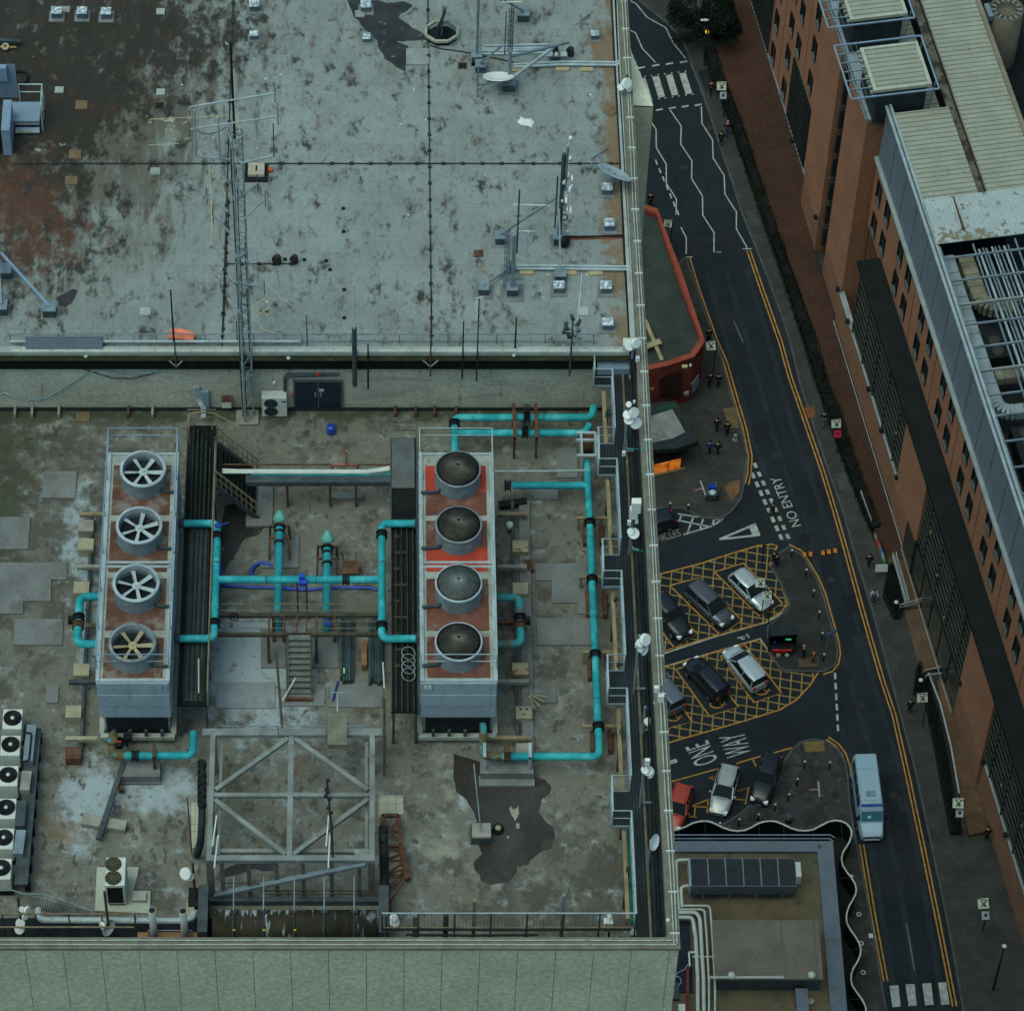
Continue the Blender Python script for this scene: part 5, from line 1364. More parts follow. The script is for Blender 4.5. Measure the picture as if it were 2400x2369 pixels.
for i,(r,x0_,y0_,x1_,y1_,lab)in enumerate(pads):
 a0,a1=P(r,x0_,y1_,ZL),P(r,x1_,y0_,ZL)
 MB().bx(a0 .x,a1 .x,a0 .y,a1 .y,ZL+.003,ZL+.07).thing('concrete_pad',m_pad if i!=6 else mat('pale_slab',(.24,.27,.28),.8,.2,1,layers=[dict(col=(.12,.13,.14),scale=1.2,lo=.55,hi=.75,amt=.6)]),'flat grey concrete '+lab,'pad','concrete pads on the lower roof')
def polypad(lab,r,pts,h=.07,m_=None):
 MB().prism(PL(r,pts,ZL),ZL+.003,ZL+h).thing('concrete_pad',m_ or m_pad,lab,'pad','concrete pads on the lower roof')
polypad('stepped grey concrete pad by the left edge beside the tower','d',[(-10,1240),(375,1240),(375,1335),(285,1335),(285,1455),(130,1455),(130,1525),(-10,1525)])
polypad('stepped pale pad left of the right-hand teal pipe, higher of two','e',[(1085,1245),(1370,1245),(1370,1525),(1320,1525),(1320,1465),(1175,1465),(1175,1340),(1085,1340)])
polypad('grey pad in front of the pumps under the left pump stand','n2',[(500,290),(720,290),(720,635),(500,635)])
polypad('grey pad right of the access stair under the rack leg','n2',[(965,330),(1195,330),(1195,635),(965,635)])
polypad('broad dull pad below the two profile stacks','n2',[(1120,750),(1590,770),(1590,985),(1110,985)],.05)
for r,pts,lab in(('n3',[(1640,312),(1850,312),(1855,470),(1640,500)],'patch of cream square tiles right of the truss frame'),('n4',[(1450,780),(1510,780),(1500,1110),(1450,1130)],'narrow strip of cream tiles beside the black ducts')):
 q=PL(r,pts,ZL)
 MB().prism(q,ZL+.003,ZL+.04).thing('tile_patch',mat('cream_tiles',(.42,.42,.31),.6,.1,2,brick=dict(w=.3,h=.3,ms=.012,m=.55,c2=.95,offset=0)),lab,'tiles')
def sleeper_row(r,x,items,lab):
 for(y,mtl,w,note)in items:
  q=P(r,x,y,ZL+.45)
  MB().bx(q.x-w/2,q.x+w/2,q.y-.3,q.y+.25,ZL,ZL+.45).thing('ballast_block',mtl,lab+note,'ballast block','ballast blocks beside the towers')
m_bt=mat('ballast_cream',(.33,.30,.20),.9,.15,3)
m_bt2=mat('ballast_stained',(.33,.30,.20),.9,.15,3,layers=[dict(col=(.22,.06,.03),scale=3.2,lo=.52,hi=.6,amt=.9)])
sleeper_row('e',1000,[(1140,m_bt2,.62,'highest, with red stains'),(1375,m_bt,.6,'with two dark holes'),(1825,m_bt2,.62,'low one with red stains')],'cream ballast block right of the red tower, ')
sleeper_row('h',1020,[(235,m_bt,.62,'cream with a scribbled smiling face'),(440,m_block,.62,'grey, at the lowest corner')],'ballast block right of the red tower, ')
q=P('h',1020,235,ZL+.456)
MB().box(q+Vector((-.12,.12,0)),(.09,.07,.01)).box(q+Vector((.12,.12,0)),(.09,.07,.01)).box(q+Vector((0,-.12,0)),(.16,.04,.01)).ground('block_scribble',m_black)
sleeper_row('d',480,[(1025,m_block,.6,'topmost'),(1130,m_bt,.6,'cream with rust specks')],'ballast block left of the white-bladed tower, ')
sleeper_row('d',455,[(1370,m_bt,.6,'beside the C-shaped pipe'),(1830,m_bt,.6,'cream, low one')],'ballast block left of the white-bladed tower, ')
sleeper_row('g',410,[(230,m_bt,.6,'golden, lowest'),(460,m_rust,.6,'brown, at the sleeper end')],'ballast block left of the white-bladed tower, ')
def beam(lab,a,b_,w,h_,m_):
 MB().bar(a,b_,w,h_).thing('sleeper_beam',m_,lab,'beam','beams under the cooling towers')
beam('long pale sleeper beam along the left side of the white-bladed tower',P('d',515,980,ZL+.2),P('g',450,490,ZL+.2),.12,.25,m_steel_dk)
beam('long dark sleeper beam along the right side of the red tower',P('e',955,900,ZL+.2),P('h',985,470,ZL+.2),.12,.25,m_steel_dk)
beam('long concrete kerb beam right of the ballast blocks',P('e',1020,900,ZL+.12),P('h',1045,470,ZL+.12),.42,.2,m_pad)
for r,x0_,x1_,y,m_,lab in(('d',445,575,968,m_wood,'topmost timber cross beam sticking out left of the white-bladed tower'),('d',430,555,1262,m_block,'pale cross beam left of the white-bladed tower above the C pipe'),('d',480,540,1590,m_wood,'short timber cross beam beside the C-shaped pipe'),('g',385,530,70,m_steel_dk,'dark cross beam left of the blue-grey hood'),('g',365,545,388,m_bt,'lowest cream cross beam left of the white-bladed tower'),('e',870,1035,968,m_wood,'topmost cross beam right of the red tower'),('e',870,1035,1262,m_block,'pale cross beam right of the red tower'),('e',870,960,1570,m_rust,'short tan cross beam inside the C-shaped rusty pipe'),('h',870,1048,70,m_block,'pale cross beam beside the red tower hood'),('h',855,1055,385,m_wood,'lowest timber cross beam right of the red tower')):
 a,b_=P(r,x0_,y,ZL+.5),P(r,x1_,y,ZL+.5)
 MB().bar(a,b_,.16,.18).thing('cross_beam',m_,lab,'beam','cross beams under the cooling towers')
q=P('n5',150,1330,ZL+.5)
MB().lathe([(.001,0),(.13,0),(.13,.3),(.001,.3)],q-Vector((0,0,.3)),14).thing('paint_tin',m_white,'white paint tin standing beside the red tower','tin')
q=P('n5',345,1740,ZL+.25)
MB().prism([q+Vector(v_)for v_ in((-.35,.2,0),(.1,.25,0),(.2,-.25,0),(-.05,-.3,0),(-.1,0,0))],ZL+.01,ZL+.22).thing('rusty_bracket',m_rust,'bent rust-brown sheet bracket lying by the ballast blocks','scrap metal')
q=P('n6',410,1330,ZL+.2)
mb=MB()
for a in(-1.2,-.9,-.5,-.2):
 mb.bar(q+Vector((-.3,.35,.1)),q+Vector((-.3+.75*math.cos(a),.35+.75*math.sin(a),.1)),.05)
mb.thing('splayed_laths',m_bt,'fan of splayed pale laths beside the scribbled block','scrap timber')
a,b_=P('e',880,915,ZL+.2),P('e',1035,895,ZL+.2)
MB().bar(a,b_,.3,.18).thing('black_channel',m_black,'black channel lying right of the red tower top cell','scrap metal')
blotch('puddle','n7',[(-390,-60),(-270,-20),(-100,30),(100,40),(270,50),(290,95),(390,165),(470,185),(525,255),(500,320),(470,345),(430,400),(405,490),(480,580),(540,620),(560,720),(520,830),(440,850),(330,930),(310,975),(205,1000),(140,1150),(-40,1160),(-130,1120),(-140,1080),(-190,1020),(-200,960),(-120,880),(-150,800),(-130,700),(-180,640),(-170,560),(-210,470),(-260,380),(-360,300),(-390,150)],ZL,mat('puddle_water',(.042,.036,.030),.16,.35,.5,spec=.35,layers=[dict(col=(.085,.075,.06),scale=.8,lo=.5,hi=.72,amt=.55)]))
for pts in([(130,455),(150,430),(165,460),(200,450),(215,425),(225,500),(200,545),(185,570),(150,505)],[(195,590),(230,592),(228,638),(200,640)],[(430,390),(450,355),(470,385),(490,402)],[(105,715),(135,710),(125,740)]):
 blotch('dry_patch','n7',pts,ZL+.006,mat('dry_screed',(.30,.28,.22),.85,.15,2),.004)
q=P('n7',30,640,ZL+.1)
bl_=thing('roof_ball','small black and pale hemisphere marker standing in the puddle','marker',q)
MB().lathe([(.24,0),(.2,.15),(.1,.22),(.001,.24)],(q.x,q.y,ZL),16).build('base',m_black,bl_)
MB().lathe([(.12,.0),(.09,.06),(.001,.08)],(q.x,q.y-.03,ZL+.21),12).build('cap',m_bt,bl_)
q=P('h',780,905,ZL+.5)
wb=thing('weighted_stand','stack of dark ballast slabs holding a thin pole at the puddle edge','ballast stand',(q.x,q.y,ZL))
for k in range(4):
 MB().box((q.x+.02*(k%2),q.y+.05,ZL+.1+.13*k),(.78-.03*k,.62,.11)).build('slab',m_steel_dk if k<3 else m_block,wb)
MB().tube([(q.x,q.y,ZL+.55),P('h',740,525,ZL+1.2)],.025,6).build('pole',m_steel,wb)
a,b_=P('n4',935,480,ZL+.5),P('n4',745,1055,ZL+.35)
cb=thing('channel_beam','long dark steel channel lying slanted in front of the left tower','beam',b_)
MB().bar(a,b_,.2,.16).build('channel',m_steel_dk,cb)
q=P('n4',785,970,ZL+.15)
MB().obox(q+Vector((-.85,.12,-.12)),(1.65,-.28,0),(.07,.42,0),(0,0,.24)).build('weight',m_block,cb)
MB().obox(P('n4',900,705,ZL+.1),(.2,0,0),(0,.2,0),(0,0,.25)).build('bracket',m_rust,cb)
MB().prism(PL('n4',[(735,1275),(1050,1275),(1045,1330),(1010,1455),(1140,1455),(1138,1625),(720,1605)],ZL),ZL+.004,ZL+.1).thing('cream_slab',mat('cream_concrete',(.38,.40,.33),.85,.12,1.5),'cream concrete slab under the free-standing twin-fan condenser','slab')
q=P('n4',870,1550,ZL+.2);z1_=ztop(q,'n4',0,1405)
x0_,x1_=P('n4',795,1400,z1_).x,P('n4',945,1400,z1_).x
yb_2=P('n4',0,1190,z1_).y
tw=thing('condenser_unit','free-standing cream condenser with two round fans on top on the slab','air conditioner',(q.x,q.y,ZL))
MB().bx(x0_,x1_,q.y,yb_2,ZL+.25,z1_).build('casing',m_white,tw,bevel=.02)
MB().bx(x0_+.06,x0_+.62,q.y-.012,q.y-.003,ZL+.35,z1_-.15).build('louvre',m_black,tw)
for yy in(1243,1348):
 c=P('n4',858,yy,z1_);fan_face(tw,c+Vector((0,0,.006)),.3,(0,0,1),mat('grille_olive',(.18,.17,.10),.7))
MB().bx(x0_+.1,x1_-.1,q.y+.05,yb_2-.05,ZL+.1,ZL+.25).build('feet',m_steel_dk,tw)
MB().box(P('n4',935,1480,ZL+.5),(.16,.2,.3)).build('isolator',m_rust,tw)
MB().box(P('n4',1055,1490,ZL+.2),(.5,.4,.2)).thing('step_block',mat('cream_concrete',(.38,.40,.33)),'small cream block on the right of the condenser slab','block')
six=[(95,138,'topmost'),(80,338,'second from the top'),(62,568,'third from the top'),(46,815,'third from the bottom'),(28,1043,'second from the bottom'),(10,1272,'lowest, cut by the edge')]
zf=ZL+1.15
fu=None
for i,(x,y,w)in enumerate(six):
 c=P('n4',x,y,zf);lab='white square fan unit in the left-edge row, '+w
 if fu is None:
  fu=thing('fan_unit',lab,'air conditioner',(c.x,c.y,ZL),'row of white fan units at the left edge')
  MB().bx(c.x-.37,c.x+.37,c.y-.48,c.y+.42,ZL+.3,zf).build('casing',m_white,fu,bevel=.03)
  cw_=MB().lathe([(.345,.0),(.345,.035),(.31,.035),(.30,.012),(.001,.01)],(c.x,c.y,zf+.001),28).build('fan_cowl',m_black,fu)
  mb=MB()
  for r in(.14,.19,.24,.29):
   mb.ring((c.x,c.y,zf+.035),(0,0,1),r,.006,24,4)
  mb.build('guard_rings',m_cable,cw_)
  MB().lathe([(.075,0),(.07,.03),(.001,.04)],(c.x,c.y,zf+.03),14).build('hub',m_white,cw_)
  MB().bx(c.x-.36,c.x+.36,c.y-.47,c.y+.41,ZL,ZL+.3).build('stand',m_black,fu)
 else:
  dup(fu,(c.x,c.y,ZL),0,lab)
gz=ZL+.75
gt=thing('louvred_gantry','dark gantry with grey louvre boxes running beside the white fan units','gantry',P('n4',200,700,ZL))
def gp(x,y):
 return P('n4',x,y,gz)
MB().bar(gp(262,230),gp(158,1400),.5,.1).build('deck',m_steel_dk,gt)
for(xa1,ya1,xb1,yb1_,m_)in((245,225,215,500,m_steel),(210,575,190,720,m_block),(170,800,155,990,m_steel_dk),(165,1020,140,1200,m_steel)):
 MB().bar(gp(xa1,ya1)+Vector((0,0,.2)),gp(xb1,yb1_)+Vector((0,0,.2)),.36,.3).build('louvre_box',m_,gt)
mb=MB()
for k in range(9):
 q=gp(292-k*11,240+k*140);mb.box(q+Vector((0,0,-.3)),(.2,.3,.6))
mb.split('foot',m_black,gt)
mb=MB()
for(x,y)in((176,345),(157,570),(142,808),(125,1050),(108,1275)):
 mb.lathe([(.05,0),(.045,.04),(.001,.06)],gp(x,y)+Vector((-.1,0,.25)),10)
mb.split('amber_lamp',mat('amber',(.6,.22,.04),.5),gt)
MB().tube(bend([gp(190,290)+Vector((0,0,.4)),gp(245,295)+Vector((0,0,.4)),gp(225,505)+Vector((0,0,.4)),gp(165,510)+Vector((0,0,.4))],.1),.035,6).build('black_pipe',m_black,gt)
zd=ZL+1.2
dpts=[P('n4',290,1580,zd),P('n4',295,1665,zd),P('n4',700,1668,zd),P('n4',1370,1672,zd),P('n4',1465,1650,zd),P('n4',1475,1590,zd+.2)]
hd_=thing('ribbed_duct','long ribbed silver duct running along the front trough','duct',dpts[1])
MB().tube(bend(dpts,.3),.12,12).build('duct',m_steel_lt,hd_)
mb=MB()
for k in range(34):
 q=dpts[1].lerp(dpts[3],k/34*.7+.02);mb.ring(q,(1,0,0),.125,.012,12,4)
mb.build('ribs',m_white,hd_)
for i,(xt,yt_,xb1,yb1_)in enumerate(((1155,1592,1170,1795),(1385,1597,1402,1795))):
 q=P('n4',xb1,yb1_,ZL+.9);z1_=ztop(q,'n4',0,yt_)
 t=thing('flue',('left','right')[i]+' one of two pale vertical flue pipes at the front edge','flue',(q.x,q.y,ZL),'vertical flues at the front edge')
 MB().cyl((q.x,q.y,ZL),.135,z1_-ZL,16).build('pipe',mat('flue_grey',(.34,.37,.38),.5,.15,2),t)
 MB().disc((q.x,q.y,z1_+.008),.115,16).build('mouth',m_black,t)
 MB().bx(q.x-.2,q.x+.2,q.y-.2,q.y+.2,ZL,ZL+.5).build('base',m_steel_dk,t)
zt2=ZL+1.5
fr_=thing('front_trough_rail','rails and dark trough along the front edge at the left','railing',(-8,YF+1.2,ZL))
xe=P('n4',1020,1620,zt2+.6).x
y_r=P('n4',0,1620,zt2+.6).y
MB().bar((-18,y_r,zt2+.6),(xe,y_r,zt2+.6),.04).bar((-18,P('n4',0,1720,zt2+.6).y,zt2+.6),(xe,P('n4',0,1720,zt2+.6).y,zt2+.6),.05).build('rail',m_wood,fr_)
mb=MB()
for k in range(7):
 xx=-16+k*(xe+16)/6
 mb.bar((xx,y_r,ZL),(xx,y_r,zt2+.6),.05)
mb.split('post',m_steel_dk,fr_)
MB().bx(-18,-5.4,YF+.5,P('n4',0,1650,ZL+.06).y,ZL+.01,ZL+.06).build('trough_floor',mat('trough_black',(.012,.016,.017),.8,.4,2),fr_)
MB().bx(-18,-5.4,YF+.45,YF+.75,ZL+.4,ZL+.5).bx(-18,-5.4,YF+1.0,YF+1.2,ZL+.7,ZL+.8).build('trough_beams',m_steel_dk,fr_)
fg=thing('flue_guard','thin rail guard around the feet of the two flues','railing',P('n4',1280,1780,ZL))
g0,g1=P('n4',1125,1745,ZL+1.3),P('n4',1450,1745,ZL+1.3)
mb=MB().bar(g0,g1,.035).bar(g0-Vector((0,.3,.5)),g1-Vector((0,.3,.5)),.035)
for q in(g0,g1,P('n4',1020,1640,ZL+1.5),P('n4',1550,1740,ZL+1.4)):
 mb.bar(q,(q.x,q.y,ZL),.05)
mb.build('rail',m_steel,fg)
q0,q1=P('n4',1040,1820,ZL+.9),P('n4',1540,1820,ZL+.9)
MB().bx(q0 .x,q1 .x,q0 .y-.15,q0 .y+.35,ZL+.3,ZL+.9).build('timber_plinth',mat('timber_orange',(.26,.14,.07)),fg)
sl=MB();
for k in range(24):
 a=P('n4',215+k*20,1478+k*4.5+(8 if k>8 else 0),ZL+.9);sl.bar(a,(a.x+.02,a.y,ZL),.03)
a,b_=P('n4',0,1408,ZL+.9),P('n4',180,1470,ZL+.9)
sl.bar(a,b_,.04).bar(b_,P('n4',330,1470,ZL+.9),.04).bar(P('n4',330,1470,ZL+.9),P('n4',700,1598,ZL+.9),.04)
sl.thing('slatted_guard',m_steel,'slanting slatted guard rail near the front left corner','railing')
def on_pole(lab,r,xb,yb,zb0,ytop,items,pm=None,name='dish_post'):
 q=P(r,xb,yb,zb0);z1=ztop(q,r,0,ytop)
 its=[]
 for(x,y,n,R,kind)in items:
  c=on_plane(r,x,y,Vector((0,q.y-.1,0)),Vector((0,1,0)));its.append((c,n,R,kind))
 return cluster(lab,q,z1,its,None,pm,name)
on_pole('brown slanting pole with white twin dishes right of the tile strip','n4',1480,1520,ZL,1230,[(1408,1315,(-.5,-.6,.5),.24,'drum'),(1435,1335,(.1,-.8,.4),.18,'drum')],m_rust)
on_pole('post with a white half-turned dish above the front trough','n4',835,1840,ZL+.3,1450,[(825,1725,(.75,-.55,.2),.33,'dish'),(778,1710,(-.7,-.6,.2),.16,'drum')],m_rust)
on_pole('post clustered with many small white antennas at front left','n4',180,1800,ZL+.3,1490,[(205,1590,(.7,-.5,.2),.15,'drum'),(165,1585,(-.5,-.6,.4),.12,'drum'),(190,1640,(.4,-.7,.3),.13,'drum'),(155,1690,(-.1,-.7,.6),.18,'drum'),(150,1735,(-.2,-.6,.7),.19,'drum')])
q=P('n4',1480,1540,ZL)
MB().bx(q.x-.25,q.x+.1,q.y-.3,q.y+.5,ZL,ZL+.3).thing('foot_block',m_black,'black foot block under the brown slanting pole','block')
q=P('n4',1440,1610,ZL+.2)
MB().bx(q.x-.15,q.x+.15,q.y-.3,q.y+.4,ZL,ZL+.25).thing('stone_stub',m_bt,'narrow stone stub between the pole and the silver duct','block')
m_cor=mat('corrugated_blue_black',(.022,.032,.038),.6,.3,3)
def corrug(lab,r,pts,z,Rr):
 q=bend([P(r,x,y,zz)for(x,y,zz)in pts],.4)
 t=thing('corrugated_duct',lab,'duct',q[0],'black corrugated ducts beside the truss frame')
 MB().tube(q,Rr,14).build('hose',m_cor,t)
 mb=MB();L_=sum((q[i+1]-q[i]).length for i in range(len(q)-1));d_=0
 for i in range(len(q)-1):
  s_=(q[i+1]-q[i]);n_=max(1,int(s_.length/.09))
  for j in range(n_):
   mb.ring(q[i]+s_*j/n_,s_,Rr,.014,14,4)
 mb.build('ribs',m_cor,t)
 return t
t=corrug('black corrugated duct with a row of holes left of the truss frame','n4',[(1530,490,ZL+2.4),(1530,900,ZL+2.2),(1520,1080,ZL+1.4),(1490,1180,ZL+.3)],ZL,.135)
for i,y in enumerate((492,565,625,675,728,785)):
 c=P('n4',1530,y,ZL+2.42);MB().lathe([(.17,-.1),(.17,.14),(.12,.14),(.11,0),(.001,0)],c,16,(0,.25,1)).build('spigot',m_black,t)
t=corrug('black corrugated duct end right of the truss frame','n3',[(1680,640,ZL+2.2),(1685,780,ZL+2.0),(1690,950,ZL+1.0),(1690,1250,ZL+.2)],ZL,.17)
for y in(610,690):
 c=P('n3',1680,y,ZL+2.22);MB().lathe([(.17,-.1),(.17,.16),(.12,.16),(.11,0),(.001,0)],c,16,(0,.2,1)).build('spigot',m_black,t)
zF=ZL+2.7
m_tr=mat('truss_paint',(.205,.225,.21),.7,.25,1,layers=[dict(col=(.12,.085,.055),scale=1.3,lo=.52,hi=.72,amt=.6),dict(col=(.30,.33,.32),scale=.9,lo=.6,hi=.75,amt=.5)])
tf_=thing('truss_frame','large pale steel truss frame on posts at the middle of the front edge','steel frame',P('n3',870,850,ZL))
def T(r,x,y,z=zF):
 return P(r,x,y,z)
def tb(a,b_,w=.16,h_=.17,name='beam'):
 MB().bar(a,b_,w,h_).build(name,m_tr,tf_)
yTop=T('n2',0,1212).y;yBot=T('n3',0,857).y;yMid=T('n3',0,305).y
xl_,xr2=T('n3',195,500).x,T('n3',1585,500).x
xc=T('n3',880,400).x
MB().bar((xl_-.4,yTop,zF),(xr2+.35,yTop,zF),.3,.2).build('beam',m_tr,tf_)
tb((xl_-.1,yBot,zF+.02),(xr2+.1,yBot,zF+.02),.22,.2)
tb((xl_+.12,yMid,zF-.03),(xr2-.12,yMid,zF-.03))
for xx in(xl_,xr2):
 tb((xx,yTop-.15,zF),(xx,yBot-.1,zF),.19,.2)
tb((xc,yTop-.16,zF-.01),(xc,yBot+.12,zF-.01),.2,.12)
dg=[((xc-.12,yTop-.25),(xl_+.15,yMid+.22)),((xc+.12,yTop-.25),(xr2-.15,yMid+.2)),((xl_+.15,yMid-.22),(xc-.14,yBot+.2)),((xr2-.15,yMid-.18),(xc+.14,yBot+.2))]
for a,b_ in dg:
 MB().bar((*a,zF-.01),(*b_,zF-.01),.165,.16).build('brace',m_tr,tf_)
zF2=zF-.9
tb((xl_,T('n3',0,775,zF-.3).y,zF-.4),(xr2,T('n3',0,775,zF-.3).y,zF-.4),.16,.14)
for xx in(T('n2',140,1500).x,T('n2',1445,1500).x):
 tb((xx,yTop-.2,zF-.35),(xx,yBot+.4,zF-.35),.1,.1,'rail')
MB().bx(T('n3',1435,790).x,xr2-.1,T('n3',0,840).y,T('n3',0,770).y,zF-.05,zF).build('gusset_plate',m_tr,tf_)
m_post=mat('truss_post',(.14,.14,.125),.7,.25,2,layers=[dict(col=(.14,.08,.05),scale=2,lo=.56,hi=.7,amt=.6)])
for i,x in enumerate((185,290,520,760,990,1235,1475,1580)):
 xx=T('n3',x,880).x
 MB().bar((xx,yBot,ZL),(xx,yBot,zF-.1),.26 if i in(0,7)else .15,.2 if i in(0,7)else .14,up=(0,1,0)).build('post',m_post,tf_)
for xx in(xl_,xr2):
 MB().bar((xx,yTop,ZL),(xx,yTop,zF-.1),.2,up=(0,1,0)).bar((xx,yMid,ZL),(xx,yMid,zF-.1),.14,up=(0,1,0)).split('post',m_post,tf_)
def FB(x,y):
 return on_plane('n3',x,y,Vector((0,yBot-.12,0)),Vector((0,1,0)))
MB().bar(FB(230,1165),FB(1535,893),.18,.15).build('brace',m_steel,tf_)
zz=FB(800,1235).z
MB().bx(xl_-.2,xr2+.3,yBot-.32,yBot-.12,ZL+.02,ZL+.32).build('base_beam',m_steel_dk,tf_)
mb=MB()
for y in(1125,1155):
 mb.bar(FB(640,y),FB(1530,y),.035)
mb.bar(FB(110,1200),FB(1000,1195),.03).bar(FB(865,1125),FB(865,1205),.04).bar(FB(300,1060),FB(620,1065),.03)
mb.build('thin_rails',brn,tf_)
for(x0_,y0_,x1_,y1_)in((248,480,212,745),(262,650,228,930),(1212,480,1190,745),(1222,650,1208,930)):
 MB().tube([P('n3',x0_,y0_,zF+.2),P('n3',x1_,y1_,zF+.1)],.035,7).build('white_tube',m_white,tf_)
mb=MB()
q=bend([P('n3',x,y,zF+.3)for x,y in((1195,185),(1205,260),(1185,300),(1215,340),(1220,440),(1235,560),(1240,700),(1245,830))],.1,2)
mb.tube(q,.045,7)
for k in range(7):
 mb.box(q[k*2]+Vector((.05*(-1)**k,0,.05)),(.12,.1,.1))
mb.build('climbing_cable',m_cable,tf_)
q=P('n2',1185,1190,zF+.1)
MB().bx(q.x-.36,q.x+.36,q.y-.75,q.y+.65,zF+.02,zF+.3).build('junction_tank',mat('tank_olive',(.17,.17,.12),.7,.2,2),tf_)
MB().tube([q+Vector((0,.7,.2)),P('n2',1185,850,zF+.2)],.03,6).bar(P('n2',1120,848,zF+.2),P('n2',1250,848,zF+.2),.025).build('tank_vent',m_steel_lt,tf_)
zz=zF+.75
MB().bar(P('n2',150,1150,zz),P('n2',1085,1150,zz),.03).bar(P('n2',1265,1155,zz),P('n2',1445,1155,zz),.035).bar(P('n2',655,1150,zz),P('n2',655,1150,zz)-Vector((0,0,.7)),.04).bar(P('n2',1085,1150,zz),P('n2',1085,1150,zz)-Vector((0,0,.7)),.04).build('handrail',m_steel,tf_)
blotch('wet_patch','n3',[(270,1000),(330,930),(420,900),(620,890),(760,880),(740,950),(650,960),(560,940),(460,980),(330,1010)],ZL,wet_m,.004)
q0,q1=P('n3',215,1440,ZL+.9),P('n3',1625,1440,ZL+.9)
yk=P('n3',0,1405,ZL+1.1).y
ht_=thing('horizontal_tank','long rust-brown horizontal tank with straps at the front edge','tank',((q0 .x+q1 .x)/2,yk,ZL))
tm=mat('tank_mossy_rust',(.030,.029,.02),.75,.3,1.5,layers=[dict(col=(.05,.034,.02),scale=1.3,lo=.45,hi=.7,amt=.8),dict(col=(.32,.36,.36),scale=3.2,lo=.58,hi=.68,amt=.8,stretch=(1.6,.25,.25),bias=[((-4.6,yk+.45),1.9,.42,.13),((-.35,yk+.3),.5,.5,.15)]),dict(col=(.02,.03,.022),scale=1.0,lo=.5,hi=.75,amt=.6)])
MB().cyl((q0 .x,yk,ZL+.85),.62,q1 .x-q0 .x,28,(1,0,0)).build('shell',tm,ht_)
for i,x in enumerate((392,650,915,1172,1430)):
 xx=P('n3',x,1400,ZL+1.4).x
 s_=MB().ring((xx,yk,ZL+.85),(1,0,0),.64,.05,24,6).box((xx,yk+.25,ZL+1.46),(.24,.12,.12)).build('strap',mat('strap_blue_grey',(.035,.05,.06),.6),ht_)
 MB().tube([(xx,yk+.3,ZL+1.5),(xx,yBot-.3,ZL+2.0)],.03,6).build('hanger',m_steel,s_)
 if i<3:
  MB().box((xx+.03,yk-.45,ZL+1.36),(.1,.04,.1)).build('yellow_tag',mat('tag_yellow',(.7,.5,.05),.5),s_)
MB().bx(q0 .x,q0 .x+.4,yk-.5,yk+.5,ZL,ZL+.5).bx(q1 .x-.4,q1 .x,yk-.5,yk+.5,ZL,ZL+.5).build('saddle',m_black,ht_)
for xx,w in((q0 .x-.35,'left'),(q1 .x+.25,'right')):
 MB().bx(xx-.18,xx+.18,yk-.6,yBot-.35,ZL,ZL+1.5).thing('tank_end_stand',m_steel_dk,'dark stand at the %s end of the horizontal tank'%w,'stand')
q=P('n3',1745,1130,ZL)
sc=thing('rusty_tower','rusty braced ladder tower lying beside the tile patch','ladder tower',q)
zz=ZL+.6
a,b_,c_,d_=P('n3',1670,480,zz),P('n3',1815,480,zz),P('n3',1835,740,zz),P('n3',1690,740,zz)
a2,b2=P('n3',1740,1290,ZL+.3),P('n3',1890,1030,ZL+.3)
mb=MB().bar(a,b_,.13).bar(b_,c_,.13).bar(a,d_,.13).bar(d_,c_,.13).bar(a,c_,.06).bar(b_,d_,.06).bar(a.lerp(d_,.5),b_.lerp(c_,.5),.1).bar(d_,(d_.x,d_.y,ZL),.1).bar(a,(a.x,a.y,ZL),.1).bar(b_,(b_.x,b_.y,ZL),.1)
mb.build('frame',m_rust,sc)
mb=MB().bar(c_,b2,.22).bar(d_,a2,.12)
for k in range(5):
 p0_,p1_=d_.lerp(a2,k/4.5),c_.lerp(b2,k/4.5);mb.bar(p0_,p1_,.07)
 if k:
  mb.bar(d_.lerp(a2,(k-1)/4.5),p1_,.05)
mb.build('ladder',m_rust,sc)
q=P('n3',1785,890,ZL+.15)
MB().bx(q.x-.35,q.x+.35,q.y-.55,q.y+.55,ZL+.01,ZL+.3).build('infill_board',m_bt,sc)
zh=ZD+1.05
hp_=[('e',1410,-80),('e',1415,155),('e',1515,155),('e',1525,480),('e',1435,480),('e',1443,655),('e',1541,655),('e',1556,1103),('e',1459,1103),('e',1466,1280),('e',1566,1280),('e',1589,1750),('e',1486,1750),('h',1496,103),('h',1597,103),('h',1615,592),('h',1511,592),('h',1522,788),('h',1622,788),('h',1640,1360)]
hp_=[P(r,x,y,zh)for r,x,y in hp_]
for i in range(len(hp_)-1):
 a,b_=hp_[i],hp_[i+1]
 if abs(a.x-b_.x)<abs(a.y-b_.y):
  mx=(a.x+b_.x)/2;
  if i==0:
   a.x=mx
  b_.x=a.x
 else:
  b_.y=a.y
wk=thing('walkway','dark grated walkway with a zigzag silver handrail along the right parapet','walkway',(XR-1.4,80,ZD))
front_y=YF+.6
poly=[(v_.x+.04,v_.y)for v_ in hp_]+[(hp_[-1].x+.04,front_y),(XR-.62,front_y),(XR-.62,hp_[0].y)]
MB().prism(poly,ZD-.06,ZD).build('grating',m_grate2,wk)
mb=MB().tube(hp_,.028,6);mb.tube([v_-Vector((0,0,.5))for v_ in hp_],.02,6)
mb.build('handrail',m_steel_lt,wk)
mb=MB()
for i in range(len(hp_)-1):
 n_=max(1,int((hp_[i+1]-hp_[i]).length/1.3))
 for j in range(n_):
  q=hp_[i].lerp(hp_[i+1],j/n_);mb.bar((q.x,q.y,ZD-.05),q,.035)
mb.split('handrail_post',m_steel,wk)
edge=MB()
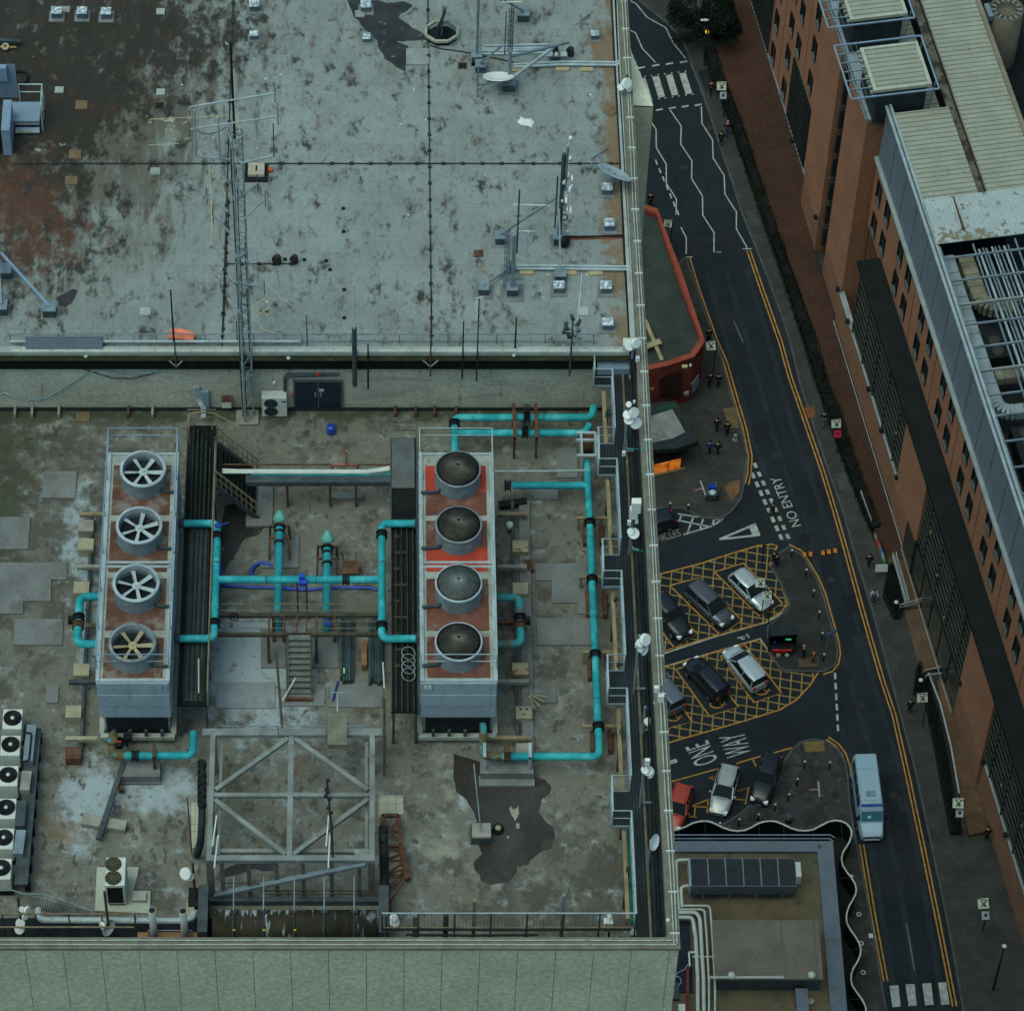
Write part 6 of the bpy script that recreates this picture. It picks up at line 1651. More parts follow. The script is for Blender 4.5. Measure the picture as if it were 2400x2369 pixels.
for i in range(len(hp_)-1):
 a,b_=hp_[i],hp_[i+1];edge.bar((a.x,a.y,ZD-.05),(b_.x,b_.y,ZD-.05),.05,.14)
edge.build('edge_angle',m_steel,wk)
MB().bx(hp_[0].x+.15,XR-.62,YW-.55,YW-.12,ZD,ZD+.35).build('step',m_steelblue,wk)
mb=MB()
xb0=hp_[2].x-.22
y_=hp_[0].y
mb.bx(xb0-.14,xb0+.0,front_y+1.5,YW-1.0,ZD-.55,ZD-.3)
mb.build('edge_beam',mat('edge_beam_tan',(.27,.21,.12),.85,.3,1.5),wk)
mb=MB();k=front_y+.5
while k<YW-.5:
 mb.bar((xb0,k,ZL),(xb0,k,ZD-.1),.12).bar((XR-.8,k,ZL),(XR-.8,k,ZD-.1),.12).bar((xb0,k,ZD-.15),(XR-.7,k,ZD-.15),.1);k+=3.0
mb.split('post',m_steel_dk,wk)
q0_,q1_=P('n7',1245,630,ZL+1.5),P('n7',1280,1520,ZL+1.5)
MB().bar(q0_,q1_,.16,.12).thing('green_beam',mat('green_steel',(.02,.16,.10),.6,.2,2),'green painted beam below the lower end of the walkway','beam')
MB().bar(q0_+Vector((-.22,0,-.1)),q1_+Vector((-.2,0,-.1)),.1,.1).thing('rusty_beam',m_rust,'rust-brown beam beside the green one below the walkway','beam')
cbm=MB()
for dx,dz,r_ in((.62,-.25,.06),(.56,-.05,.055),(.50,.02,.05),(.66,.0,.04)):
 cbm.tube([(XR-dx,YF+.5,ZP+dz)]+[(XR-dx+random.uniform(-.02,.02),YF+.5+k*5.3,ZP+dz+random.uniform(-.02,.02))for k in range(1,11)],r_,6)
cbm.thing('parapet_cables',m_black,'thick black cable bundle running the length of the right parapet','cables')
kb=MB().bx(XR-.92,XR-.84,YF+.5,YW-.4,ZD-.1,ZD+.08)
kb.thing('walkway_kerb',mat('kerb_brown',(.15,.12,.085),.85,.3,2),'brown kerb strip between walkway grating and parapet cables','kerb')
m_lag=mat('pipe_off_white',(.40,.43,.38),.6,.25,2,layers=[dict(col=(.16,.11,.08),scale=2,lo=.56,hi=.7,amt=.7)])
for nm,dx in(('inner',.2),('outer',.08)):
 cp=thing('parapet_pipe','%s one of two thin white pipes along the right parapet'%nm,'pipe',(XR-dx,YF,ZP),'thin white pipes on the parapets')
 pts=[(XR-dx+random.uniform(-.02,.02),YF+.1+k*2.9,ZP+.09)for k in range(19)]
 MB().tube(pts,.026,6).build('pipe',m_lag,cp)
 if nm=='inner':
  mb=MB();k=YF+.5
  while k<YB-4:
   mb.bx(XR-.3,XR+.02,k,k+.05,ZP,ZP+.13);k+=1.7
  mb.split('clip',m_white,cp)
for nm,dy in(('rear',.26),('front',.08)):
 MB().tube([(-18,YF+dy,ZP+.07)]+[(-15+k*2.2,YF+dy+random.uniform(-.012,.012),ZP+.07)for k in range(1,12)]+[(XR-.1,YF+dy,ZP+.07)],.024,6).thing('parapet_pipe',m_lag,'%s one of two thin white pipes along the front parapet'%nm,'pipe','thin white pipes on the parapets')
MB().box((XR-.7,YW-.2,ZP+.2),(.45,.4,.35)).thing('parapet_cabinet',m_white,'white cabinet on the parapet where the walkway meets the upper roof','cabinet')
MB().tube([P('n5',x,y,ZP)for x,y in((1340,568),(1420,572),(1480,580),(1510,570),(1545,500))],.02,6).thing('teal_wire',mat('teal_wire',(.03,.35,.33),.5),'thin teal wire beside the upper dish post','wire')
MB().tube([P('n5',x,y,ZP)for x,y in((1400,1565),(1430,1600),(1500,1612),(1590,1608))],.02,6).thing('teal_wire',mat('teal_wire',(.03,.35,.33),.5),'thin teal wire looping to the parapet by the middle dish post','wire')
def wpost(lab,r,xb,yb,ytop,items,arm=.9,pm=None):
 q=P(r,xb,yb,ZD);z1=ztop(q,r,0,ytop)
 its=[(on_plane(r,x,y,Vector((0,q.y-.12,0)),Vector((0,1,0))),n,R,kind)for(x,y,n,R,kind)in items]
 return cluster(lab,q,z1,its,arm,pm or m_steel)
wpost('topmost walkway post with white panels beside the white cabinet','e',1615,205,0,[(1610,25,(-.4,-.7,.4),.2,'drum'),(1645,10,(.5,-.6,.4),.22,'drum'),(1655,100,(.2,-.8,.3),.14,'box'),(1618,200,(0,-1,0),.1,'box')],.5)
wpost('walkway post with stacked round white drums above the orange light','n5',1310,640,100,[(1360,120,(-.2,-.7,.6),.12,'drum'),(1415,95,(.3,-.6,.7),.08,'box'),(1410,205,(.5,-.65,.5),.22,'drum'),(1350,225,(-.2,-.5,.8),.19,'drum'),(1362,275,(-.1,-.6,.8),.2,'drum'),(1430,310,(.3,-.85,.4),.24,'drum'),(1310,620,(0,-1,0),.12,'box')])
wpost('walkway post with one big white panel above a small drum','n5',1365,1640,1080,[(1435,1150,(.2,-.8,.5),.3,'box'),(1410,1220,(-.1,-.7,.7),.26,'box'),(1365,1320,(-.3,-.6,.5),.12,'box'),(1440,1310,(.4,-.6,.5),.1,'box'),(1410,1430,(.1,-.65,.75),.22,'drum'),(1380,1410,(-.3,-.6,.6),.14,'drum')])
wpost('walkway post with angled white shields right of the lower ballast blocks','n6',1410,1230,640,[(1525,690,(.6,-.5,.5),.24,'drum'),(1480,720,(-.3,-.7,.5),.17,'drum'),(1440,745,(-.6,-.6,.4),.1,'box'),(1525,800,(.7,-.6,.2),.2,'dish'),(1480,790,(-.2,-.8,.3),.12,'dish')])
wpost('dish post on the parapet with grey panels in front of the parked van','n6',1660,1480,1150,[(1640,1190,(-.6,-.6,.3),.15,'box'),(1685,1280,(.3,-.7,.6),.2,'box'),(1622,1350,(-.5,-.8,.2),.14,'box')],-.4)
wpost('walkway post with two bright white dishes turned away from each other','n6',1500,1650,1370,[(1560,1520,(-.5,-.7,.4),.17,'drum'),(1600,1560,(.6,-.6,.4),.23,'dish')],.7)
wpost('walkway post with folded white plates level with the red car','n7',1350,440,0,[(1420,20,(.3,-.7,.6),.15,'box'),(1395,95,(-.4,-.7,.5),.14,'dish'),(1430,105,(.2,-.8,.5),.18,'dish'),(1455,130,(.7,-.6,.3),.18,'dish')],1.0)
wpost('lowest walkway post with a narrow white dish seen edge-on','n7',1425,1000,750,[(1490,770,(.75,-.45,.3),.3,'dish')],None)
wpost('corner post with white antennas where the two parapets meet','n7',1640,1640,1480,[(1575,1560,(-.5,-.7,.4),.15,'drum'),(1660,1610,(.3,-.7,.6),.15,'drum'),(1650,1670,(.5,-.6,.6),.2,'drum'),(1610,1500,(.1,-.8,.5),.1,'box')],None)
zr2=zh
y_f=P('h',900,1360,zr2).y
fb_=thing('front_balustrade','balustrade of thin grey bars along the right half of the front edge','railing',(2,y_f,ZL))
xs0,xs1=P('h',228,1360,zr2).x,hp_[-1].x
zlo=ZT(y_f,PXY('h',0,1440)[1])
MB().bar((xs0,y_f,zr2),(xs1,y_f,zr2),.04).build('top_rail',m_steel_lt,fb_)
MB().bar((xs0,y_f,zlo),(xs1,y_f,zlo),.04).build('bottom_rail',m_wood,fb_)
mb=MB();xx=xs0
while xx<xs1:
 mb.bar((xx,y_f,zlo),(xx,y_f,zr2),.014);xx+=.125
mb.build('bars',m_steel,fb_)
mb=MB()
for k in range(8):
 xx=xs0+(xs1-xs0)*k/7;mb.bar((xx,y_f,ZL),(xx,y_f,zr2),.06)
mb.split('post',m_steel_dk,fb_)
MB().bx(xs0,xs1,YF+.45,y_f,ZL+.01,ZL+.1).build('gutter_floor',mat('trough_black',(.012,.016,.017)),fb_)
mb=MB()
for k,(x0_,x1_,y,zz)in enumerate(((230,1620,1450,zlo-.1),(360,1100,1480,zlo-.3),(480,1620,1500,zlo-.5),(900,1300,1520,zlo-.4))):
 mb.tube([P('h',x0_,y,zz),P('h',(x0_+x1_)/2,y+4,zz),P('h',x1_,y,zz)],.045,6)
mb.build('cables',m_cable,fb_)
for i,(x,yb,yt_,m_)in enumerate(((735,1545,1290,m_wood),(1222,1545,1262,m_steel),(410,1535,1370,m_steel),(580,1535,1365,m_steel_dk))):
 q=P('h',x,yb,ZL+1.2);MB().bar((q.x,q.y,ZL),(q.x,q.y,ztop(q,'h',0,yt_)),.13 if i<2 else .18,up=(0,1,0)).box((q.x,q.y,ztop(q,'h',0,yt_)+.03),(.12,.12,.06)).thing('front_post',m_,('broad tan post standing through the front balustrade','slim post with a pink cap at the front balustrade','stubby grey post just right of the tank end','dark stubby post left of the tan post')[i],'post','posts along the front balustrade')
on_pole('post with two small white drums right of the horizontal tank','h',250,1510,ZL+1.2,1370,[(293,1385,(.3,-.7,.6),.15,'drum'),(298,1410,(.2,-.6,.7),.18,'drum')])
on_pole('post with a tilted white box near the front right corner','h',1490,1530,ZL+1.2,1370,[(1490,1425,(.2,-.7,.6),.28,'box'),(1497,1375,(0,-.7,.6),.1,'drum')])
q=P('h',1635,1475,ZL+1.8)
MB().box(q,(.3,.3,.35)).box(q+Vector((0,0,-.6)),(.1,.1,.9)).thing('grey_box',m_steel_lt,'small grey box on a stub at the balustrade end','box')
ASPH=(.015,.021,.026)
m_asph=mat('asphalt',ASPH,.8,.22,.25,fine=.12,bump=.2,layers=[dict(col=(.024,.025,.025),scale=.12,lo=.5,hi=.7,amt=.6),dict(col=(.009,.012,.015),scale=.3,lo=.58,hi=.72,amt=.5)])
m_asph2=mat('asphalt_dark_patch',(.015,.019,.024),.8,.2,.4)
m_asph3=mat('asphalt_worn',(.055,.055,.052),.8,.2,.4)
m_pave=mat('pavement_slabs',(.05,.05,.047),.8,.22,.5,layers=[dict(col=(.03,.03,.029),scale=.7,lo=.5,hi=.7,amt=.5)],brick=dict(w=.75,h=.6,ms=.02,m=.7,c2=.8))
m_kerb=mat('kerbstone',(.07,.075,.073),.8,.2,1)
m_wp=mat('road_paint_white',(.36,.385,.35),.7,.25,2,layers=[dict(col=(.07,.075,.075),scale=5,lo=.52,hi=.70,amt=.8)])
m_yp=mat('road_paint_yellow',(.40,.20,.04),.7,.3,2,layers=[dict(col=(.08,.07,.045),scale=5,lo=.58,hi=.7,amt=.7)])
m_yp2=mat('road_paint_yellow_worn',(.30,.19,.06),.7,.3,2,layers=[dict(col=(.07,.065,.05),scale=4,lo=.50,hi=.66,amt=.75)])
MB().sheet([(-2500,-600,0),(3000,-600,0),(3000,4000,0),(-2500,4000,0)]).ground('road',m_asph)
def gp_(r,pts,z=0):
 return PL(r,pts,z)
def slab(name,pts,h,m,kerb=True):
 MB().prism(pts,0,h).ground(name,m)
 if kerb:
  q=[Vector((p.x,p.y,0))for p in pts]
  mb=MB()
  for i in range(len(q)):
   a,b=q[i],q[(i+1)%len(q)]
   mb.bar(Vector((a.x,a.y,h/2+.004)),Vector((b.x,b.y,h/2+.004)),.16,h)
  mb.ground('kerb',m_kerb)
h_=.12
rp=gp_('s5',[(60,-60),(60,0),(200,110),(330,215),(430,325),(500,460),(545,600),(600,740),(700,1020),(790,1300),(900,1620),(980,1880)],h_)+gp_('c',[(480,1560),(560,1780),(600,1907)],h_)+gp_('f',[(660,250),(720,430),(800,680),(900,960),(960,1180),(1060,1500),(1170,1907)],h_)+gp_('k',[(1300,560),(1480,1400),(1570,1907),(1660,2300)],h_)
slab('pavement',rp+gp_('k',[(3200,2300),(3200,0)],h_)+gp_('c',[(1800,0),(1000,-200)],h_),h_,m_pave)
lp=gp_('c',[(0,1442),(22,1442),(180,1907)],h_)+gp_('f',[(190,0),(275,320),(325,480),(360,640),(340,800),(325,880),(270,950),(215,985),(120,985),(0,930),(-120,930),(-300,940),(-300,-100),(-100,-300)],h_)
slab('pavement',lp,h_,mat('pavement_brown',(.045,.046,.041),.8,.25,.4,brick=dict(w=.6,h=.45,ms=.02,m=.75,c2=.85),layers=[dict(col=(.07,.058,.04),scale=.5,lo=.55,hi=.75,amt=.5),dict(col=(.22,.10,.05),scale=.5,lo=.62,hi=.72,amt=.0)]))
isl=gp_('s1',[(1330,235),(1440,300),(1500,380),(1580,520),(1640,680),(1700,900),(1760,1100),(1765,1220),(1740,1290),(1640,1345),(1420,1340),(1260,1330),(1150,1150),(1140,950),(1330,780),(1340,740),(1260,560),(1170,410),(1230,300)],h_)
slab('pavement_island',isl,h_,mat('island_slabs',(.036,.038,.036),.8,.25,.5,brick=dict(w=.6,h=.45,ms=.02,m=.75,c2=.8)))
sp_=gp_('s3',[(1060,245),(1130,190),(1220,172),(1330,190),(1420,260),(1470,350),(1490,480),(1500,650),(1530,850),(1560,1000),(1620,1300),(1800,2350),(700,2350),(500,900),(480,860),(640,760),(720,690),(860,690),(960,480),(1000,330)],h_)
slab('pavement',sp_,h_,mat('cobbled_pavement',(.05,.05,.046),.85,.3,.6,brick=dict(w=.62,h=.5,ms=.025,m=.6,c2=.72),layers=[dict(col=(.085,.083,.074),scale=1.4,lo=.56,hi=.68,amt=.6)]))
sd_=[('s5',[(545,1040),(610,1030),(650,1170),(585,1180)],m_asph2,'road_patch'),('s5',[(590,640),(700,615),(760,800),(660,820)],m_asph2,'pavement_patch'),('s5',[(290,150),(390,100),(410,120),(330,185)],m_asph2,'pavement_patch'),('s5',[(60,330),(240,225),(260,245),(90,345)],m_asph2,'road_patch'),('s2',[(930,950),(1040,930),(1070,1040),(960,1060)],m_asph2,'road_patch'),('f',[(850,740),(910,730),(940,825),(880,835)],mat('metal_cover',(.055,.06,.055),.7),'manhole_cover'),('c',[(350,1180),(400,1175),(435,1260),(375,1265)],mat('metal_cover',(.055,.06,.055),.7),'manhole_cover'),('f',[(420,395),(470,385),(500,440),(440,450)],m_asph2,'road_patch'),('s2',[(700,780),(790,770),(830,930),(760,930)],mat('tactile_buff',(.12,.09,.045),.8,.2,2),'tactile_paving'),('s2',[(760,1345),(840,1330),(830,1420),(770,1490),(710,1390)],mat('tactile_red',(.20,.085,.035),.8,.4,2,layers=[dict(col=(.09,.08,.06),scale=2.5,lo=.5,hi=.6,amt=.9)]),'tactile_paving'),('s3',[(1140,195),(1300,185),(1310,265),(1160,275)],mat('tactile_ochre',(.17,.115,.035),.8,.3,2,layers=[dict(col=(.08,.075,.06),scale=2,lo=.52,hi=.66,amt=.8)]),'tactile_paving'),('s1',[(1380,130),(1520,110),(1530,210),(1400,230)],m_asph2,'road_patch'),('k',[(330,290),(700,250),(820,0),(950,0),(870,400),(800,380),(620,430),(420,480)],m_asph2,'road_patch'),('s1',[(1420,1230),(1600,1210),(1600,1300),(1420,1310)],mat('tactile_brown',(.095,.07,.045),.8,.2,2),'tactile_paving'),('f',[(680,370),(730,365),(745,425),(700,430)],mat('tactile_red2',(.18,.07,.03),.8,.3,2),'tactile_paving')]
for i,(r,pts,m,n)in enumerate(sd_):
 z=h_ if 'pavement' in n or 'tactile' in n or n=='manhole_cover' else 0
 MB().sheet(gp_(r,pts,z),z+.008+.0002*i).ground(n,m)
ZM=.012
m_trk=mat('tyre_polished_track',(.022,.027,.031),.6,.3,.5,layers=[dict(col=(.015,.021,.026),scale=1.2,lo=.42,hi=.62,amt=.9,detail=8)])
rl_line=[('c',300,1500),('c',420,1907),('f',560,500),('f',720,950),('f',860,1400),('k',980,0),('k',1150,560),('k',1260,1100),('k',1360,1700),('k',1400,2000)]
base_=[P(*q,0)for q in rl_line]
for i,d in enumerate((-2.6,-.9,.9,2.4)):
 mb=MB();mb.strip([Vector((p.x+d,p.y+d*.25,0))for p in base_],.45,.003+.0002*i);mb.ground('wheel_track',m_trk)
m_scar=mat('trench_scar',(.012,.015,.018),.8,.3,2)
for i,(r,pts)in enumerate((('f',[(470,300),(640,880),(700,1150)]),('c',[(120,1600),(330,1560)]),('f',[(420,100),(560,70)]),('f',[(120,1060),(420,1000)]),('k',[(900,640),(1230,600)]),('k',[(1200,900),(1290,1300)]),('s5',[(300,1250),(460,1900)]),('s5',[(560,1300),(690,1700)]),('k',[(60,520),(330,250)]))):
 mb=MB();mb.strip(gp_(r,pts),.09,.004+.0002*i);mb.ground('trench_scar',m_scar)
random.seed(11)
for i in range(14):
 r,x,y=random.choice((('f',random.uniform(420,820),random.uniform(100,900)),('k',random.uniform(980,1250),random.uniform(100,1500)),('s5',random.uniform(260,720),random.uniform(1150,1800)),('f',random.uniform(800,1000),random.uniform(1250,1800))))
 p=P(r,x,y,0);w_,l_=random.uniform(.5,1.6),random.uniform(.8,3.5)
 mb=MB();dv=(base_[4]-base_[2]).normalized();nv=Vector((-dv.y,dv.x,0))
 mb.sheet([p+dv*l_/2+nv*w_/2,p-dv*l_/2+nv*w_/2,p-dv*l_/2-nv*w_/2,p+dv*l_/2-nv*w_/2],.005+.0003*i)
 mb.ground('road_patch',m_asph2 if i%3 else mat('asphalt_pale_patch',(.026,.029,.03),.8,.25,1))
for i,(r,x,y)in enumerate((('f',640,300),('f',520,640),('f',830,1330),('k',1180,700),('k',1080,1250),('s5',470,1500),('s5',700,1150),('k',1000,200))):
 p=P(r,x,y,0);mb=MB();mb.disc(p+Vector((0,0,.011)),.34,18,t=.004);mb.ground('drain_cover',mat('drain_iron',(.03,.03,.03),.6,.3,6))
def lines(name,items,w,m,z=ZM):
 mb=MB()
 for r,pts in items:
  mb.strip(gp_(r,pts),w,z)
 return mb.ground(name,m)
def chain(*parts):
 out=[]
 for r,pts in parts:
  out+=gp_(r,pts)
 return out
def offs(pts,d):
 out=[]
 for i,p in enumerate(pts):
  t=(pts[min(i+1,len(pts)-1)]-pts[max(i-1,0)]);n=Vector((-t.y,t.x,0)).normalized()
  out.append(p+n*d)
 return out
def double_yellow(pts):
 mb=MB()
 for d in(-.15,.15):
  mb.strip(offs(pts,d),.12,ZM)
 mb.ground('double_yellow_lines',m_yp)
double_yellow(chain(('c',[(368,1400),(440,1610),(545,1907)]),('f',[(600,200),(680,430),(780,720),(850,950),(910,1160),(1000,1490),(1060,1700),(1115,1890)]),('k',[(1180,250),(1250,560),(1340,980),(1430,1420),(1520,1880)])))
double_yellow(chain(('c',[(30,1440),(85,1620),(180,1890)]),('f',[(240,120),(300,330),(345,480),(378,640),(372,740),(358,800)])))
double_yellow(chain(('s1',[(1325,225),(1430,275),(1490,360),(1580,510),(1640,650),(1700,860),(1760,1080),(1775,1190),(1760,1270),(1710,1335),(1630,1360)])))
double_yellow(chain(('s3',[(1330,165),(1410,220),(1460,290),(1490,380),(1500,470)])))
double_yellow(chain(('k',[(1000,975),(1030,1160),(1070,1400),(1135,1740)])))
lines('parking_bay_lines',[('s3',[(90,510),(480,402)]),('s3',[(620,362),(810,305)]),('s3',[(910,280),(1050,240)]),('s3',[(750,335),(772,385)]),('s3',[(625,578),(715,550),(690,680)]),('s3',[(600,640),(700,648)]),('s3',[(280,690),(410,640)]),('s3',[(270,695),(400,705)]),('s3',[(300,690),(290,780)]),('s3',[(400,640),(392,750)]),('s3',[(250,775),(310,782)]),('s3',[(410,480),(440,462),(430,488),(465,470)])],.11,m_yp)
def quads(name,r,qs,m,z=ZM):
 mb=MB()
 for q in qs:
  mb.sheet(gp_(r,q),z)
 mb.ground(name,m)
quads('zebra_crossing','s5',[[(185,690),(245,682),(300,865),(240,878)],[(305,675),(365,665),(420,850),(362,858)],[(425,660),(485,652),(543,836),(485,845)],[(90,708),(125,702),(185,895),(150,900)],[(-30,720),(20,712),(75,900),(20,905)]],m_wp)
dsh=[(88,603,65),(217,582,65),(340,567,65),(467,551,65),(250,978,62),(365,962,62),(480,949,60),(596,936,60)]
quads('zebra_edge_dashes','s5',[[(x-w/2,y+3),(x+w/2,y-8),(x+w/2,y+6),(x-w/2,y+17)]for x,y,w in dsh]+[[(x-6,y-5),(x+6,y-6),(x+6,y+5),(x-6,y+6)]for x,y in((120,690),(180,680),(240,668),(298,662),(360,656),(420,648),(482,641),(245,885),(305,878),(367,868),(427,860),(487,853),(548,846),(183,893))],m_wp)
quads('zebra_crossing','k',[[(1155,1765),(1205,1762),(1218,1880),(1172,1884)],[(1245,1757),(1295,1754),(1308,1875),(1262,1878)],[(1338,1752),(1388,1750),(1402,1870),(1355,1873)],[(1427,1747),(1473,1745),(1490,1868),(1445,1871)]],m_wp)
lines('zigzag_lines',[('s5',[(-10,10),(40,35),(140,158),(305,250),(375,390),(485,525)]),('s5',[(-10,275),(35,295),(98,438),(215,560)]),('s5',[(625,955),(630,1105),(725,1255),(730,1415),(828,1570),(835,1735),(930,1885)]),('s5',[(345,985),(445,1130),(440,1290),(540,1440),(538,1600),(635,1755),(637,1920)]),('s5',[(180,1100),(220,1160),(222,1322),(310,1470),(312,1640),(402,1785),(398,1920)]),('c',[(300,1180),(300,1280),(360,1385)]),('c',[(110,1200),(175,1300),(175,1410),(215,1410)]),('c',[(-10,1270),(20,1330),(20,1420)]),('c',[(335,1391),(385,1391)]),('c',[(20,1436),(55,1436)])],.11,m_wp)
lines('dashed_line',[('s5',[(215+k*32,1430+k*75),(230+k*32,1475+k*75)])for k in range(7)],.14,m_wp)
lines('dashed_line',[('s1',[(1742+k*5.2,1358+k*93),(1745+k*5.2,1415+k*93)])for k in range(6)],.18,m_wp)
lines('give_way_lines',[('f',[(400+k*22.7,680+k*49.5),(412+k*22.7,706+k*49.5)])for k in range(9)]+[('f',[(388+k*22,735+k*49),(400+k*22,765+k*49)])for k in range(8)],.30,m_wp)
lines('centre_line_worn',[('k',[(1250,1415),(1275,1560),(1295,1680)]),('s2',[(790,110),(860,270)])],.12,mat('worn_paint',(.12,.125,.125),.8,.3,2))
def band(mb,r,pts,w):
 for i in range(len(pts)):
  mb.strip(gp_(r,[pts[i],pts[(i+1)%len(pts)]]),w,ZM)
mb=MB();mb.strip(gp_('s1',[(710,168),(1030,32)]),.20,ZM).strip(gp_('s1',[(710,168),(1070,128)]),.20,ZM+.002);mb.sheet(gp_('s1',[(972,52),(1035,25),(1076,130),(1000,135),(998,112)]),ZM+.004)
mb.ground('give_way_triangle',m_wp)
lines('white_hatching',[('s2',[(358,1592),(440,1605),(690,1640)]),('s2',[(750,1562),(720,1610),(680,1650),(610,1690),(400,1752)]),('s2',[(375,1645),(600,1690)]),('s2',[(390,1595),(365,1650)]),('s2',[(480,1610),(430,1740)]),('s2',[(555,1620),(530,1705)]),('s2',[(645,1610),(620,1690)]),('s2',[(430,1720),(470,1740)])],.14,m_wp)
def hatch(name,r,outer,holes,m,w=.11):
 polys=[gp_(r,outer)]+[gp_(r,q)for q in holes]
 mb=MB()
 e1=(P(r,620,590,0)-P(r,640,340,0)).normalized();e2=(P(r,1000,645,0)-P(r,500,560,0)).normalized()
 for d,sp in((e1,.86),(e2,.80)):
  n=Vector((-d.y,d.x,0))
  al=[p.dot(n)for q in polys for p in q]
  k=math.floor(min(al)/sp)
  while k*sp<max(al):
   o=n*(k*sp);ts=[]
   for q in polys:
    for i in range(len(q)):
     a,b=q[i],q[(i+1)%len(q)]
     da,db=a.dot(n)-k*sp,b.dot(n)-k*sp
     if(da<0)!=(db<0):
      x=a.lerp(b,da/(da-db));ts.append((x-o).dot(d))
   ts.sort()
   for i in range(0,len(ts)-1,2):
    if ts[i+1]-ts[i]>.2:
     mb.strip([o+d*ts[i],o+d*ts[i+1]],w,ZM+(.001 if d is e1 else 0))
   k+=1
 mb.ground(name,m)
 mb=MB()
 for j,q in enumerate(polys):
  q2=q[:]+[q[0]]
  mb.strip(q2,.13,ZM+.003)
 mb.ground('bay_outline',m_yp)
bays1=[[(665,460),(925,380),(1275,740),(1065,852)],[(265,580),(520,512),(910,890),(720,1025)],[(-80,640),(130,590),(510,1010),(310,1140)]]
hatch('hatched_box','s1',[(-50,540),(170,480),(520,390),(830,290),(1050,225),(1180,212),(1225,225),(1160,400),(1255,565),(1290,660),(1325,748),(1240,830),(1110,910),(690,1025),(320,1135),(-50,1240)],bays1,m_yp2)
bays2=[[(720,1212),(940,1112),(1265,1540),(1020,1625)],[(320,1330),(560,1250),(880,1665),(620,1745)],[(-90,1440),(180,1370),(465,1795),(240,1860)]]
hatch('hatched_box','s1',[(-50,1390),(200,1315),(700,1165),(1070,1060),(1195,1240),(1255,1335),(1410,1340),(1505,1330),(1610,1330),(1520,1470),(1400,1600),(1250,1690),(930,1790),(600,1885),(200,2000),(-50,2060)],bays2,m_yp2)
lines('footway_lines',[('s1',[(205,1190),(690,1030),(1140,905),(1260,830),(1340,780)]),('s1',[(215,1305),(750,1150),(1075,1055),(1200,1240)]),('s1',[(1245,1295),(1270,1330),(1412,1330)]),('s1',[(1300,860),(1350,845)])],.14,m_wp)
lines('walking_figure',[('s1',[(870,1050),(970,1025)]),('s1',[(900,1045),(915,1060),(935,1058)]),('s1',[(915,1030),(935,1045)]),('s1',[(940,1035),(960,1012)]),('s1',[(960,1030),(978,1045)])],.12,m_wp)
for cx_,cy_ in((1090,1520),(692,1640),(300,1755)):
 ring=[(cx_-5+60*math.cos(a),cy_+34*math.sin(a))for a in[PI*(.0+k/10*1.15)for k in range(11)]]
 lines('wheelchair_symbol',[('s1',ring),('s1',[(cx_-25,cy_-15),(cx_+10,cy_-22),(cx_+40,cy_+8),(cx_+70,cy_-12)]),('s1',[(cx_+55,cy_-20),(cx_+75,cy_+2)])],.11,m_yp)
lines('wheelchair_symbol',[('s3',[(404,470),(440,490),(470,455)])],.11,m_yp)
lines('pavement_paint_marks',[('s2',[(530,1345),(572,1460)]),('s3',[(1257,505),(1268,630)])],.14,mat('pale_mark',(.28,.29,.29),.8),.14)
lines('pavement_paint_marks',[('s2',[(485,1418),(550,1402)]),('s3',[(1185,574),(1258,572)])],.14,mat('pink_mark',(.30,.15,.14),.8),.137)
def road_text(s,r,a,b,height,m=m_wp,word=None):
 A,Bq=P(r,*a,0),P(r,*b,0)
 x=(Bq-A);L_=x.length;x.normalize();y=Vector((-x.y,x.x,0))
 probe=text_mesh(s,1,Matrix.Identity(4),0)
 w=max(v.x for v in probe.v)-min(v.x for v in probe.v);hh=max(v.y for v in probe.v)-min(v.y for v in probe.v)
 c=(A+Bq)/2
 mb=MB();mb.add([Vector((*(c+x*(v.x*L_/w)+y*(v.y*height/hh)).xy,ZM+.002))for v in probe.v],probe.f)
 mb.ground('road_lettering',m)
road_text('NO ENTRY','f',(640,1035),(520,762),.85)
road_text('ONE','s3',(402,362),(318,205),2.0)
road_text('WAY','s3',(655,300),(592,135),2.1)
road_text('VEHICLES','s1',(70,188),(360,108),.75,mat('worn_letter_paint',(.24,.235,.215),.8,.3,3,layers=[dict(col=(.06,.062,.06),scale=5,lo=.5,hi=.62,amt=.8)]))
lines('arrow_tail',[('s3',[(85,360),(155,338)])],.35,m_wp)
t=thing('cable_ramp','orange and black rubber ramp laid across the road','speed ramp',P('s1',1600,285,0))
MB().bar(P('s1',1430,312,.03),P('s1',1560,297,.03),.5,.06).bar(P('s1',1610,290,.03),P('s1',1785,265,.03),.5,.06).build('rubber_base',m_black,t)
mb=MB()
for x,y in((1470,305),(1525,299),(1635,287),(1688,278),(1745,268)):
 q=P('s1',x,y,.06);mb.box(q+Vector((0,0,.005)),(.3,.46,.03))
mb.build('orange_blocks',mat('ramp_orange',(.50,.16,.03),.6,.25,3),t)
m_glass=mat('car_glass',(.012,.018,.022),.12,.15,2)
m_tyre=mat('tyre',(.012,.012,.012),.85,.1,3)
m_rimc=mat('wheel_rim',(.25,.26,.27),.4,.1,3,.5)
m_hl=mat('headlamp',(.75,.78,.78),.2,.05,3)
m_tl=mat('tail_lamp',(.45,.02,.015),.3,.1,3)
m_plate=mat('number_plate',(.55,.55,.45),.5,.05,3)
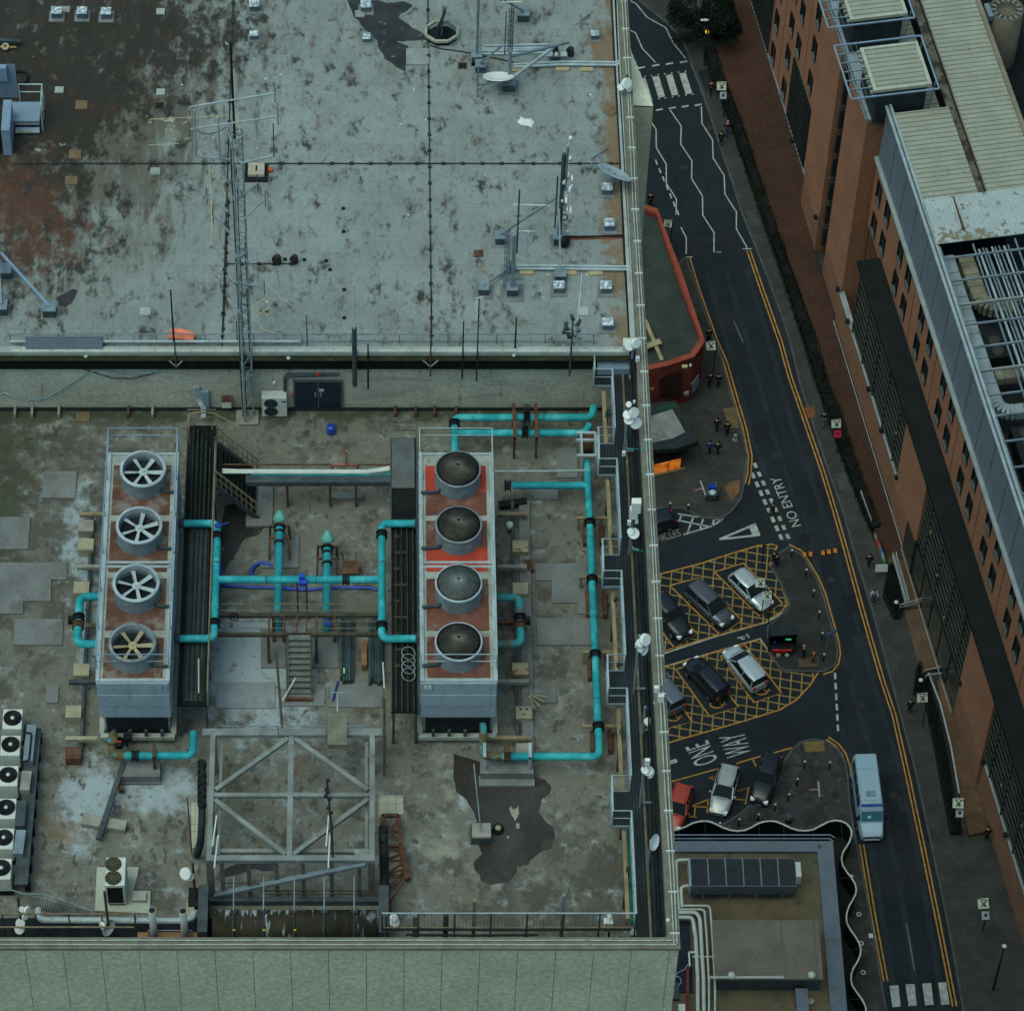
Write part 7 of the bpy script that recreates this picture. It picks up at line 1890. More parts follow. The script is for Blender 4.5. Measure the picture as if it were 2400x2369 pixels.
def car(lab,r,rear,front,col,L_=None,W_=1.8,H_=1.5,kind='hatch',met=.25,group='cars parked around the hatched bays',roofcol=None,name='parked_car'):
 pr,pf_=P(r,*rear,.7),P(r,*front,.7)
 c=(pr+pf_)/2;d=(pf_-pr);L0=L_ or min(4.9,max(4.0,d.length));yaw=math.atan2(d.y,d.x)
 paint=mat('car_paint_%s'%name.replace('parked_','')+str(len(MATS)),col,.28,.06,2,met)
 roofp=paint if roofcol is None else mat('car_roof_'+str(len(MATS)),roofcol,.35,.06,2,met)
 t=thing(name,lab,'car',(c.x,c.y,0),group)
 t.rotation_euler=(0,0,yaw);ORG[t.name]=Vector((0,0,0))
 h=L0/2;w=W_/2
 belt=H_*.62
 if kind=='taxi':
  prof=[(-h,.55,.80),(-h+.12,.85,.98),(-h+.6,.95,belt+.02),(0,1.0,belt),(h*.42,.98,belt-.03),(h-.5,.86,belt-.16),(h-.1,.74,belt-.35),(h,.6,.6)]
  cab=(-h+.25,h*.30,-h+.55,h*.02)
 elif kind=='mpv':
  prof=[(-h,.72,.75),(-h+.1,.92,belt-.05),(-h+.6,.99,belt),(0,1.0,belt),(h*.5,.98,belt-.05),(h-.45,.88,belt-.18),(h-.08,.70,belt-.36),(h,.55,.58)]
  cab=(-h+.1,h*.52,-h+.3,h*.12)
 else:
  prof=[(-h,.70,.72),(-h+.1,.90,belt-.08),(-h+.6,.98,belt-.02),(0,1.0,belt),(h*.45,.97,belt-.05),(h-.45,.88,belt-.2),(h-.08,.70,belt-.36),(h,.55,.55)]
  cab=(-h+.18,h*.42,-h+.55,h*.04)
 secs=[]
 for x,kw,zt in prof:
  ww=w*kw
  secs.append([Vector((x,-ww*.92,.22)),Vector((x,-ww,.42)),Vector((x,-ww*.99,zt-.16)),Vector((x,-ww*.9,zt-.03)),Vector((x,-ww*.55,zt+.03)),Vector((x,ww*.55,zt+.03)),Vector((x,ww*.9,zt-.03)),Vector((x,ww*.99,zt-.16)),Vector((x,ww,.42)),Vector((x,ww*.92,.22))])
 MB().loft(secs,smooth=True).build('body',paint,t)
 def rect(x0,x1,ww,z,taper=.0):
  return[Vector((x0,-ww,z)),Vector((x1,-ww*(1-taper),z)),Vector((x1,ww*(1-taper),z)),Vector((x0,ww,z))]
 zb=belt-.03
 MB().loft([rect(cab[0],cab[1],w*.93,zb,.06),rect(cab[2],cab[3],w*.76,H_-.06,.04)]).build('windows',m_glass,t)
 rf=MB()
 x0,x1,ww=cab[2]-.06,cab[3]+.05,w*.78
 nx=6;secs=[]
 for k in range(nx+1):
  x=x0+(x1-x0)*k/nx;e=1-.10*abs(2*k/nx-1)**3
  zc=H_-.05*abs(2*k/nx-1)**2
  secs.append([Vector((x,-ww*e,zc-.08)),Vector((x,-ww*e*.9,zc-.02)),Vector((x,-ww*.4,zc)),Vector((x,ww*.4,zc)),Vector((x,ww*e*.9,zc-.02)),Vector((x,ww*e,zc-.08))])
 rf.loft(secs,smooth=True).build('roof',roofp,t)
 pl=MB()
 for s in(-1,1):
  for(xb,xt)in((cab[1]-.02,cab[3]),(cab[0]+.05,cab[2]),((cab[0]+cab[1])/2-.25,(cab[2]+cab[3])/2)):
   pl.bar((xb,s*w*.92,zb),(xt,s*w*.765,H_-.07),.08,.05)
  if kind in('mpv','rails'):
   pl.bar((x0+.1,s*ww*.86,H_+.01),(x1-.1,s*ww*.86,H_+.01),.05,.05)
 pl.build('pillars',paint,t)
 for sx in(-1,1):
  for sy in(-1,1):
   cx2=sx*h*.62
   wh=MB().cyl((cx2,sy*(w-.2)-(.0 if sy>0 else .2),.31),.31,.2,18,(0,1,0)).build('wheel',m_tyre,t)
   MB().cyl((cx2,sy*w-(.0 if sy>0 else .008),.31),.19,.008,14,(0,1,0)).build('rim',m_rimc,wh)
 for s in(-1,1):
  MB().obox((h-.28,s*w*.62-.17,belt-.42),(.24,-s*.04,-.03),(0,.34,0),(-.06,0,.16)).build('headlight',m_hl,t)
  MB().obox((-h-.005,s*w*.62-.12,belt-.35),(.1,0,0),(0,.24,0),(.02,0,.26)).build('tail_light',m_tl,t)
  MB().box((cab[1]-.25,s*(w+.09),belt+.03),(.14,.2,.12)).build('wing_mirror',paint,t)
 MB().box((h+.01,0,.42),(.03,.5,.11)).build('number_plate',m_plate,t)
 mb=MB().box((h-.12,0,.52),(.3,.75,.1)).box((cab[1]+.12,0,belt+.02),(.03,1.0,.02))
 mb.build('grille',m_black,t)
 return t
car('silver hatchback in the hatched bay, under the two X flags','s1',(840,450),(1150,770),(.46,.52,.53),4.3,1.78,1.48,'hatch',.4)
car('dark grey estate with pale bonnet in the middle bay of the upper hatched box','s1',(460,590),(790,905),(.10,.105,.125),4.6,1.85,1.66,'mpv',.4)
car('black taxi half hidden by the white parapet pipes, upper hatched box','s1',(130,660),(425,1050),(.012,.015,.02),4.6,1.8,1.75,'taxi',.1)
car('silver people carrier with black roof rails in the lower hatched box','s1',(1080,1490),(790,1130),(.50,.55,.56),4.5,1.85,1.7,'mpv',.4)
car('black people carrier in the middle bay of the lower hatched box','s1',(745,1575),(440,1240),(.012,.014,.02),4.5,1.85,1.72,'mpv',.1)
car('slate blue people carrier cut off by the parapet, lowest hatched bay','s1',(350,1700),(60,1330),(.13,.145,.19),4.5,1.85,1.75,'mpv',.2)
car('silver-grey estate parked nose down beside the red car','s3',(575,375),(475,745),(.40,.40,.38),4.6,1.78,1.46,'rails',.3)
car('black taxi parked nose down beside the silver-grey estate','s3',(920,290),(785,685),(.010,.012,.015),4.6,1.8,1.75,'taxi',.1)
car('red hatchback with white roof rails cut off by the parapet','s3',(215,530),(110,860),(.42,.05,.025),4.2,1.76,1.5,'rails',.1)
car('dark car almost hidden by the parapet beside the white hatching','s2',(240,1640),(60,1700),(.015,.018,.025),4.3,1.78,1.48,'hatch',.2)
pr,pf_=P('s3',1610,360,1.0),P('s3',1685,945,1.0)
c=(pr+pf_)/2;d=pf_-pr;yaw=math.atan2(d.y,d.x)
vn=thing('minibus','pale blue-white minibus driving down the road beside the cobbled corner','minibus',(c.x,c.y,0));vn.rotation_euler=(0,0,yaw);ORG[vn.name]=Vector((0,0,0))
m_van=mat('van_paint',(.30,.42,.50),.35,.06,1,.1)
L0,w,H0=6.6,1.0,2.65
h=L0/2
def vsec(x,kw,z0,z1,kt=.86):
 ww=w*kw
 return[Vector((x,-ww*.95,z0)),Vector((x,-ww,z0+.25)),Vector((x,-ww,z1*.62)),Vector((x,-ww*kt,z1-.12)),Vector((x,-ww*kt*.9,z1)),Vector((x,ww*kt*.9,z1)),Vector((x,ww*kt,z1-.12)),Vector((x,ww,z1*.62)),Vector((x,ww,z0+.25)),Vector((x,ww*.95,z0))]
MB().loft([vsec(-h,.98,.35,H0-.03),vsec(-h+.1,1,.3,H0),vsec(h-2.05,1,.3,H0),vsec(h-1.75,1,.3,H0-.12,.9),vsec(h-.95,.99,.3,1.42,.92),vsec(h-.3,.92,.3,1.12,.92),vsec(h-.02,.82,.35,.95,.9),vsec(h,.8,.45,.8,.9)],smooth=False).build('body',m_van,vn)
MB().obox((h-1.72,-.84,2.36),(.66,.0,-.83),(0,1.68,0),(.05,0,.04)).build('windscreen',mat('windscreen_teal',(.02,.10,.13),.12,.2,2),vn)
MB().bx(h-1.95,h-1.74,-.86,.86,H0-.12,H0-.02).build('blue_header',mat('header_blue',(.01,.06,.32),.4),vn)
for s in(-1,1):
 for k in range(4):
  x0_=-h+.3+k*1.05
  MB().obox((x0_,s*1.004,1.68),(.96,0,0),(0,s*.012,0),(0,-s*.115,.70)).build('side_window',m_glass,vn)
 MB().obox((h-1.95,s*.985,1.45),(.75,0,-.1),(0,s*.015,0),(0,-s*.06,.5)).build('side_window',m_glass,vn)
 MB().bx(h-1.5,h-1.3,s*1.12-.12,s*1.12+.12,1.3,1.6).build('wing_mirror',m_black,vn)
 MB().obox((h-.5,s*.62-.18,.92),(.4,0,-.12),(0,.36,0),(-.08,0,.2)).build('headlight',m_hl,vn)
 MB().bx(-h-.06,-h+.02,s*.8-.12,s*.8+.12,1.9,2.1).build('tail_light',mat('tail_orange',(.9,.25,.05),.4,emis=.6),vn)
 for x in(-h+1.5,h-1.2):
  wh=MB().cyl((x,s*.82-(.0 if s>0 else .22),.35),.35,.22,18,(0,1,0)).build('wheel',m_tyre,vn)
  MB().cyl((x,s*1.04-(0 if s>0 else .01),.35),.2,.01,14,(0,1,0)).build('rim',m_rimc,vn)
MB().bx(-h-.28,-h-.01,-.85,.85,.4,.55).build('rear_step',m_van,vn)
MB().bx(h-.06,h+.03,-.62,.62,.42,.5).bx(h-.04,h+.04,-.5,.5,.56,.62).build('chrome_bars',m_hl,vn)
MB().bx(h-.1,h+.02,-.55,.55,.64,.82).build('grille',m_black,vn)
mb=MB()
for x in(-h+1.4,h-2.3):
 mb.bx(x,x+.03,-.9,.9,H0+.001,H0+.012)
mb.bx(h-3.1,h-2.6,-.35,.35,H0+.001,H0+.05)
mb.split('roof_seam',m_steel,vn)
mb=MB()
for k in range(6):
 mb.bx(h-2.25,h-1.98,-.75+k*.26,-.60+k*.26,H0+.0,H0+.03)
mb.build('roof_vents',m_steel_lt,vn)
MB().obox((h-1.3,-.35,1.93),(.12,0,-.15),(0,.26,0),(.03,0,.02)).build('pass_card',mat('card_cyan',(.3,.7,.75),.5),vn)
m_skin=mat('skin',(.36,.21,.15),.6,.1,5)
m_hair=mat('hair_dark',(.02,.015,.012),.7,.2,5)
def skin_mesh(edges,verts,rad,lvl=1):
 me=bpy.data.meshes.new('fig');me.from_pydata(verts,edges,[])
 ob=bpy.data.objects.new('fig',me);COL.objects.link(ob)
 sm=ob.modifiers.new('s','SKIN');sm.use_smooth_shade=True
 for i,r in enumerate(rad):
  me.skin_vertices[0].data[i].radius=(r,r)if not isinstance(r,tuple)else r
 me.skin_vertices[0].data[0].use_root=True
 ss=ob.modifiers.new('u','SUBSURF');ss.levels=lvl;ss.render_levels=lvl
 dg=bpy.context.evaluated_depsgraph_get()
 out=bpy.data.meshes.new_from_object(ob.evaluated_get(dg))
 bpy.data.objects.remove(ob)
 return out
def stride(a,arm):
 V=[(0,0,.95),(0,.01,1.15),(0,.02,1.38),(0,.03,1.50),(0,.05,1.60),(0,.06,1.70),(.10,0,.90),(.11,a*.18,.50),(.11,a*.26,.10),(.11,a*.26+.16,.045),(-.10,0,.90),(-.11,-a*.10,.50),(-.11,-a*.32,.12),(-.11,-a*.32+.16,.06),(.20,.02,1.40),(.25,-arm*.10,1.12),(.25,-arm*.02+.05,.88),(.25,.08,.80),(-.20,.02,1.40),(-.25,arm*.12,1.12),(-.25,arm*.22+.03,.90),(-.25,arm*.24+.05,.82)]
 E_=[(0,1),(1,2),(2,3),(3,4),(4,5),(0,6),(6,7),(7,8),(8,9),(0,10),(10,11),(11,12),(12,13),(2,14),(14,15),(15,16),(16,17),(2,18),(18,19),(19,20),(20,21)]
 Rd=[(.15,.11),(.13,.10),(.15,.11),.055,.09,.085,.085,.06,.042,.035,.085,.06,.042,.035,.06,.048,.036,.035,.06,.048,.036,.035]
 return V,E_,Rd
FIG=[]
for a in(1.0,.25):
 V,E_,Rd=stride(a,a)
 body=skin_mesh(E_,V,Rd)
 ci=[0,1,2,14,15,16,18,19,20];mp={q:i for i,q in enumerate(ci)}
 coat=skin_mesh([(mp[x],mp[y])for x,y in E_ if x in mp and y in mp],[V[i]for i in ci],[tuple(np_+.03 for np_ in Rd[i])if isinstance(Rd[i],tuple)else Rd[i]+.022 for i in ci])
 ti=[0,6,7,8,10,11,12];mp={q:i for i,q in enumerate(ti)}
 trs=skin_mesh([(mp[x],mp[y])for x,y in E_ if x in mp and y in mp],[V[i]for i in ti],[(.165,.125),.10,.075,.06,.10,.075,.06])
 hb=MB();hb.lathe([(.001,.125),(.06,.115),(.1,.06),(.105,0),(.08,-.06)],(0,.035,1.68),12,(0,-.25,1))
 fb=MB()
 for s in(-1,1):
  fb.box((.035*s,.150,1.665),(.02,.012,.012))
 fb.box((0,.155,1.64),(.02,.03,.035)).box((0,.146,1.60),(.045,.012,.01))
 sb=[MB().box((q[0],q[1]+.08,zz),(.1,.28,.09))for q,zz in((V[8],.05),(V[12],.065))]
 FIG.append((body,coat,trs,hb,fb,sb))
def mesh_ob(name,me,m,parent):
 if not me.materials:
  me.materials.append(m)
 o=bpy.data.objects.new(name,me);COL.objects.link(o);o.parent=parent;ORG[o.name]=ORG[parent.name]
 o.material_slots[0].link='OBJECT';o.material_slots[0].material=m
 return o
CO={'black':(.012,.013,.015),'navy':(.012,.02,.07),'blue':(.02,.05,.22),'white':(.5,.5,.52),'brown':(.10,.045,.02),'orange':(.35,.10,.03),'pink':(.5,.18,.3),'grey':(.12,.12,.13),'maroon':(.09,.015,.015),'denim':(.03,.05,.09)}
def cloth(c):
 return mat('cloth_'+c,CO[c],.9,.2,6)
def person(r,x,y,face,top,bottom,lab,fig=0,extra=None,z=.12,s=1.0):
 p=P(r,x,y,z)
 t=thing('person',lab,'person',p,'pedestrians in the street')
 ORG[t.name]=Vector((0,0,0))
 b_,c_,tr,hb,fb,sb=FIG[fig]
 mesh_ob('body',b_,m_skin,t);mesh_ob('coat',c_,cloth(top),t);mesh_ob('trousers',tr,cloth(bottom),t)
 for nm,q,m in(('hair',hb,extra and cloth(extra)or m_hair),('face',fb,m_hair),('shoe',sb[0],m_black),('shoe',sb[1],m_black)):
  q.build(nm,m,t)
 t.rotation_euler=(0,0,face-PI/2);t.scale=(s,)*3
 return t
D=-1.28
U_=D+PI
for a in[('s5',708,845,U_,'maroon','black','person in a dark red coat walking past the top X flag',0),('s5',852,1205,U_,'black','denim','person with pinkish hair walking in step beside another on the upper pavement',0,'pink'),('s5',797,1290,D,'black','black','person all in black at the kerb below the upper zebra crossing',1),('s2',600,605,U_,'black','black','left one of a couple in black beside the brick shop wall',0),('s2',668,612,U_,'black','navy','right one of a couple in black beside the brick shop wall',1),('s2',655,950,D,'black','black','person in a long black coat in the group beside the kiosk',0),('s2',735,980,U_,'black','black','broad person in black nearest the yellow lines beside the kiosk',1),('s2',600,1125,D,'blue','navy','person in a blue top in front of the kiosk corner',0),('s2',662,1130,D,'black','black','person in black walking beside the one in blue',0),('s2',592,262,U_,'black','black','person in black squeezed between the brick parapet and the yellow lines',1),('s2',1085,1600,PI,'black','black','person in black crossing the give way dashes',0,None,0),('s2',1478,905,U_,'black','grey','person in black walking up beside the red banner',0),('s1',1195,385,PI*.8,'black','black','person in black at the tip of the upper hatched box',0,None,.0),('s1',1218,410,PI*.8,'black','navy','person in dark clothes close behind another at the hatched box tip',1,None,.0),('s1',1455,1225,PI,'black','black','person with pink headscarf standing right of the food stall',1,'pink'),('s1',1545,1260,PI,'orange','brown','person in an orange-brown jacket right of the food stall',1),('s8',202,480,D,'black','black','person in black carrying something pale below the coloured banner',0),('s8',224,655,D,'white','denim','person in a white top walking on the right pavement',0),('s8',788,1835,U_,'black','black','person in black at the lower end of the stone terrace',1),('s8',405,1200,D,'black','black','person in black close left of the flag by the lower steps',1),('b',1725,1150,U_,'black','black','person in black at the pointed end of the dark shop roof',1)]:
 person(*a)
def bollard(r,x,y,lab,white=True,hgt=1.0):
 p=P(r,x,y,hgt+.12);p.z=.12
 t=thing('bollard',lab,'bollard',p,'slim bollards with pale tops')
 MB().cyl(p,.06,hgt-.08,10).build('post',m_black,t)
 MB().lathe([(.085,0),(.09,.06),(.06,.11),(.001,.12)],p+Vector((0,0,hgt-.08)),10).build('cap',m_white,t)
for i,(x,y)in enumerate(((1490,435),(1557,622),(1607,810),(1633,1000),(1648,1190))):
 bollard('s1',x,y,'white-topped bollard on the stall island, %s from the top'%('first','second','third','fourth','last')[i])
for x,y,w in((1155,345,'left one of the pair nearest the rounded kerb end'),(1352,350,'right one of the pair nearest the rounded kerb end'),(1098,480,'just right of the black taxi'),(1033,600,'left of the painted T mark'),(925,678,'near the black taxi bonnet'),(795,757,'beside the bicycle'),(645,795,'right of the silver-grey estate bonnet'),(493,825,'touching the wavy fence below the silver-grey estate')):
 bollard('s3',x,y,'white-topped bollard on the cobbles, '+w)
for x,y,w in((300,1507,'left'),(440,1520,'right')):
 bollard('s2',x,y,'%s small white-topped bollard above the white hatching'%w,True,.8)
bollard('s1',1362,262,'white-topped bollard at the top tip of the stall island')
m_flag=mat('flag_cloth',(.50,.53,.43),.8,.08,3)
m_fig=mat('flag_emblem',(.03,.035,.03),.8)
def flag(r,x,y,z,lab,s=.8,base=None,card=None,cardm=None,rot=.0,tilt=.75):
 c=P(r,x,y,z);s*=.93;rot=random.uniform(-.22,.12);tilt+=random.uniform(-.2,.25)
 t=thing('banner_flag',lab,'flag',(c.x+s*.6,c.y,.12),'white flags with a dark X figure')
 ex=Vector((math.cos(rot),math.sin(rot),0));n=Vector((math.sin(rot)*.3,-math.cos(tilt),math.sin(tilt))).normalized();ey=n.cross(ex).normalized()
 nx=7;V=[]
 for i in range(nx):
  for j in range(4):
   u,v=i/(nx-1)-.5,j/3-.5
   V.append(c+ex*u*s+ey*v*s*.95+n*(.05*math.sin(5*u+1.2*v)))
 k=len(V)
 V+=[p-n*.015 for p in V]
 F_=[(i*4+j,(i+1)*4+j,(i+1)*4+j+1,i*4+j+1)for i in range(nx-1)for j in range(3)]
 F_+=[tuple(q+k for q in f[::-1])for f in F_]
 fl=MB().add(V,F_,True).build('cloth',m_flag,t)
 o=c+n*.06
 w=s*.09
 mb=MB()
 for(u0,v0,u1,v1)in((-.24,.28,.26,-.26),(-.2,-.28,.08,.02),(.06,.0,.28,.26),(-.02,.04,.12,-.3)):
  mb.bar(o+ex*u0*s+ey*v0*s,o+ex*u1*s+ey*v1*s,w,.012,up=n)
 mb.build('emblem',m_fig,fl)
 q=c+ex*s*.56
 MB().tube([(q.x,q.y,.1),(q.x,q.y,z+s*.6)],.045,8).build('pole',m_black,t)
 MB().bar((q.x,q.y,z+s*.42),c-ex*s*.5+ey*s*.48,.03).build('arm',m_black,t)
 if card:
  cc=P(r,*card,z-.8)
  mb=MB().obox(cc-ex*.3-ey*.32,ex*.6,ey*.64,n*.03);mb.build('card',cardm or mat('card_grey',(.30,.32,.36),.7,.15,4),t)
  MB().obox(cc-ex*.1-ey*.1+n*.035,ex*.22,ey*.24,n*.006).build('card_print',m_fig,t)
 return t
flag('s5',805,770,4.2,'white X flag above a grey card beside the upper zebra crossing',.9,card=(820,855))
flag('b',1825,1248,4.2,'white X flag right of the pointed end of the dark shop roof',.75)
flag('s2',612,297,4.2,'white X flag at the corner of the red brick parapet',.85)
flag('s2',1578,897,4.2,'white X flag above a red banner on the right pavement',.85,card=(1588,975),cardm=mat('card_red',(.45,.02,.04),.7))
flag('s1',1075,555,4.6,'upper white X flag over the roof of the silver hatchback',.85)
flag('s1',1135,668,4.0,'lower white X flag over the bonnet of the silver hatchback',.8)
flag('s8',470,1133,4.2,'white X flag beside the dark planter near the lower steps',.9)
flag('s8',648,1656,4.2,'white X flag above a grey card at the lower end of the planter',.9,card=(655,1706))
flag('k',1680,1305,4.2,'white X flag standing alone on the lowest part of the right pavement',.9,card=(1692,1372))
def lamp(r,xb,yb,xt,yt,lab,head=m_white,ball=False):
 b=P(r,xb,yb,.12);z=ztop(b,r,xt,yt)
 t=thing('street_lamp',lab,'lamp post',b)
 MB().tube([b,(b.x,b.y,b.z+1),(b.x,b.y,z)],[.11,.09,.06],8).build('post',m_black,t)
 if ball:
  MB().lathe([(.001,-.2),(.14,-.14),(.2,0),(.14,.14),(.001,.2)],(b.x,b.y,z),14).build('globe',head,t)
 else:
  MB().lathe([(.16,0),(.2,.04),(.12,.12),(.001,.14)],(b.x,b.y,z),14).build('head',head,t)
  MB().disc((b.x,b.y,z+.16),.08,12,t=.03).build('sensor',mat('pink_light',(.75,.5,.45),.5),t)
 return t
lamp('k',1735,1785,1765,1545,'tall street lamp on the dark lower right pavement')
lamp('s5',652,530,642,288,'zebra crossing beacon with a yellow globe',mat('beacon_yellow',(.75,.55,.03),.4,.1,3,emis=.25),True)
lamp('s8',330,720,303,660,'lamp with a round white head beside the planter at the upper steps')
lamp('s8',450,1110,423,1047,'lamp with a round white head left of the lower steps')
for i,(x,y,w)in enumerate(((1682,752,'uppermost'),(1702,1005,'middle'),(1720,1258,'lowest'))):
 p=P('s4',x,y,.13)
 t=thing('uplight',w+' round white ring light set in the pavement beside the wavy fence','ring light',p,'round ring lights in the lower pavement')
 MB().ring(p+Vector((0,0,.04)),(0,0,1),.16,.05,18,6).build('ring',m_white,t);MB().disc(p+Vector((0,0,.05)),.12,14,t=.05).build('lens',m_steel_dk,t)
p=P('s4',1618,420,.13);MB().ring(p+Vector((0,0,.04)),(0,0,1),.12,.04,16,6).disc(p+Vector((0,0,.05)),.1,12,t=.05).thing('uplight',m_white,'small ring light half behind the upper curl of the wavy fence','ring light','round ring lights in the lower pavement')
p=P('s4',1787,938,.13);MB().box(p+Vector((0,0,.02)),(.34,.38,.04)).thing('floor_sign',mat('sheet_pale_blue',(.5,.6,.68),.6),'pale blue paper sheet on the lower pavement beside the double yellow lines','sheet')
p=P('s5',655,182,6.0)
t=thing('street_lamp','long white lamp head in front of the dark tree at the top','lamp post',(p.x,p.y,.12))
MB().lathe([(.001,-.42),(.1,-.3),(.13,.1),(.08,.35),(.001,.4)],p,12,(1,0,.05)).build('head',m_white,t);MB().tube([(p.x+.35,p.y,.12),(p.x+.35,p.y,p.z)],.06,8).build('post',m_black,t)
t=thing('road_sign','thin dark sign post on the tip of the upper hatched box','sign post',P('s1',1090,380,0))
b=P('s1',1090,380,0);MB().tube([b,(b.x,b.y,ztop(b,'s1',0,210))],.04,8).build('post',m_black,t);MB().box((b.x,b.y,ztop(b,'s1',0,225)),(.3,.05,.4)).build('plate',m_steel_dk,t)
t=thing('street_sign','sign post with a small tilted blue panel on the stall island','sign post',P('s1',1665,1160,.12))
b=P('s1',1665,1160,.12);MB().tube([b,(b.x,b.y,2.6)],.04,8).build('post',m_steel,t);MB().obox((b.x-.1,b.y,2.1),(.75,.25,.2),(0,.03,0),(-.08,0,.35)).build('panel',mat('panel_blue',(.06,.16,.32),.5,.3,6),t)
b=P('s3',800,805,.12)
bc=thing('bicycle','dark bicycle leaning at the bollard above the wavy fence','bicycle',b)
for dx in(-.5,.5):
 MB().ring((b.x+dx,b.y,.46),(0,1,.1),.33,.025,20,5).build('wheel',m_tyre,bc)
f0,f1,f2,f3=Vector((b.x-.5,b.y,.46)),Vector((b.x-.05,b.y,.42)),Vector((b.x-.2,b.y,.98)),Vector((b.x+.4,b.y,.95))
MB().bar(f0,f1,.035).bar(f1,f2,.035).bar(f0,f2,.03).bar(f1,f3,.04).bar(f2,f3,.035).bar(f3,(b.x+.5,b.y,.46),.035).build('frame',m_steel_dk,bc)
MB().box((b.x-.22,b.y,1.04),(.26,.12,.06)).build('saddle',m_black,bc);MB().bar((b.x+.38,b.y-.25,1.1),(b.x+.38,b.y+.25,1.1),.03).bar(f3,(b.x+.38,b.y,1.1),.03).build('handlebar',m_black,bc)
b=P('s3',1025,815,.12)
t=thing('litter_bin','dark bin with a tilted blue paddle sign beside the wavy fence','bin',b)
MB().cyl(b,.28,.95,14).build('body',m_steel_dk,t);MB().obox((b.x-.1,b.y+.1,1.0),(.2,.12,.5),(-.03,.03,0),(.05,-.05,.55)).build('paddle',mat('paddle_blue',(.02,.10,.28),.5),t)
b=P('s2',618,1490,.12)
t=thing('street_cart','dark street cleaning cart with a blue box and a pale round lid','cart',b)
MB().bx(b.x-.42,b.x+.42,b.y-.1,b.y+.85,.3,1.0).build('body',m_steel_dk,t,bevel=.05)
MB().bx(b.x-.35,b.x+.3,b.y+.45,b.y+.85,1.0,1.35).build('blue_box',mat('cart_blue',(.01,.05,.35),.5),t,bevel=.03)
MB().cyl((b.x,b.y+.12,1.0),.26,.14,18).build('round_lid',mat('lid_pale',(.35,.42,.46),.5),t)
for s in(-1,1):
 MB().cyl((b.x+s*.45-.04,b.y+.2,.36),.24,.08,14,(1,0,0)).build('wheel',m_tyre,t)
MB().bar((b.x+.35,b.y+.85,1.0),(b.x+.3,b.y+1.2,1.15),.05).build('handle',m_steel,t)
q=P('s1',1285,1250,.12)
fs=thing('food_stall','black canopied food stall with a green screen and red counter','stall',q)
zr_=2.75
c0,c1_,c2_,c3=[P('s1',x,y,zr_)for x,y in((1160,925),(1410,905),(1415,1015),(1165,1030))]
MB().prism([c0,c1_,c2_,c3],zr_-.12,zr_).build('canopy',mat('canopy_dark',(.02,.028,.035),.8,.2,1),fs)
xa_,xb_=c3 .x+.05,c2_.x-.05;yn,yf=c2_.y+.0,c1_.y-.1
MB().bx(xa_,xb_,yf-.08,yf,.12,zr_-.13).bx(xa_,xa_+.06,yn+.1,yf,.12,zr_-.13).bx(xb_-.06,xb_,yn+.1,yf,.12,zr_-.13).build('side_walls',m_black,fs)
MB().bx(xa_+.1,xb_-.1,yn-.25,yn+.35,.75,1.0).build('counter',m_black,fs)
MB().bx(xa_+.25,xb_-.3,yn-.32,yn-.26,.88,.98).build('red_edge',mat('stall_red',(.6,.03,.03),.5,emis=.15),fs)
mb=MB();random.seed(3)
for k in range(26):
 mb.box((xa_+.3+random.random()*1.3,yn-.3+random.random()*.1,.3+random.random()*.45),(.12,.06,.1),random.random())
mb.build('red_goods',mat('goods_red',(.38,.04,.02),.6,.4,6),fs)
MB().bx(xb_-.9,xb_-.45,yn+.0,yn+.03,1.9,2.1).build('screen',mat('screen_green',(.05,.75,.25),.5,.5,9,emis=.3),fs)
MB().box((xa_+.45,yn,1.6),(.22,.05,.22)).build('blue_sign',mat('sign_blue',(.02,.06,.35),.5),fs)
for dx in(.8,1.5):
 MB().cyl((xa_+dx,yn-.4,.3),.18,.1,14,(0,1,0)).build('wheel',m_white,fs)
zs=6.0
m_brk=mat('red_brick',(.20,.045,.028),.85,.2,1,fine=.15,layers=[dict(col=(.12,.035,.025),scale=.8,lo=.5,hi=.7,amt=.5)])
out=PL('b',[(1700,1150),(1765,1172),(1907,1545)],zs)+PL('s2',[(563,265),(480,385),(300,445),(100,490)],zs)
L0_=out[-1]
out+=[Vector((11.5,L0_.y,zs)),Vector((11.5,out[0].y,zs))]
rs=thing('brick_shop','low red brick building with a dark green flat roof beside the tall tower','building',(out[3].x-3,out[3].y,0))
cen=sum(out,Vector())/len(out)
inn=[p+(cen-p).normalized()*.55 for p in out]
mb=MB()
for i in range(len(out)):
 a,b=out[i],out[(i+1)%len(out)];a2,b2=inn[i],inn[(i+1)%len(out)]
 mb.prism([a,b,b2,a2],0,zs)
mb.build('wall',m_brk,rs)
MB().prism(inn,zs-.6,zs-.5).build('roof',mat('dark_green_felt',(.035,.045,.038),.8,.25,.4),rs)
mb=MB()
for i in range(len(out)):
 a,b=out[i],out[(i+1)%len(out)];a2,b2=inn[i],inn[(i+1)%len(out)]
 e_=lambda p:p+(p-cen).normalized()*.05
 mb.prism([e_(a),e_(b),b2 .lerp(b,.3),a2 .lerp(a,.3)],zs+.003,zs+.09)
mb.build('coping',mat('brick_coping',(.26,.06,.035),.8,.2,1),rs)
fa,fb_=out[3+3],out[5-1]
def on_face(r,x,y,a,b,off=.02):
 d=(b-a);n=Vector((d.y,-d.x,0)).normalized()
 if n.y>0:
  n=-n
 return on_plane(r,x,y,a+n*off,n),n,Vector((d.x,d.y,0)).normalized()
A2,B2=out[6],out[5]
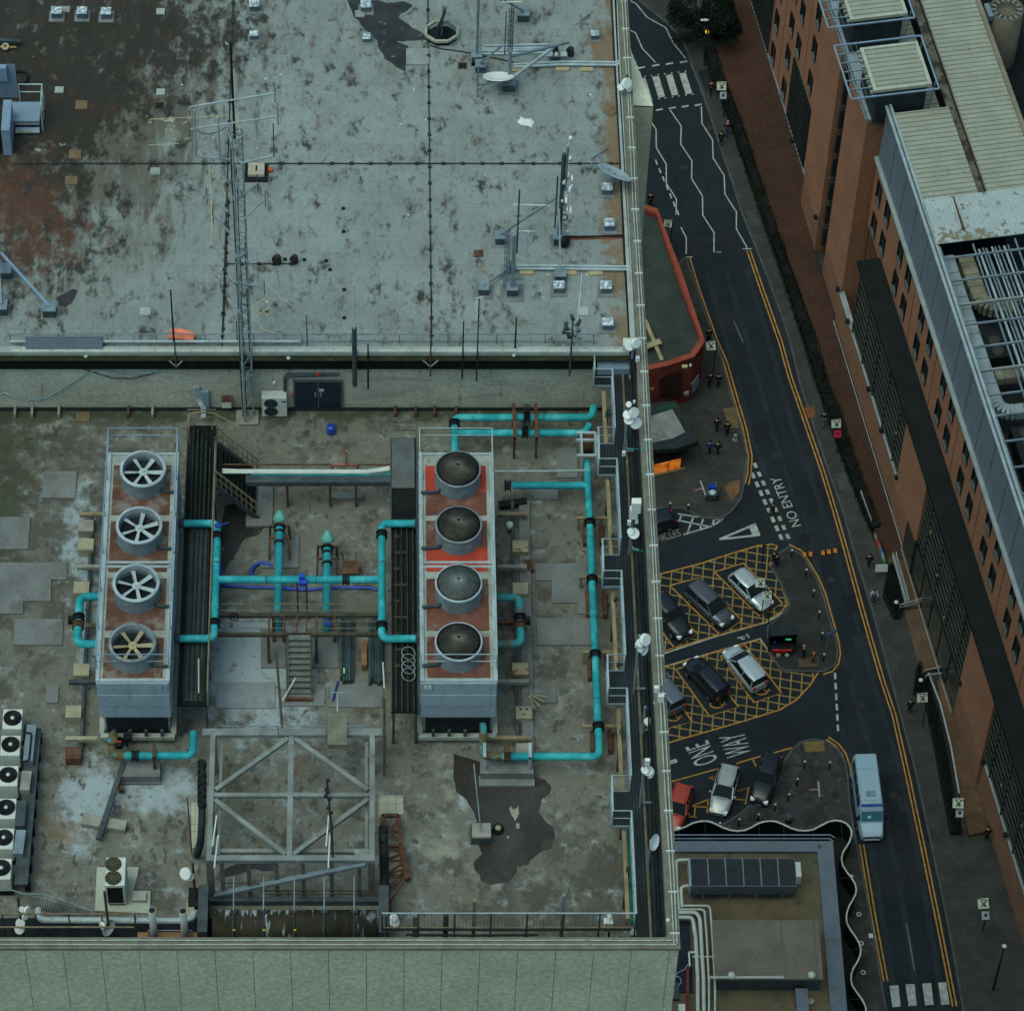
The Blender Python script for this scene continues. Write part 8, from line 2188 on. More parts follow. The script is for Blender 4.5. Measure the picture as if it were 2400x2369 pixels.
def plate(r,pts,a,b,off,name,m,parent,t=.03):
 q=[on_face(r,x,y,a,b,off)[0]for x,y in pts];n=on_face(r,*pts[0],a,b)[1]
 k=len(q)
 MB().add(q+[p-n*t for p in q],[tuple(range(k)),tuple(range(k,2*k))[::-1]]+[(i,i+k,(i+1)%k+k,(i+1)%k)for i in range(k)]).build(name,m,parent,fix=True)
plate('s2',[(215,560),(290,510),(385,505),(385,700),(215,700)],A2,B2,.03,'arch_door',mat('dark_brick_recess',(.05,.018,.014),.85,.3,2),rs)
plate('s2',[(148,625),(175,620),(175,637),(150,640)],A2,B2,.05,'small_plate',mat('tan_plate',(.5,.25,.12),.6),rs)
A3,B3=out[4],out[3]
plate('s2',[(405,655),(440,645),(440,680),(408,690)],A2,B2,.05,'poster',m_white,rs)
plate('s2',[(407,677),(438,668),(438,678),(408,688)],A2,B2,.058,'poster_print',mat('poster_red',(.4,.05,.05),.7),rs)
plate('s2',[(468,605),(520,545),(522,600),(470,668)],A3,B3,.05,'poster_board',mat('board_grey',(.32,.34,.38),.6,.3,9),rs)
plate('s2',[(462,590),(515,520),(520,527),(466,600)],A3,B3,.06,'white_board_edge',m_white,rs)
q,n,_=on_face('s2',455,450,A3,B3,.25)
MB().lathe([(.001,.16),(.1,.12),(.12,0),(.05,-.12),(.001,-.14)],q,12).build('camera_dome',m_white,rs)
MB().box(q+Vector((-.5,-.1,0)),(.45,.3,.16)).build('camera_box',mat('tan_timber',(.40,.32,.18)),rs)
m_lum=mat('pale_timber',(.30,.25,.14),.8,.2,2)
MB().bar(P('s2',105,100,zs+.1),P('s2',235,410,zs+.1),.32,.1).thing('timber_plank',m_lum,'long pale plank lying on the dark shop roof behind the parapet','plank','planks on the dark shop roof')
MB().bar(P('s2',60,320,zs+.2),P('s2',225,262,zs+.2),.55,.1).thing('timber_plank',m_lum,'short wide pale plank crossing the long one on the dark shop roof','plank','planks on the dark shop roof')
zk=3.1
kp=PL('s2',[(120,735),(345,722),(512,1035),(350,1085),(120,1100)],zk)
kp+=[Vector((11.2,kp[-1].y,zk)),Vector((11.2,kp[0].y,zk))]
ks=thing('kiosk','small kiosk with a dark fascia, worn grey roof and orange-lit window','kiosk',(kp[2].x-2,kp[2].y,0))
MB().prism(kp,zk-.55,zk-.02).build('fascia',mat('fascia_dark',(.022,.026,.03),.7,.3,2),ks)
c_=sum(kp,Vector())/len(kp)
rp_=PL('s2',[(120,850),(315,785),(415,965),(320,1010),(120,1055)],zk)
MB().prism(rp_,zk-.019,zk+.02).build('roof',mat('kiosk_roof',(.20,.215,.195),.85,.25,.8,layers=[dict(col=(.09,.095,.085),scale=.9,lo=.52,hi=.6,amt=.7),dict(col=(.02,.06,.035),scale=.5,lo=.6,hi=.7,amt=.8)]),ks)
MB().prism(PL('s2',[(200,770),(340,735),(350,770),(250,795),(200,795)],zk),zk-.018,zk+.015).build('green_patch',mat('dark_green_patch',(.012,.05,.03),.8),ks)
q0,q1=P('s2',130,1310,.12),P('s2',405,1240,.12)
iv=Vector((0,.9,0))
MB().obox((kp[-1].x,q1 .y+1.0,.12),(q1 .x-kp[-1].x-.2,.3,0),(0,2.0,0),(0,0,zk-.7)).build('walls',m_black,ks)
m_glow=mat('lit_counter',(1.0,.24,.03),.6,.35,1.6,emis=.32,layers=[dict(col=(.5,.08,.01),scale=1.5,lo=.5,hi=.65,amt=.9)])
a,b=P('s2',120,1300,.2),P('s2',375,1238,.2)
n=Vector((b.y-a.y,-(b.x-a.x),0)).normalized()
mb=MB().obox(a,b-a,-n*.05,(0,0,1.25));mb.build('lit_window',m_glow,ks)
MB().obox(a+n*.02+Vector((0,0,-.08)),b-a+(b-a).normalized()*.4,n*.2,(0,0,.12)).build('counter_sill',mat('tan_sill',(.16,.11,.06),.8),ks)
m1_=a.lerp(b,.62)
MB().bar(m1_+n*.03,m1_+n*.03+Vector((0,0,1.15)),.06,up=(0,1,0)).build('mullion',m_black,ks)
mb=MB().tube([P('s2',512,1030,zk-.1),P('s2',535,1125,zk-.9)],.05);mb.build('awning_arm',m_black,ks)
p=P('s2',797,1022,.12)
MB().cyl(p,.22,.05,12).box(p+Vector((0,.0,.3)),(.14,.14,.6)).cyl(p+Vector((0,0,.6)),.15,.04,12).thing('hydrant_post',m_steel,'small grey service post on the pavement right of the kiosk','post')
ZG=.6
B0=P('f',0,0,ZG);B0=P('o',1973,800,ZG);B1=P('o',2217,1600,ZG)
UU=(B1-B0).normalized();VV=Vector((-UU.y,UU.x,0))
if VV.x<0:
 VV=-VV
def BF(u,v,z):
 p=B0+UU*u+VV*v;return Vector((p.x,p.y,z))
def buv(p):
 d=p-B0;return d.dot(UU),d.dot(VV)
def QV(r,x,y,v):
 p=on_plane(r,x,y,B0+VV*v,VV);return buv(p)[0],p.z
def ub(mb,u0,u1,v0,v1,z0,z1):
 return mb.obox(BF(u0,v0,z0),UU*(u1-u0),VV*(v1-v0),(0,0,z1-z0))
def rotvec(t,sc=1):
 mp=t.new('ShaderNodeMapping');mp.vector_type='POINT';mp.inputs['Rotation'].default_value=(0,0,-math.atan2(UU.y,UU.x))
 t.link(t.pos,mp.inputs['Vector']);return mp.outputs[0]
def rotvec_wall(t):
 v=rotvec(t);s=t.new('ShaderNodeSeparateXYZ');c=t.new('ShaderNodeCombineXYZ');t.link(v,s.inputs[0])
 a=t.math('ADD',s.outputs[0],s.outputs[1]);t.link(a,c.inputs[0]);t.link(s.outputs[2],c.inputs[1]);return c.outputs[0]
def _swap(t):
 v=rotvec(t);s=t.new('ShaderNodeSeparateXYZ');c=t.new('ShaderNodeCombineXYZ');t.link(v,s.inputs[0]);t.link(s.outputs[1],c.inputs[0]);t.link(s.outputs[0],c.inputs[1]);return c.outputs[0]
OB=thing('orange_brick_building','long orange brick office building with diamond-seen windows and grey roof screens','building',BF(12,4,0))
m_ob=mat('orange_brick',(.37,.168,.098),.85,.1,.35,fine=.16,brick=dict(w=.45,h=.15,ms=.012,m=.86,c2=.9,vec=rotvec_wall))
m_obl=mat('orange_brick_banded',(.31,.15,.094),.85,.12,.35,fine=.16,brick=dict(w=1.6,h=.3,ms=.03,m=.7,c2=.92,vec=rotvec_wall))
m_scr=mat('grey_roof_screen',(.15,.18,.215),.55,.12,.6)
m_ledge=mat('pale_ledge',(.27,.31,.315),.6,.15,1)
m_win=mat('window_glass_dark',(.012,.02,.024),.15,.3,1)
m_sill=mat('window_sill',(.11,.125,.12),.7,.15,2)
m_can=mat('black_flat_roof',(.011,.014,.015),.8,.25,.5)
m_lou=mat('louvre_dark',(.013,.018,.019),.5,.3,.5)
m_fin=mat('louvre_fin',(.046,.05,.043),.6,.25,.5)
m_joint=mat('brick_joint_dark',(.05,.03,.022),.9)
UE=95
VW=1.5
mb=MB()
ub(mb,-2.3,UE,VW,VW+.35,13.0,21.5)
mb.build('wing_wall',m_ob,OB)
ub(MB(),-2.3,UE,VW+.36,VW+8,13.4,21.2).build('wing_core',m_can,OB)
def window(u,z,v,w=1.1,h=1.95,name='window'):
 f=ub(MB(),u-w/2,u+w/2,v-.012,v-.002,z-h/2,z+h/2).build(name,m_win,OB)
 ub(MB(),u-w/2-.02,u+w/2+.02,v-.14,v-.013,z-h/2-.38,z-h/2).build('sill',m_sill,f)
 fr=MB()
 ub(fr,u-w/2-.04,u-w/2,v-.12,v-.013,z-h/2,z+h/2);ub(fr,u+w/2,u+w/2+.04,v-.12,v-.013,z-h/2,z+h/2);ub(fr,u-w/2-.04,u+w/2+.04,v-.12,v-.013,z+h/2,z+h/2+.05)
 fr.build('frame',m_can,f)
for base in range(0,14):
 for du in(2.1,6.45):
  u=base*7+du
  for row,z in enumerate((15.5+.022*u,19.15+.022*u)):
   if u<UE-1:
    window(u,z,VW)
window(-.6,14.85,VW);window(-.6,18.75,VW)
mb=MB()
for k in range(14):
 u=k*7+(10.9 if k%1==0 else 0)
 ub(mb,u,u+.09,VW-.012,VW-.003,13.2,21.5)
 ub(mb,u+1.9-7+.2,u+1.9-7+.25,VW-.012,VW-.003,13.2,19)
mb.build('brick_joints',m_joint,OB)
ub(MB(),-2.0,UE,VW-.45,VW-.0,21.55,21.75).build('screen_ledge',m_ledge,OB)
mb=MB();u=-1.9;k=0
while u<UE-3:
 w=3.45
 mb.obox(BF(u+.06,VW-.12,21.76),UU*(w-.12),VV*.12,Vector((0,0,5.9))+VV*.1)
 u+=w
mb.build('roof_screens',m_scr,OB)
mb=MB();u=-1.9
while u<UE-3:
 ub(mb,u-.05,u+.05,VW-.02,VW+.15,21.76,27.6);u+=3.45
ub(mb,-1.9,UE,VW+.1,VW+.2,21.76,27.6)
mb.build('screen_frame',m_can,OB)
mb=MB();ub(mb,-1.9,UE,VW-.22,VW+.0,27.7,27.85);ub(mb,-1.9,UE,VW+.12,VW+.32,27.62,27.95)
mb.build('screen_rail',mat('screen_rail_pale',(.30,.36,.38),.5,.15,1),OB)
u0c=2.05
ub(MB(),u0c,UE,-.5,VW-.02,13.25,13.6).build('canopy_roof',m_can,OB)
ub(MB(),u0c,UE,.12,.3,4.3,13.2).build('glazing',m_lou,OB)
mb=MB()
for k in range(10):
 z=4.9+k*.88
 ub(mb,u0c,UE,-.02,.10,z,z+.10)
for k in range(int((UE-u0c)/3.5)):
 ub(mb,u0c+k*3.5,u0c+k*3.5+.1,-.04,.11,4.3,13.2)
mb.build('louvre_fins',m_fin,OB)
mb=MB()
for u,z in((16,8),(19,6.5),(27,9),(30,7.2),(33,5.5),(43,8),(50,7),(55,9)):
 mb.obox(BF(u,-.03,z),UU*.25,VV*-.02,(0,0,.2))
mb.build('lit_specks',mat('warm_speck',(.5,.27,.05),.5,emis=.08),OB)
ub(MB(),-2.4,18.15,-.02,.4,0,4.25).build('plinth',m_obl,OB)
ub(MB(),46.3,UE,-.02,.4,0,4.25).build('plinth',m_obl,OB)
ub(MB(),-2.4,18.15,-.06,.42,4.26,4.36).build('plinth_cap',m_ledge,OB)
ub(MB(),46.3,UE,-.06,.42,4.26,4.36).build('plinth_cap',m_ledge,OB)
for(a,b)in((18.2,24.75),(38.9,45.8)):
 pr=ub(MB(),a,b,-.12,.6,0,13.2).build('brick_pier',m_ob,OB)
 ub(MB(),a+.02,b-.02,-.135,-.125,.3,3.9).build('pier_base',m_obl,pr)
mb=MB()
for u,z in((1.0,4.6),(8.5,4.6),(13,4.6),(18.2,4.9),(25,4.9),(39,5),(46.2,4.6),(53,4.6),(-10.9,4.6),(-2.6,4.6),(-20,4.6)):
 mb.obox(BF(u,-.35,z),UU*.35,VV*.3,(0,0,.3))
mb.build('wall_lamps',m_black,OB)
gl_=mat('green_glass',(.028,.038,.034),.22,.35,.5,layers=[dict(col=(.06,.062,.045),scale=.4,lo=.5,hi=.7,amt=.6)])
for k in range(5):
 a=24.85+k*2.8
 sf=ub(MB(),a+.05,a+2.75,-.08,-.03,.55,4.25).build('shopfront_pane',gl_,OB)
 ub(MB(),a-.05,a+.045,-.13,.0,.5,4.3).build('mullion',m_black,sf)
ub(MB(),24.8,38.85,-.02,.5,0,4.3).build('shopfront_wall',m_lou,OB)
ub(MB(),22.4,24.8,-.24,-.19,.55,4.4).build('shopfront_pane',gl_,OB)
mb=MB();ub(mb,-2.4,22.3,-.2,-.14,.502,.56);ub(mb,22.3,38.9,-.32,-.26,.502,.6)
mb.split('base_strip',m_ledge,OB)
VT=1.2;ZT_=25.6
ub(MB(),-60,-16.2,VT,VT+.4,0,ZT_-.1).build('tower_wall',m_ob,OB)
ub(MB(),-60,-2.6,VT+.42,12,0,ZT_-.3).build('tower_core',m_can,OB)
ub(MB(),-16.15,-10.7,.12,VT+.4,0,ZT_).build('brick_pier',m_ob,OB)
ub(MB(),-16.1,-10.75,.108,.118,.3,4.0).build('pier_base',m_obl,OB)
ub(MB(),-8.1,-2.5,.2,VT+.6,0,ZT_).build('brick_pier',m_ob,OB)
ub(MB(),-8.05,-2.55,.188,.198,.3,4.0).build('pier_base',m_obl,OB)
sg=ub(MB(),-10.68,-8.12,VT+.1,VT+.4,0,ZT_-.1).build('stair_glazing',m_win,OB)
mb=MB()
for k in range(17):
 ub(mb,-10.67,-8.13,VT-.02,VT+.09,1.5+k*1.45,1.62+k*1.45)
mb.build('glazing_bars',m_lou,sg)
mb=MB()
for k in range(8):
 z=1.4+k*3.0
 ub(mb,-10.6,-10.2,.5,VT-.03,z,z+2.2);ub(mb,-8.6,-8.2,.5,VT-.03,z,z+2.2)
mb.split('side_pane',mat('blue_grey_pane',(.028,.036,.042),.3,.3,1),sg)
for row,z in enumerate((2.6,6.75,10.8,15.0,18.95,23.0)):
 for u in(-53.5,-49.2,-46.5,-42.2,-39.5,-35.2,-32.5,-28.1,-25.5,-21.0,-18.4):
  if row<2 and(u<-33.5 or-27.5<u<-19):
   continue
  if u>-20 and row!=5:
   continue
  window(u,z,VT)
for(a,b)in((-48,-34.2),(-26.3,-19.8)):
 ub(MB(),a,b,VT-.05,VT-.004,.9,8.5).build('louvre_glazing',m_lou,OB)
 mb=MB();k=0
 u=a
 while u<b:
  ub(mb,u,u+.12,VT-.14,VT-.055,.9,8.5);u+=.55
 mb.build('louvre_fins',m_fin,OB)
mb=MB()
for u in(-30.4,-23.2,-33.9,-37.6,-45):
 ub(mb,u,u+.09,VT-.012,VT-.003,.3,ZT_-.2)
mb.build('brick_joints',m_joint,OB)
ub(MB(),-60,-16.2,VT-.05,VT-.01,.3,.9).build('plinth_cap',m_ledge,OB)
cpm=mat('tower_coping_grey',(.25,.29,.33),.6,.15,1)
mb=MB();ub(mb,-60,-16.1,VT-.3,VT+.9,ZT_+.003,ZT_+.2);ub(mb,-16.09,-2.45,.05,VT+.7,ZT_+.003,ZT_+.2)
mb.build('tower_coping',cpm,OB)
ub(MB(),-2.6,-2.35,VT+.7,3.5,0,ZT_).build('return_wall',m_ob,OB)
m_seam=mat('roof_sheet_cream',(.30,.31,.245),.65,.1,.6,layers=[dict(col=(.22,.20,.14),scale=.7,lo=.52,hi=.75,amt=.5),dict(col=(.10,.055,.035),scale=1.3,lo=.66,hi=.74,amt=.6)],brick=dict(w=300,h=.5,ms=.05,m=.42,c2=1,offset=0,vec=lambda t:_swap(t)))
ZR=27.9
ub(MB(),-.95,8.9,1.75,6.3,ZR-.25,ZR).build('roof_sheet',m_seam,OB)
ub(MB(),-60,8.9,6.95,11.4,ZR-.1,ZR+.15).build('roof_sheet',m_seam,OB)
ub(MB(),-60,-1.0,3.6,6.3,ZT_-.2,ZT_+.25).build('roof_sheet',m_seam,OB)
gm=mat('gutter_stained',(.13,.125,.10),.8,.4,.8,layers=[dict(col=(.035,.03,.025),scale=.9,lo=.48,hi=.56,amt=.9),dict(col=(.30,.33,.33),scale=1.1,lo=.62,hi=.72,amt=.7)])
ub(MB(),-60,8.9,6.3,6.95,ZR-.6,ZR-.35).build('gutter',gm,OB)
mb=MB();ub(mb,-60,8.9,6.93,7.0,ZR+.0,ZR+.2);ub(mb,-60,25,11.4,11.75,ZR-.1,ZR+.35)
mb.build('roof_flashing',mat('flashing_tan',(.20,.18,.13),.7,.2,1),OB)
ub(MB(),-60,30,11.76,24,ZR-6,ZR-5.8).build('rear_well_floor',m_can,OB)
ub(MB(),-60,30,24,24.4,ZR-6,ZR+1).build('rear_wall',m_can,OB)
cm=mat('corrugated_white',(.38,.44,.44),.6,.1,.6,layers=[dict(col=(.15,.13,.07),scale=1.6,lo=.56,hi=.66,amt=.9,stretch=(1,1,1),bias=[((BF(12.9,4.5,0).x,BF(12.9,4.5,0).y),4.0,1.1,.12)])],brick=dict(w=300,h=.22,ms=.03,m=.62,c2=1,offset=0,vec=lambda t:rotvec(t)))
mb=MB()
mb.obox(BF(8.9,1.7,ZR+.45),UU*4.4+Vector((0,0,-.35)),VV*9.6,(0,0,.08))
mb.build('corrugated_sheet',cm,OB)
ub(MB(),9.0,12.4,4.0,4.12,ZR+.30,ZR+.56).build('brown_batten',m_rust,OB)
zw=ZR-4.0
ub(MB(),13.3,UE,1.75,11.7,zw-.2,zw).build('well_floor',mat('well_floor_dark',(.022,.026,.028),.8,.3,.6),OB)
m_duct=mat('silver_duct',(.25,.30,.31),.45,.2,.7,.15,layers=[dict(col=(.20,.17,.12),scale=1.3,lo=.55,hi=.72,amt=.6)])
def duct(lab,pts,w,h,m=m_duct,seams=True):
 q=bend(pts,1.2,6)
 t=thing('roof_duct',lab,'duct',q[0],'ducts and pipes in the roof plant well')
 mb=MB()
 for i in range(len(q)-1):
  mb.bar(q[i],q[i+1]+(q[i+1]-q[i]).normalized()*.02,w,h)
 mb.build('casing',m,t,bevel=.12)
 if seams:
  mb=MB()
  for i in range(len(q)-1):
   L_=(q[i+1]-q[i]).length
   for k in range(int(L_/1.25)):
    p=q[i].lerp(q[i+1],(k+.5)*1.25/L_);d=(q[i+1]-q[i]).normalized()
    mb.bar(p,p+d*.05,w+.04,h+.04)
  mb.build('seams',m_steel_dk,t)
 return t
zd_=ZR-1.6
duct('long silver duct running just inside the screen with a bend at its lower end',[BF(13.4,2.7,zd_),BF(29.2,2.75,zd_),BF(29.3,9,zd_)],1.0,.9)
duct('stained tan duct with a rounded end beside the silver duct',[BF(13.5,4.2,zd_-.4),BF(18.6,4.3,zd_-.4),BF(18.9,7.0,zd_-.4)],1.25,1.0,mat('tan_duct',(.20,.185,.13),.7,.25,.8,layers=[dict(col=(.10,.085,.06),scale=1,lo=.5,hi=.7,amt=.7)]))
duct('second silver duct crossing the plant well behind a beam',[BF(25.4,3.4,zd_-.3),BF(25.4,9.5,zd_-.3)],1.2,.9,mat('tan_duct',(.20,.185,.13)))
pt=thing('pipe_bundle','bundle of bright silver pipes running lengthwise through the plant well','pipes',BF(18,6.5,zw))
for k in range(8):
 MB().tube([BF(13.4,5.2+k*.34-.05*(k%3),ZR-1.0+.12*(k%2)),BF(23,5.35+k*.34,ZR-1.0+.12*(k%2)),BF(45,5.5+k*.34,ZR-1.1)],.07 if k%2 else .11,8).build('pipe',m_steel if k%3 else m_steel_lt,pt)
for i,(u,w)in enumerate(((22.0,'upper'),(31.2,'lower'),(33.6,'lowest'))):
 t=thing('roof_fan',w+' dark fan unit in the plant well seen between beams','fan',BF(u,4.6,zw),'dark fan units in the plant well')
 ub(MB(),u-1.2,u+1.2,3.5,5.6,zw+.01,zw+1.6).build('casing',m_lou,t)
 for s in(-.55,.55):
  MB().ring(BF(u+s,4.5,zw+1.63),(0,0,1),.42,.05,20,5).disc(BF(u+s,4.5,zw+1.62),.4,18).build('fan_ring',m_fin,t)
bmm=mat('beam_blue_grey',(.16,.20,.23),.5,.2,1)
us=[14.65,17.0,19.5,21.45,23.75,26.15,28.5,30.5,33,35.5,38,40.5,43]
for i,u in enumerate(us):
 ub(MB(),u-.07,u+.07,VW+.33,11.4,ZR-.15,ZR+(.12 if i in(2,5)else .0)).thing('roof_beam',bmm if i not in(2,5)else mat('beam_pale',(.26,.28,.25),.6,.2,1),'steel beam across the plant well, number %d counting down from the white sheet'%(i+1),'beam','steel beams across the plant well')
for v,lab in((4.6,'longitudinal steel rail over the tan duct in the plant well'),(8.0,'longitudinal steel rail over the bright pipes in the plant well')):
 ub(MB(),13.4,45,v-.06,v+.06,ZR-.32,ZR-.17).thing('roof_beam',bmm,lab,'beam')
ub(MB(),13.35,UE,VW+.36,VW+.5,ZR-.3,ZR-.1).thing('roof_beam',bmm,'edge rail of the plant well beside the grey screens','beam')
def roofbox(u0,u1,lab):
 z0,z1=ZT_+.2,29.6
 t=thing('rooftop_box',lab,'rooftop plant box',BF((u0+u1)/2,2.5,z0),'rooftop boxes with ribbed cream lids')
 ub(MB(),u0+.25,u1-.25,.5,4.6,z0,z1).build('casing',mat('box_casing_dark',(.028,.038,.042),.6,.3,.8),t)
 ub(MB(),u0+.1,u1-.1,.2,4.8,z1+.003,z1+.3).build('lid',m_seam,t)
 mb=MB();ub(mb,u0,u1,.08,.35,z1+.1,z1+.42);ub(mb,u0,u1,4.6,4.87,z1+.1,z1+.42);ub(mb,u0,u0+.25,.351,4.599,z1+.1,z1+.42);ub(mb,u1-.25,u1,.351,4.599,z1+.1,z1+.42)
 mb.build('lid_rim',mat('cream_rim',(.40,.42,.34),.6,.15,1.2,layers=[dict(col=(.20,.11,.06),scale=2,lo=.62,hi=.74,amt=.6)]),t)
 mb=MB()
 for k in range(9):
  u=u0+.2+(u1-u0-.4)*k/8;ub(mb,u-.08,u+.08,-.16,.07,z1-.05,z1+.2)
 mb.build('clips',mat('clip_cream',(.38,.33,.24),.7),t)
 zr=30.0
 a,b=u0-.55,u1+.6
 mb=MB()
 c=[BF(a,-1.93,zr),BF(a,5.3,zr),BF(b,5.3,zr),BF(b,-1.93,zr)]
 for i in range(4):
  mb.bar(c[i],c[(i+1)%4],.12)
 mb.build('frame',m_steelblue,t)
 mb=MB()
 for k in range(1,6):
  u=a+(b-a)*k/6;mb.bar(BF(u,-1.93,zr),BF(u,.1,zr),.09)
 for k in range(4):
  v=-1.5+k*.45;mb.bar(BF(a,v,zr-.02),BF(b,v,zr-.02),.025)
 mb.build('frame_bars',m_steel,t)
 mb=MB()
 for u in(u0+.2,u1-.2):
  mb.bar(BF(u,.2,ZT_+.2),BF(u,-1.2,zr-.1),.09).bar(BF(u,4.9,ZT_+.2),BF(u,5.2,zr),.09)
 mb.build('brackets',m_steel,t)
roofbox(-6.5,-1.7,'rooftop box with ribbed cream lid nearest the cream roof sheets')
roofbox(-14.5,-9.7,'rooftop box with ribbed cream lid cut by the top of the picture')
c=BF(-10.8,13.75,0)
ch=thing('round_stack','big round tan stack with a spoked dark mouth behind the cream roof','chimney',(c.x,c.y,ZR-6))
MB().lathe([(1.42,ZR-6),(1.42,ZR+.1),(1.3,ZR+.1),(1.3,ZR-.6),(.001,ZR-.6)],(c.x,c.y,0),32).build('drum',mat('stack_tan',(.13,.11,.085),.8,.2,.8),ch)
MB().ring((c.x,c.y,ZR-.02),(0,0,1),.85,.05,28,6).build('inner_ring',m_steel_dk,ch)
mb=MB()
for k in range(14):
 a=2*PI*k/14;d=Vector((math.cos(a),math.sin(a),0));mb.bar(Vector((c.x,c.y,ZR))+d*.85,Vector((c.x,c.y,ZR))+d*1.35,.06)
mb.build('spokes',m_steel_lt,ch)
ub(MB(),-11.5,-10.0,12.0,12.4,ZR-.3,ZR+.25).thing('roof_beam',bmm,'short steel beam beside the round tan stack','beam')
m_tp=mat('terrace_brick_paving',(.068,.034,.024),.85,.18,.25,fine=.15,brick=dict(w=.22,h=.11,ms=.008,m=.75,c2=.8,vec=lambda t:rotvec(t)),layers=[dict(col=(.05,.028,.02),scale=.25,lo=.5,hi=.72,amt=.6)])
tp=[P('s5',x,y,.5)for x,y in((1040,-40),(860,-40),(890,170),(950,380),(750,410),(790,530),(840,700),(910,880),(1020,1190),(1130,1530),(1220,1840))]+[P('f',x,y,.5)for x,y in((760,0),(830,280),(890,480),(960,700),(1000,850),(1060,1020),(1130,1190),(1240,1215))]
tp+=[BF(22,0.02,.5),BF(-16.3,.02,.5),BF(-16.3,VT-.02,.5),BF(-46,VT-.02,.5)]
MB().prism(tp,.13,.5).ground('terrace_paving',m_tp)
q_=lambda*a:[P(r,x,y,.5)for r,x,y in a]
m_ts=mat('terrace_stone',(.12,.072,.041),.85,.25,.5,brick=dict(w=2.4,h=1.2,ms=.03,m=.55,c2=.85,vec=lambda t:rotvec(t)),layers=[dict(col=(.08,.06,.045),scale=1.2,lo=.5,hi=.66,amt=.6)])
MB().prism(q_(('f',1130,1195),('f',1240,1220),('f',1285,1330),('f',1330,1480),('f',1250,1490),('f',1200,1380)),.13,.506).ground('stone_landing',m_ts)
MB().prism(q_(('f',1322,1490),('f',1340,1485),('f',1445,1818),('f',1432,1824)),.13,.5).ground('stone_landing',m_ts)
MB().prism(q_(('k',1420,60),('k',1540,70),('k',1560,230),('k',1660,600),('k',1740,895),('k',1600,922),('k',1555,720),('k',1500,430),('k',1440,180)),.13,.5).ground('stone_terrace',m_ts)
st=thing('terrace_steps','flight of long stone steps with dark gaps down to the right pavement','steps',P('f',1330,1650,.1))
for k in range(4):
 a0,a1=P('f',1250+k*26,1500,.2),P('f',1340+k*28,1840,.2)
 z=.2+.085*k
 MB().bar(Vector((a0 .x,a0 .y,z)),Vector((a1 .x,a1 .y,z)),.42,.10).build('step',mat('step_stone',(.11,.07,.045),.85,.2,1),st)
m_rail=mat('pale_rail',(.30,.33,.33),.5,.2,2)
for k,pts in enumerate(((('f',1175,1180),('f',1215,1320),('f',1250,1450)),(('f',1215,1470),('f',1320,1440)),(('k',-140,0),('k',-140,0)))):
 if k==2:
  continue
 q=[P(r,x,y,1.5)for r,x,y in pts]
 mb=MB()
 for dz in(0,-.4):
  mb.tube([v_+Vector((0,0,dz))for v_ in q],.05,6)
  mb.tube([v_+Vector((.25,.1,dz))for v_ in q],.04,6)
 for v_ in q:
  mb.bar((v_.x,v_.y,.5),v_,.06)
 mb.thing('pale_handrail',m_rail,('pale handrail along the landing beside the upper planter','pale double handrail across the head of the stone steps')[k],'handrail')
for k,(r,a,b)in enumerate((('f',(1345,1840),(1440,1815)),('f',(1360,1865),(1445,1850)))):
 MB().tube([P(r,*a,1.4),P(r,*b,1.4)],.05,6).bar(P(r,*a,1.4),Vector((*P(r,*a,1.4).xy,.3)),.06).bar(P(r,*b,1.4),Vector((*P(r,*b,1.4).xy,.3)),.06).thing('pale_handrail',m_rail,('upper','lower')[k]+' pale handrail at the foot of the stone steps','handrail')
m_leaf=[mat('leaf_dark',(.009,.015,.011),.8,.4,3),mat('leaf_mid',(.013,.022,.014),.8,.4,3)]
def foliage(parent,name,pts,n,size,m,rad=None):
 mb=MB()
 for i in range(n):
  p=pts()
  a=Vector((random.gauss(0,1),random.gauss(0,1),random.gauss(0,1))).normalized();b=a.orthogonal().normalized()
  s=size*random.uniform(.6,1.3);c=a.cross(b)
  mb.add([p-b*s,p-c*s*.55,p+b*s,p+c*s*.55],[(0,1,2,3)])
 return mb.build(name,m,parent)
def hedge(lab,r,line,w,hgt,n,cat='hedge',name='hedge',zb=.12):
 L_=[P(rr,x,y,zb)for rr,x,y in line]
 t=thing(name,lab,cat,L_[len(L_)//2])
 seg=[(L_[i],L_[i+1])for i in range(len(L_)-1)];ln=[(b-a).length for a,b in seg];tot=sum(ln)
 def pick():
  x=random.random()*tot
  for(a,b),l in zip(seg,ln):
   if x<l:
    break
   x-=l
  p=a.lerp(b,x/l);d=(b-a).normalized();nn=Vector((-d.y,d.x,0))
  hh=hgt*(.75+.35*mnoise.noise(p*.8))
  return p+nn*random.uniform(-.5,.5)*w+Vector((0,0,random.random()**.6*hh))
 foliage(t,'leaves',pick,n//2,.10,m_leaf[0]);foliage(t,'young_leaves',pick,n//3,.09,m_leaf[1])
 mb=MB()
 for a,b in seg:
  mb.bar(a+Vector((0,0,hgt*.3)),b+Vector((0,0,hgt*.3)),w*.6,hgt*.6)
 mb.build('inner_twigs',mat('twig_dark',(.012,.014,.010),.9),t)
 return t
hedge('long dark hedge between the right pavement and the brick terrace',None,[('s5',690,470),('s5',745,700),('s5',850,940),('s5',955,1200),('s5',1060,1530),('s5',1165,1840),('f',700,0),('f',770,250),('f',850,430),('f',920,660),('f',990,850),('f',1070,1060)],1.15,1.15,16000)
mb=MB()
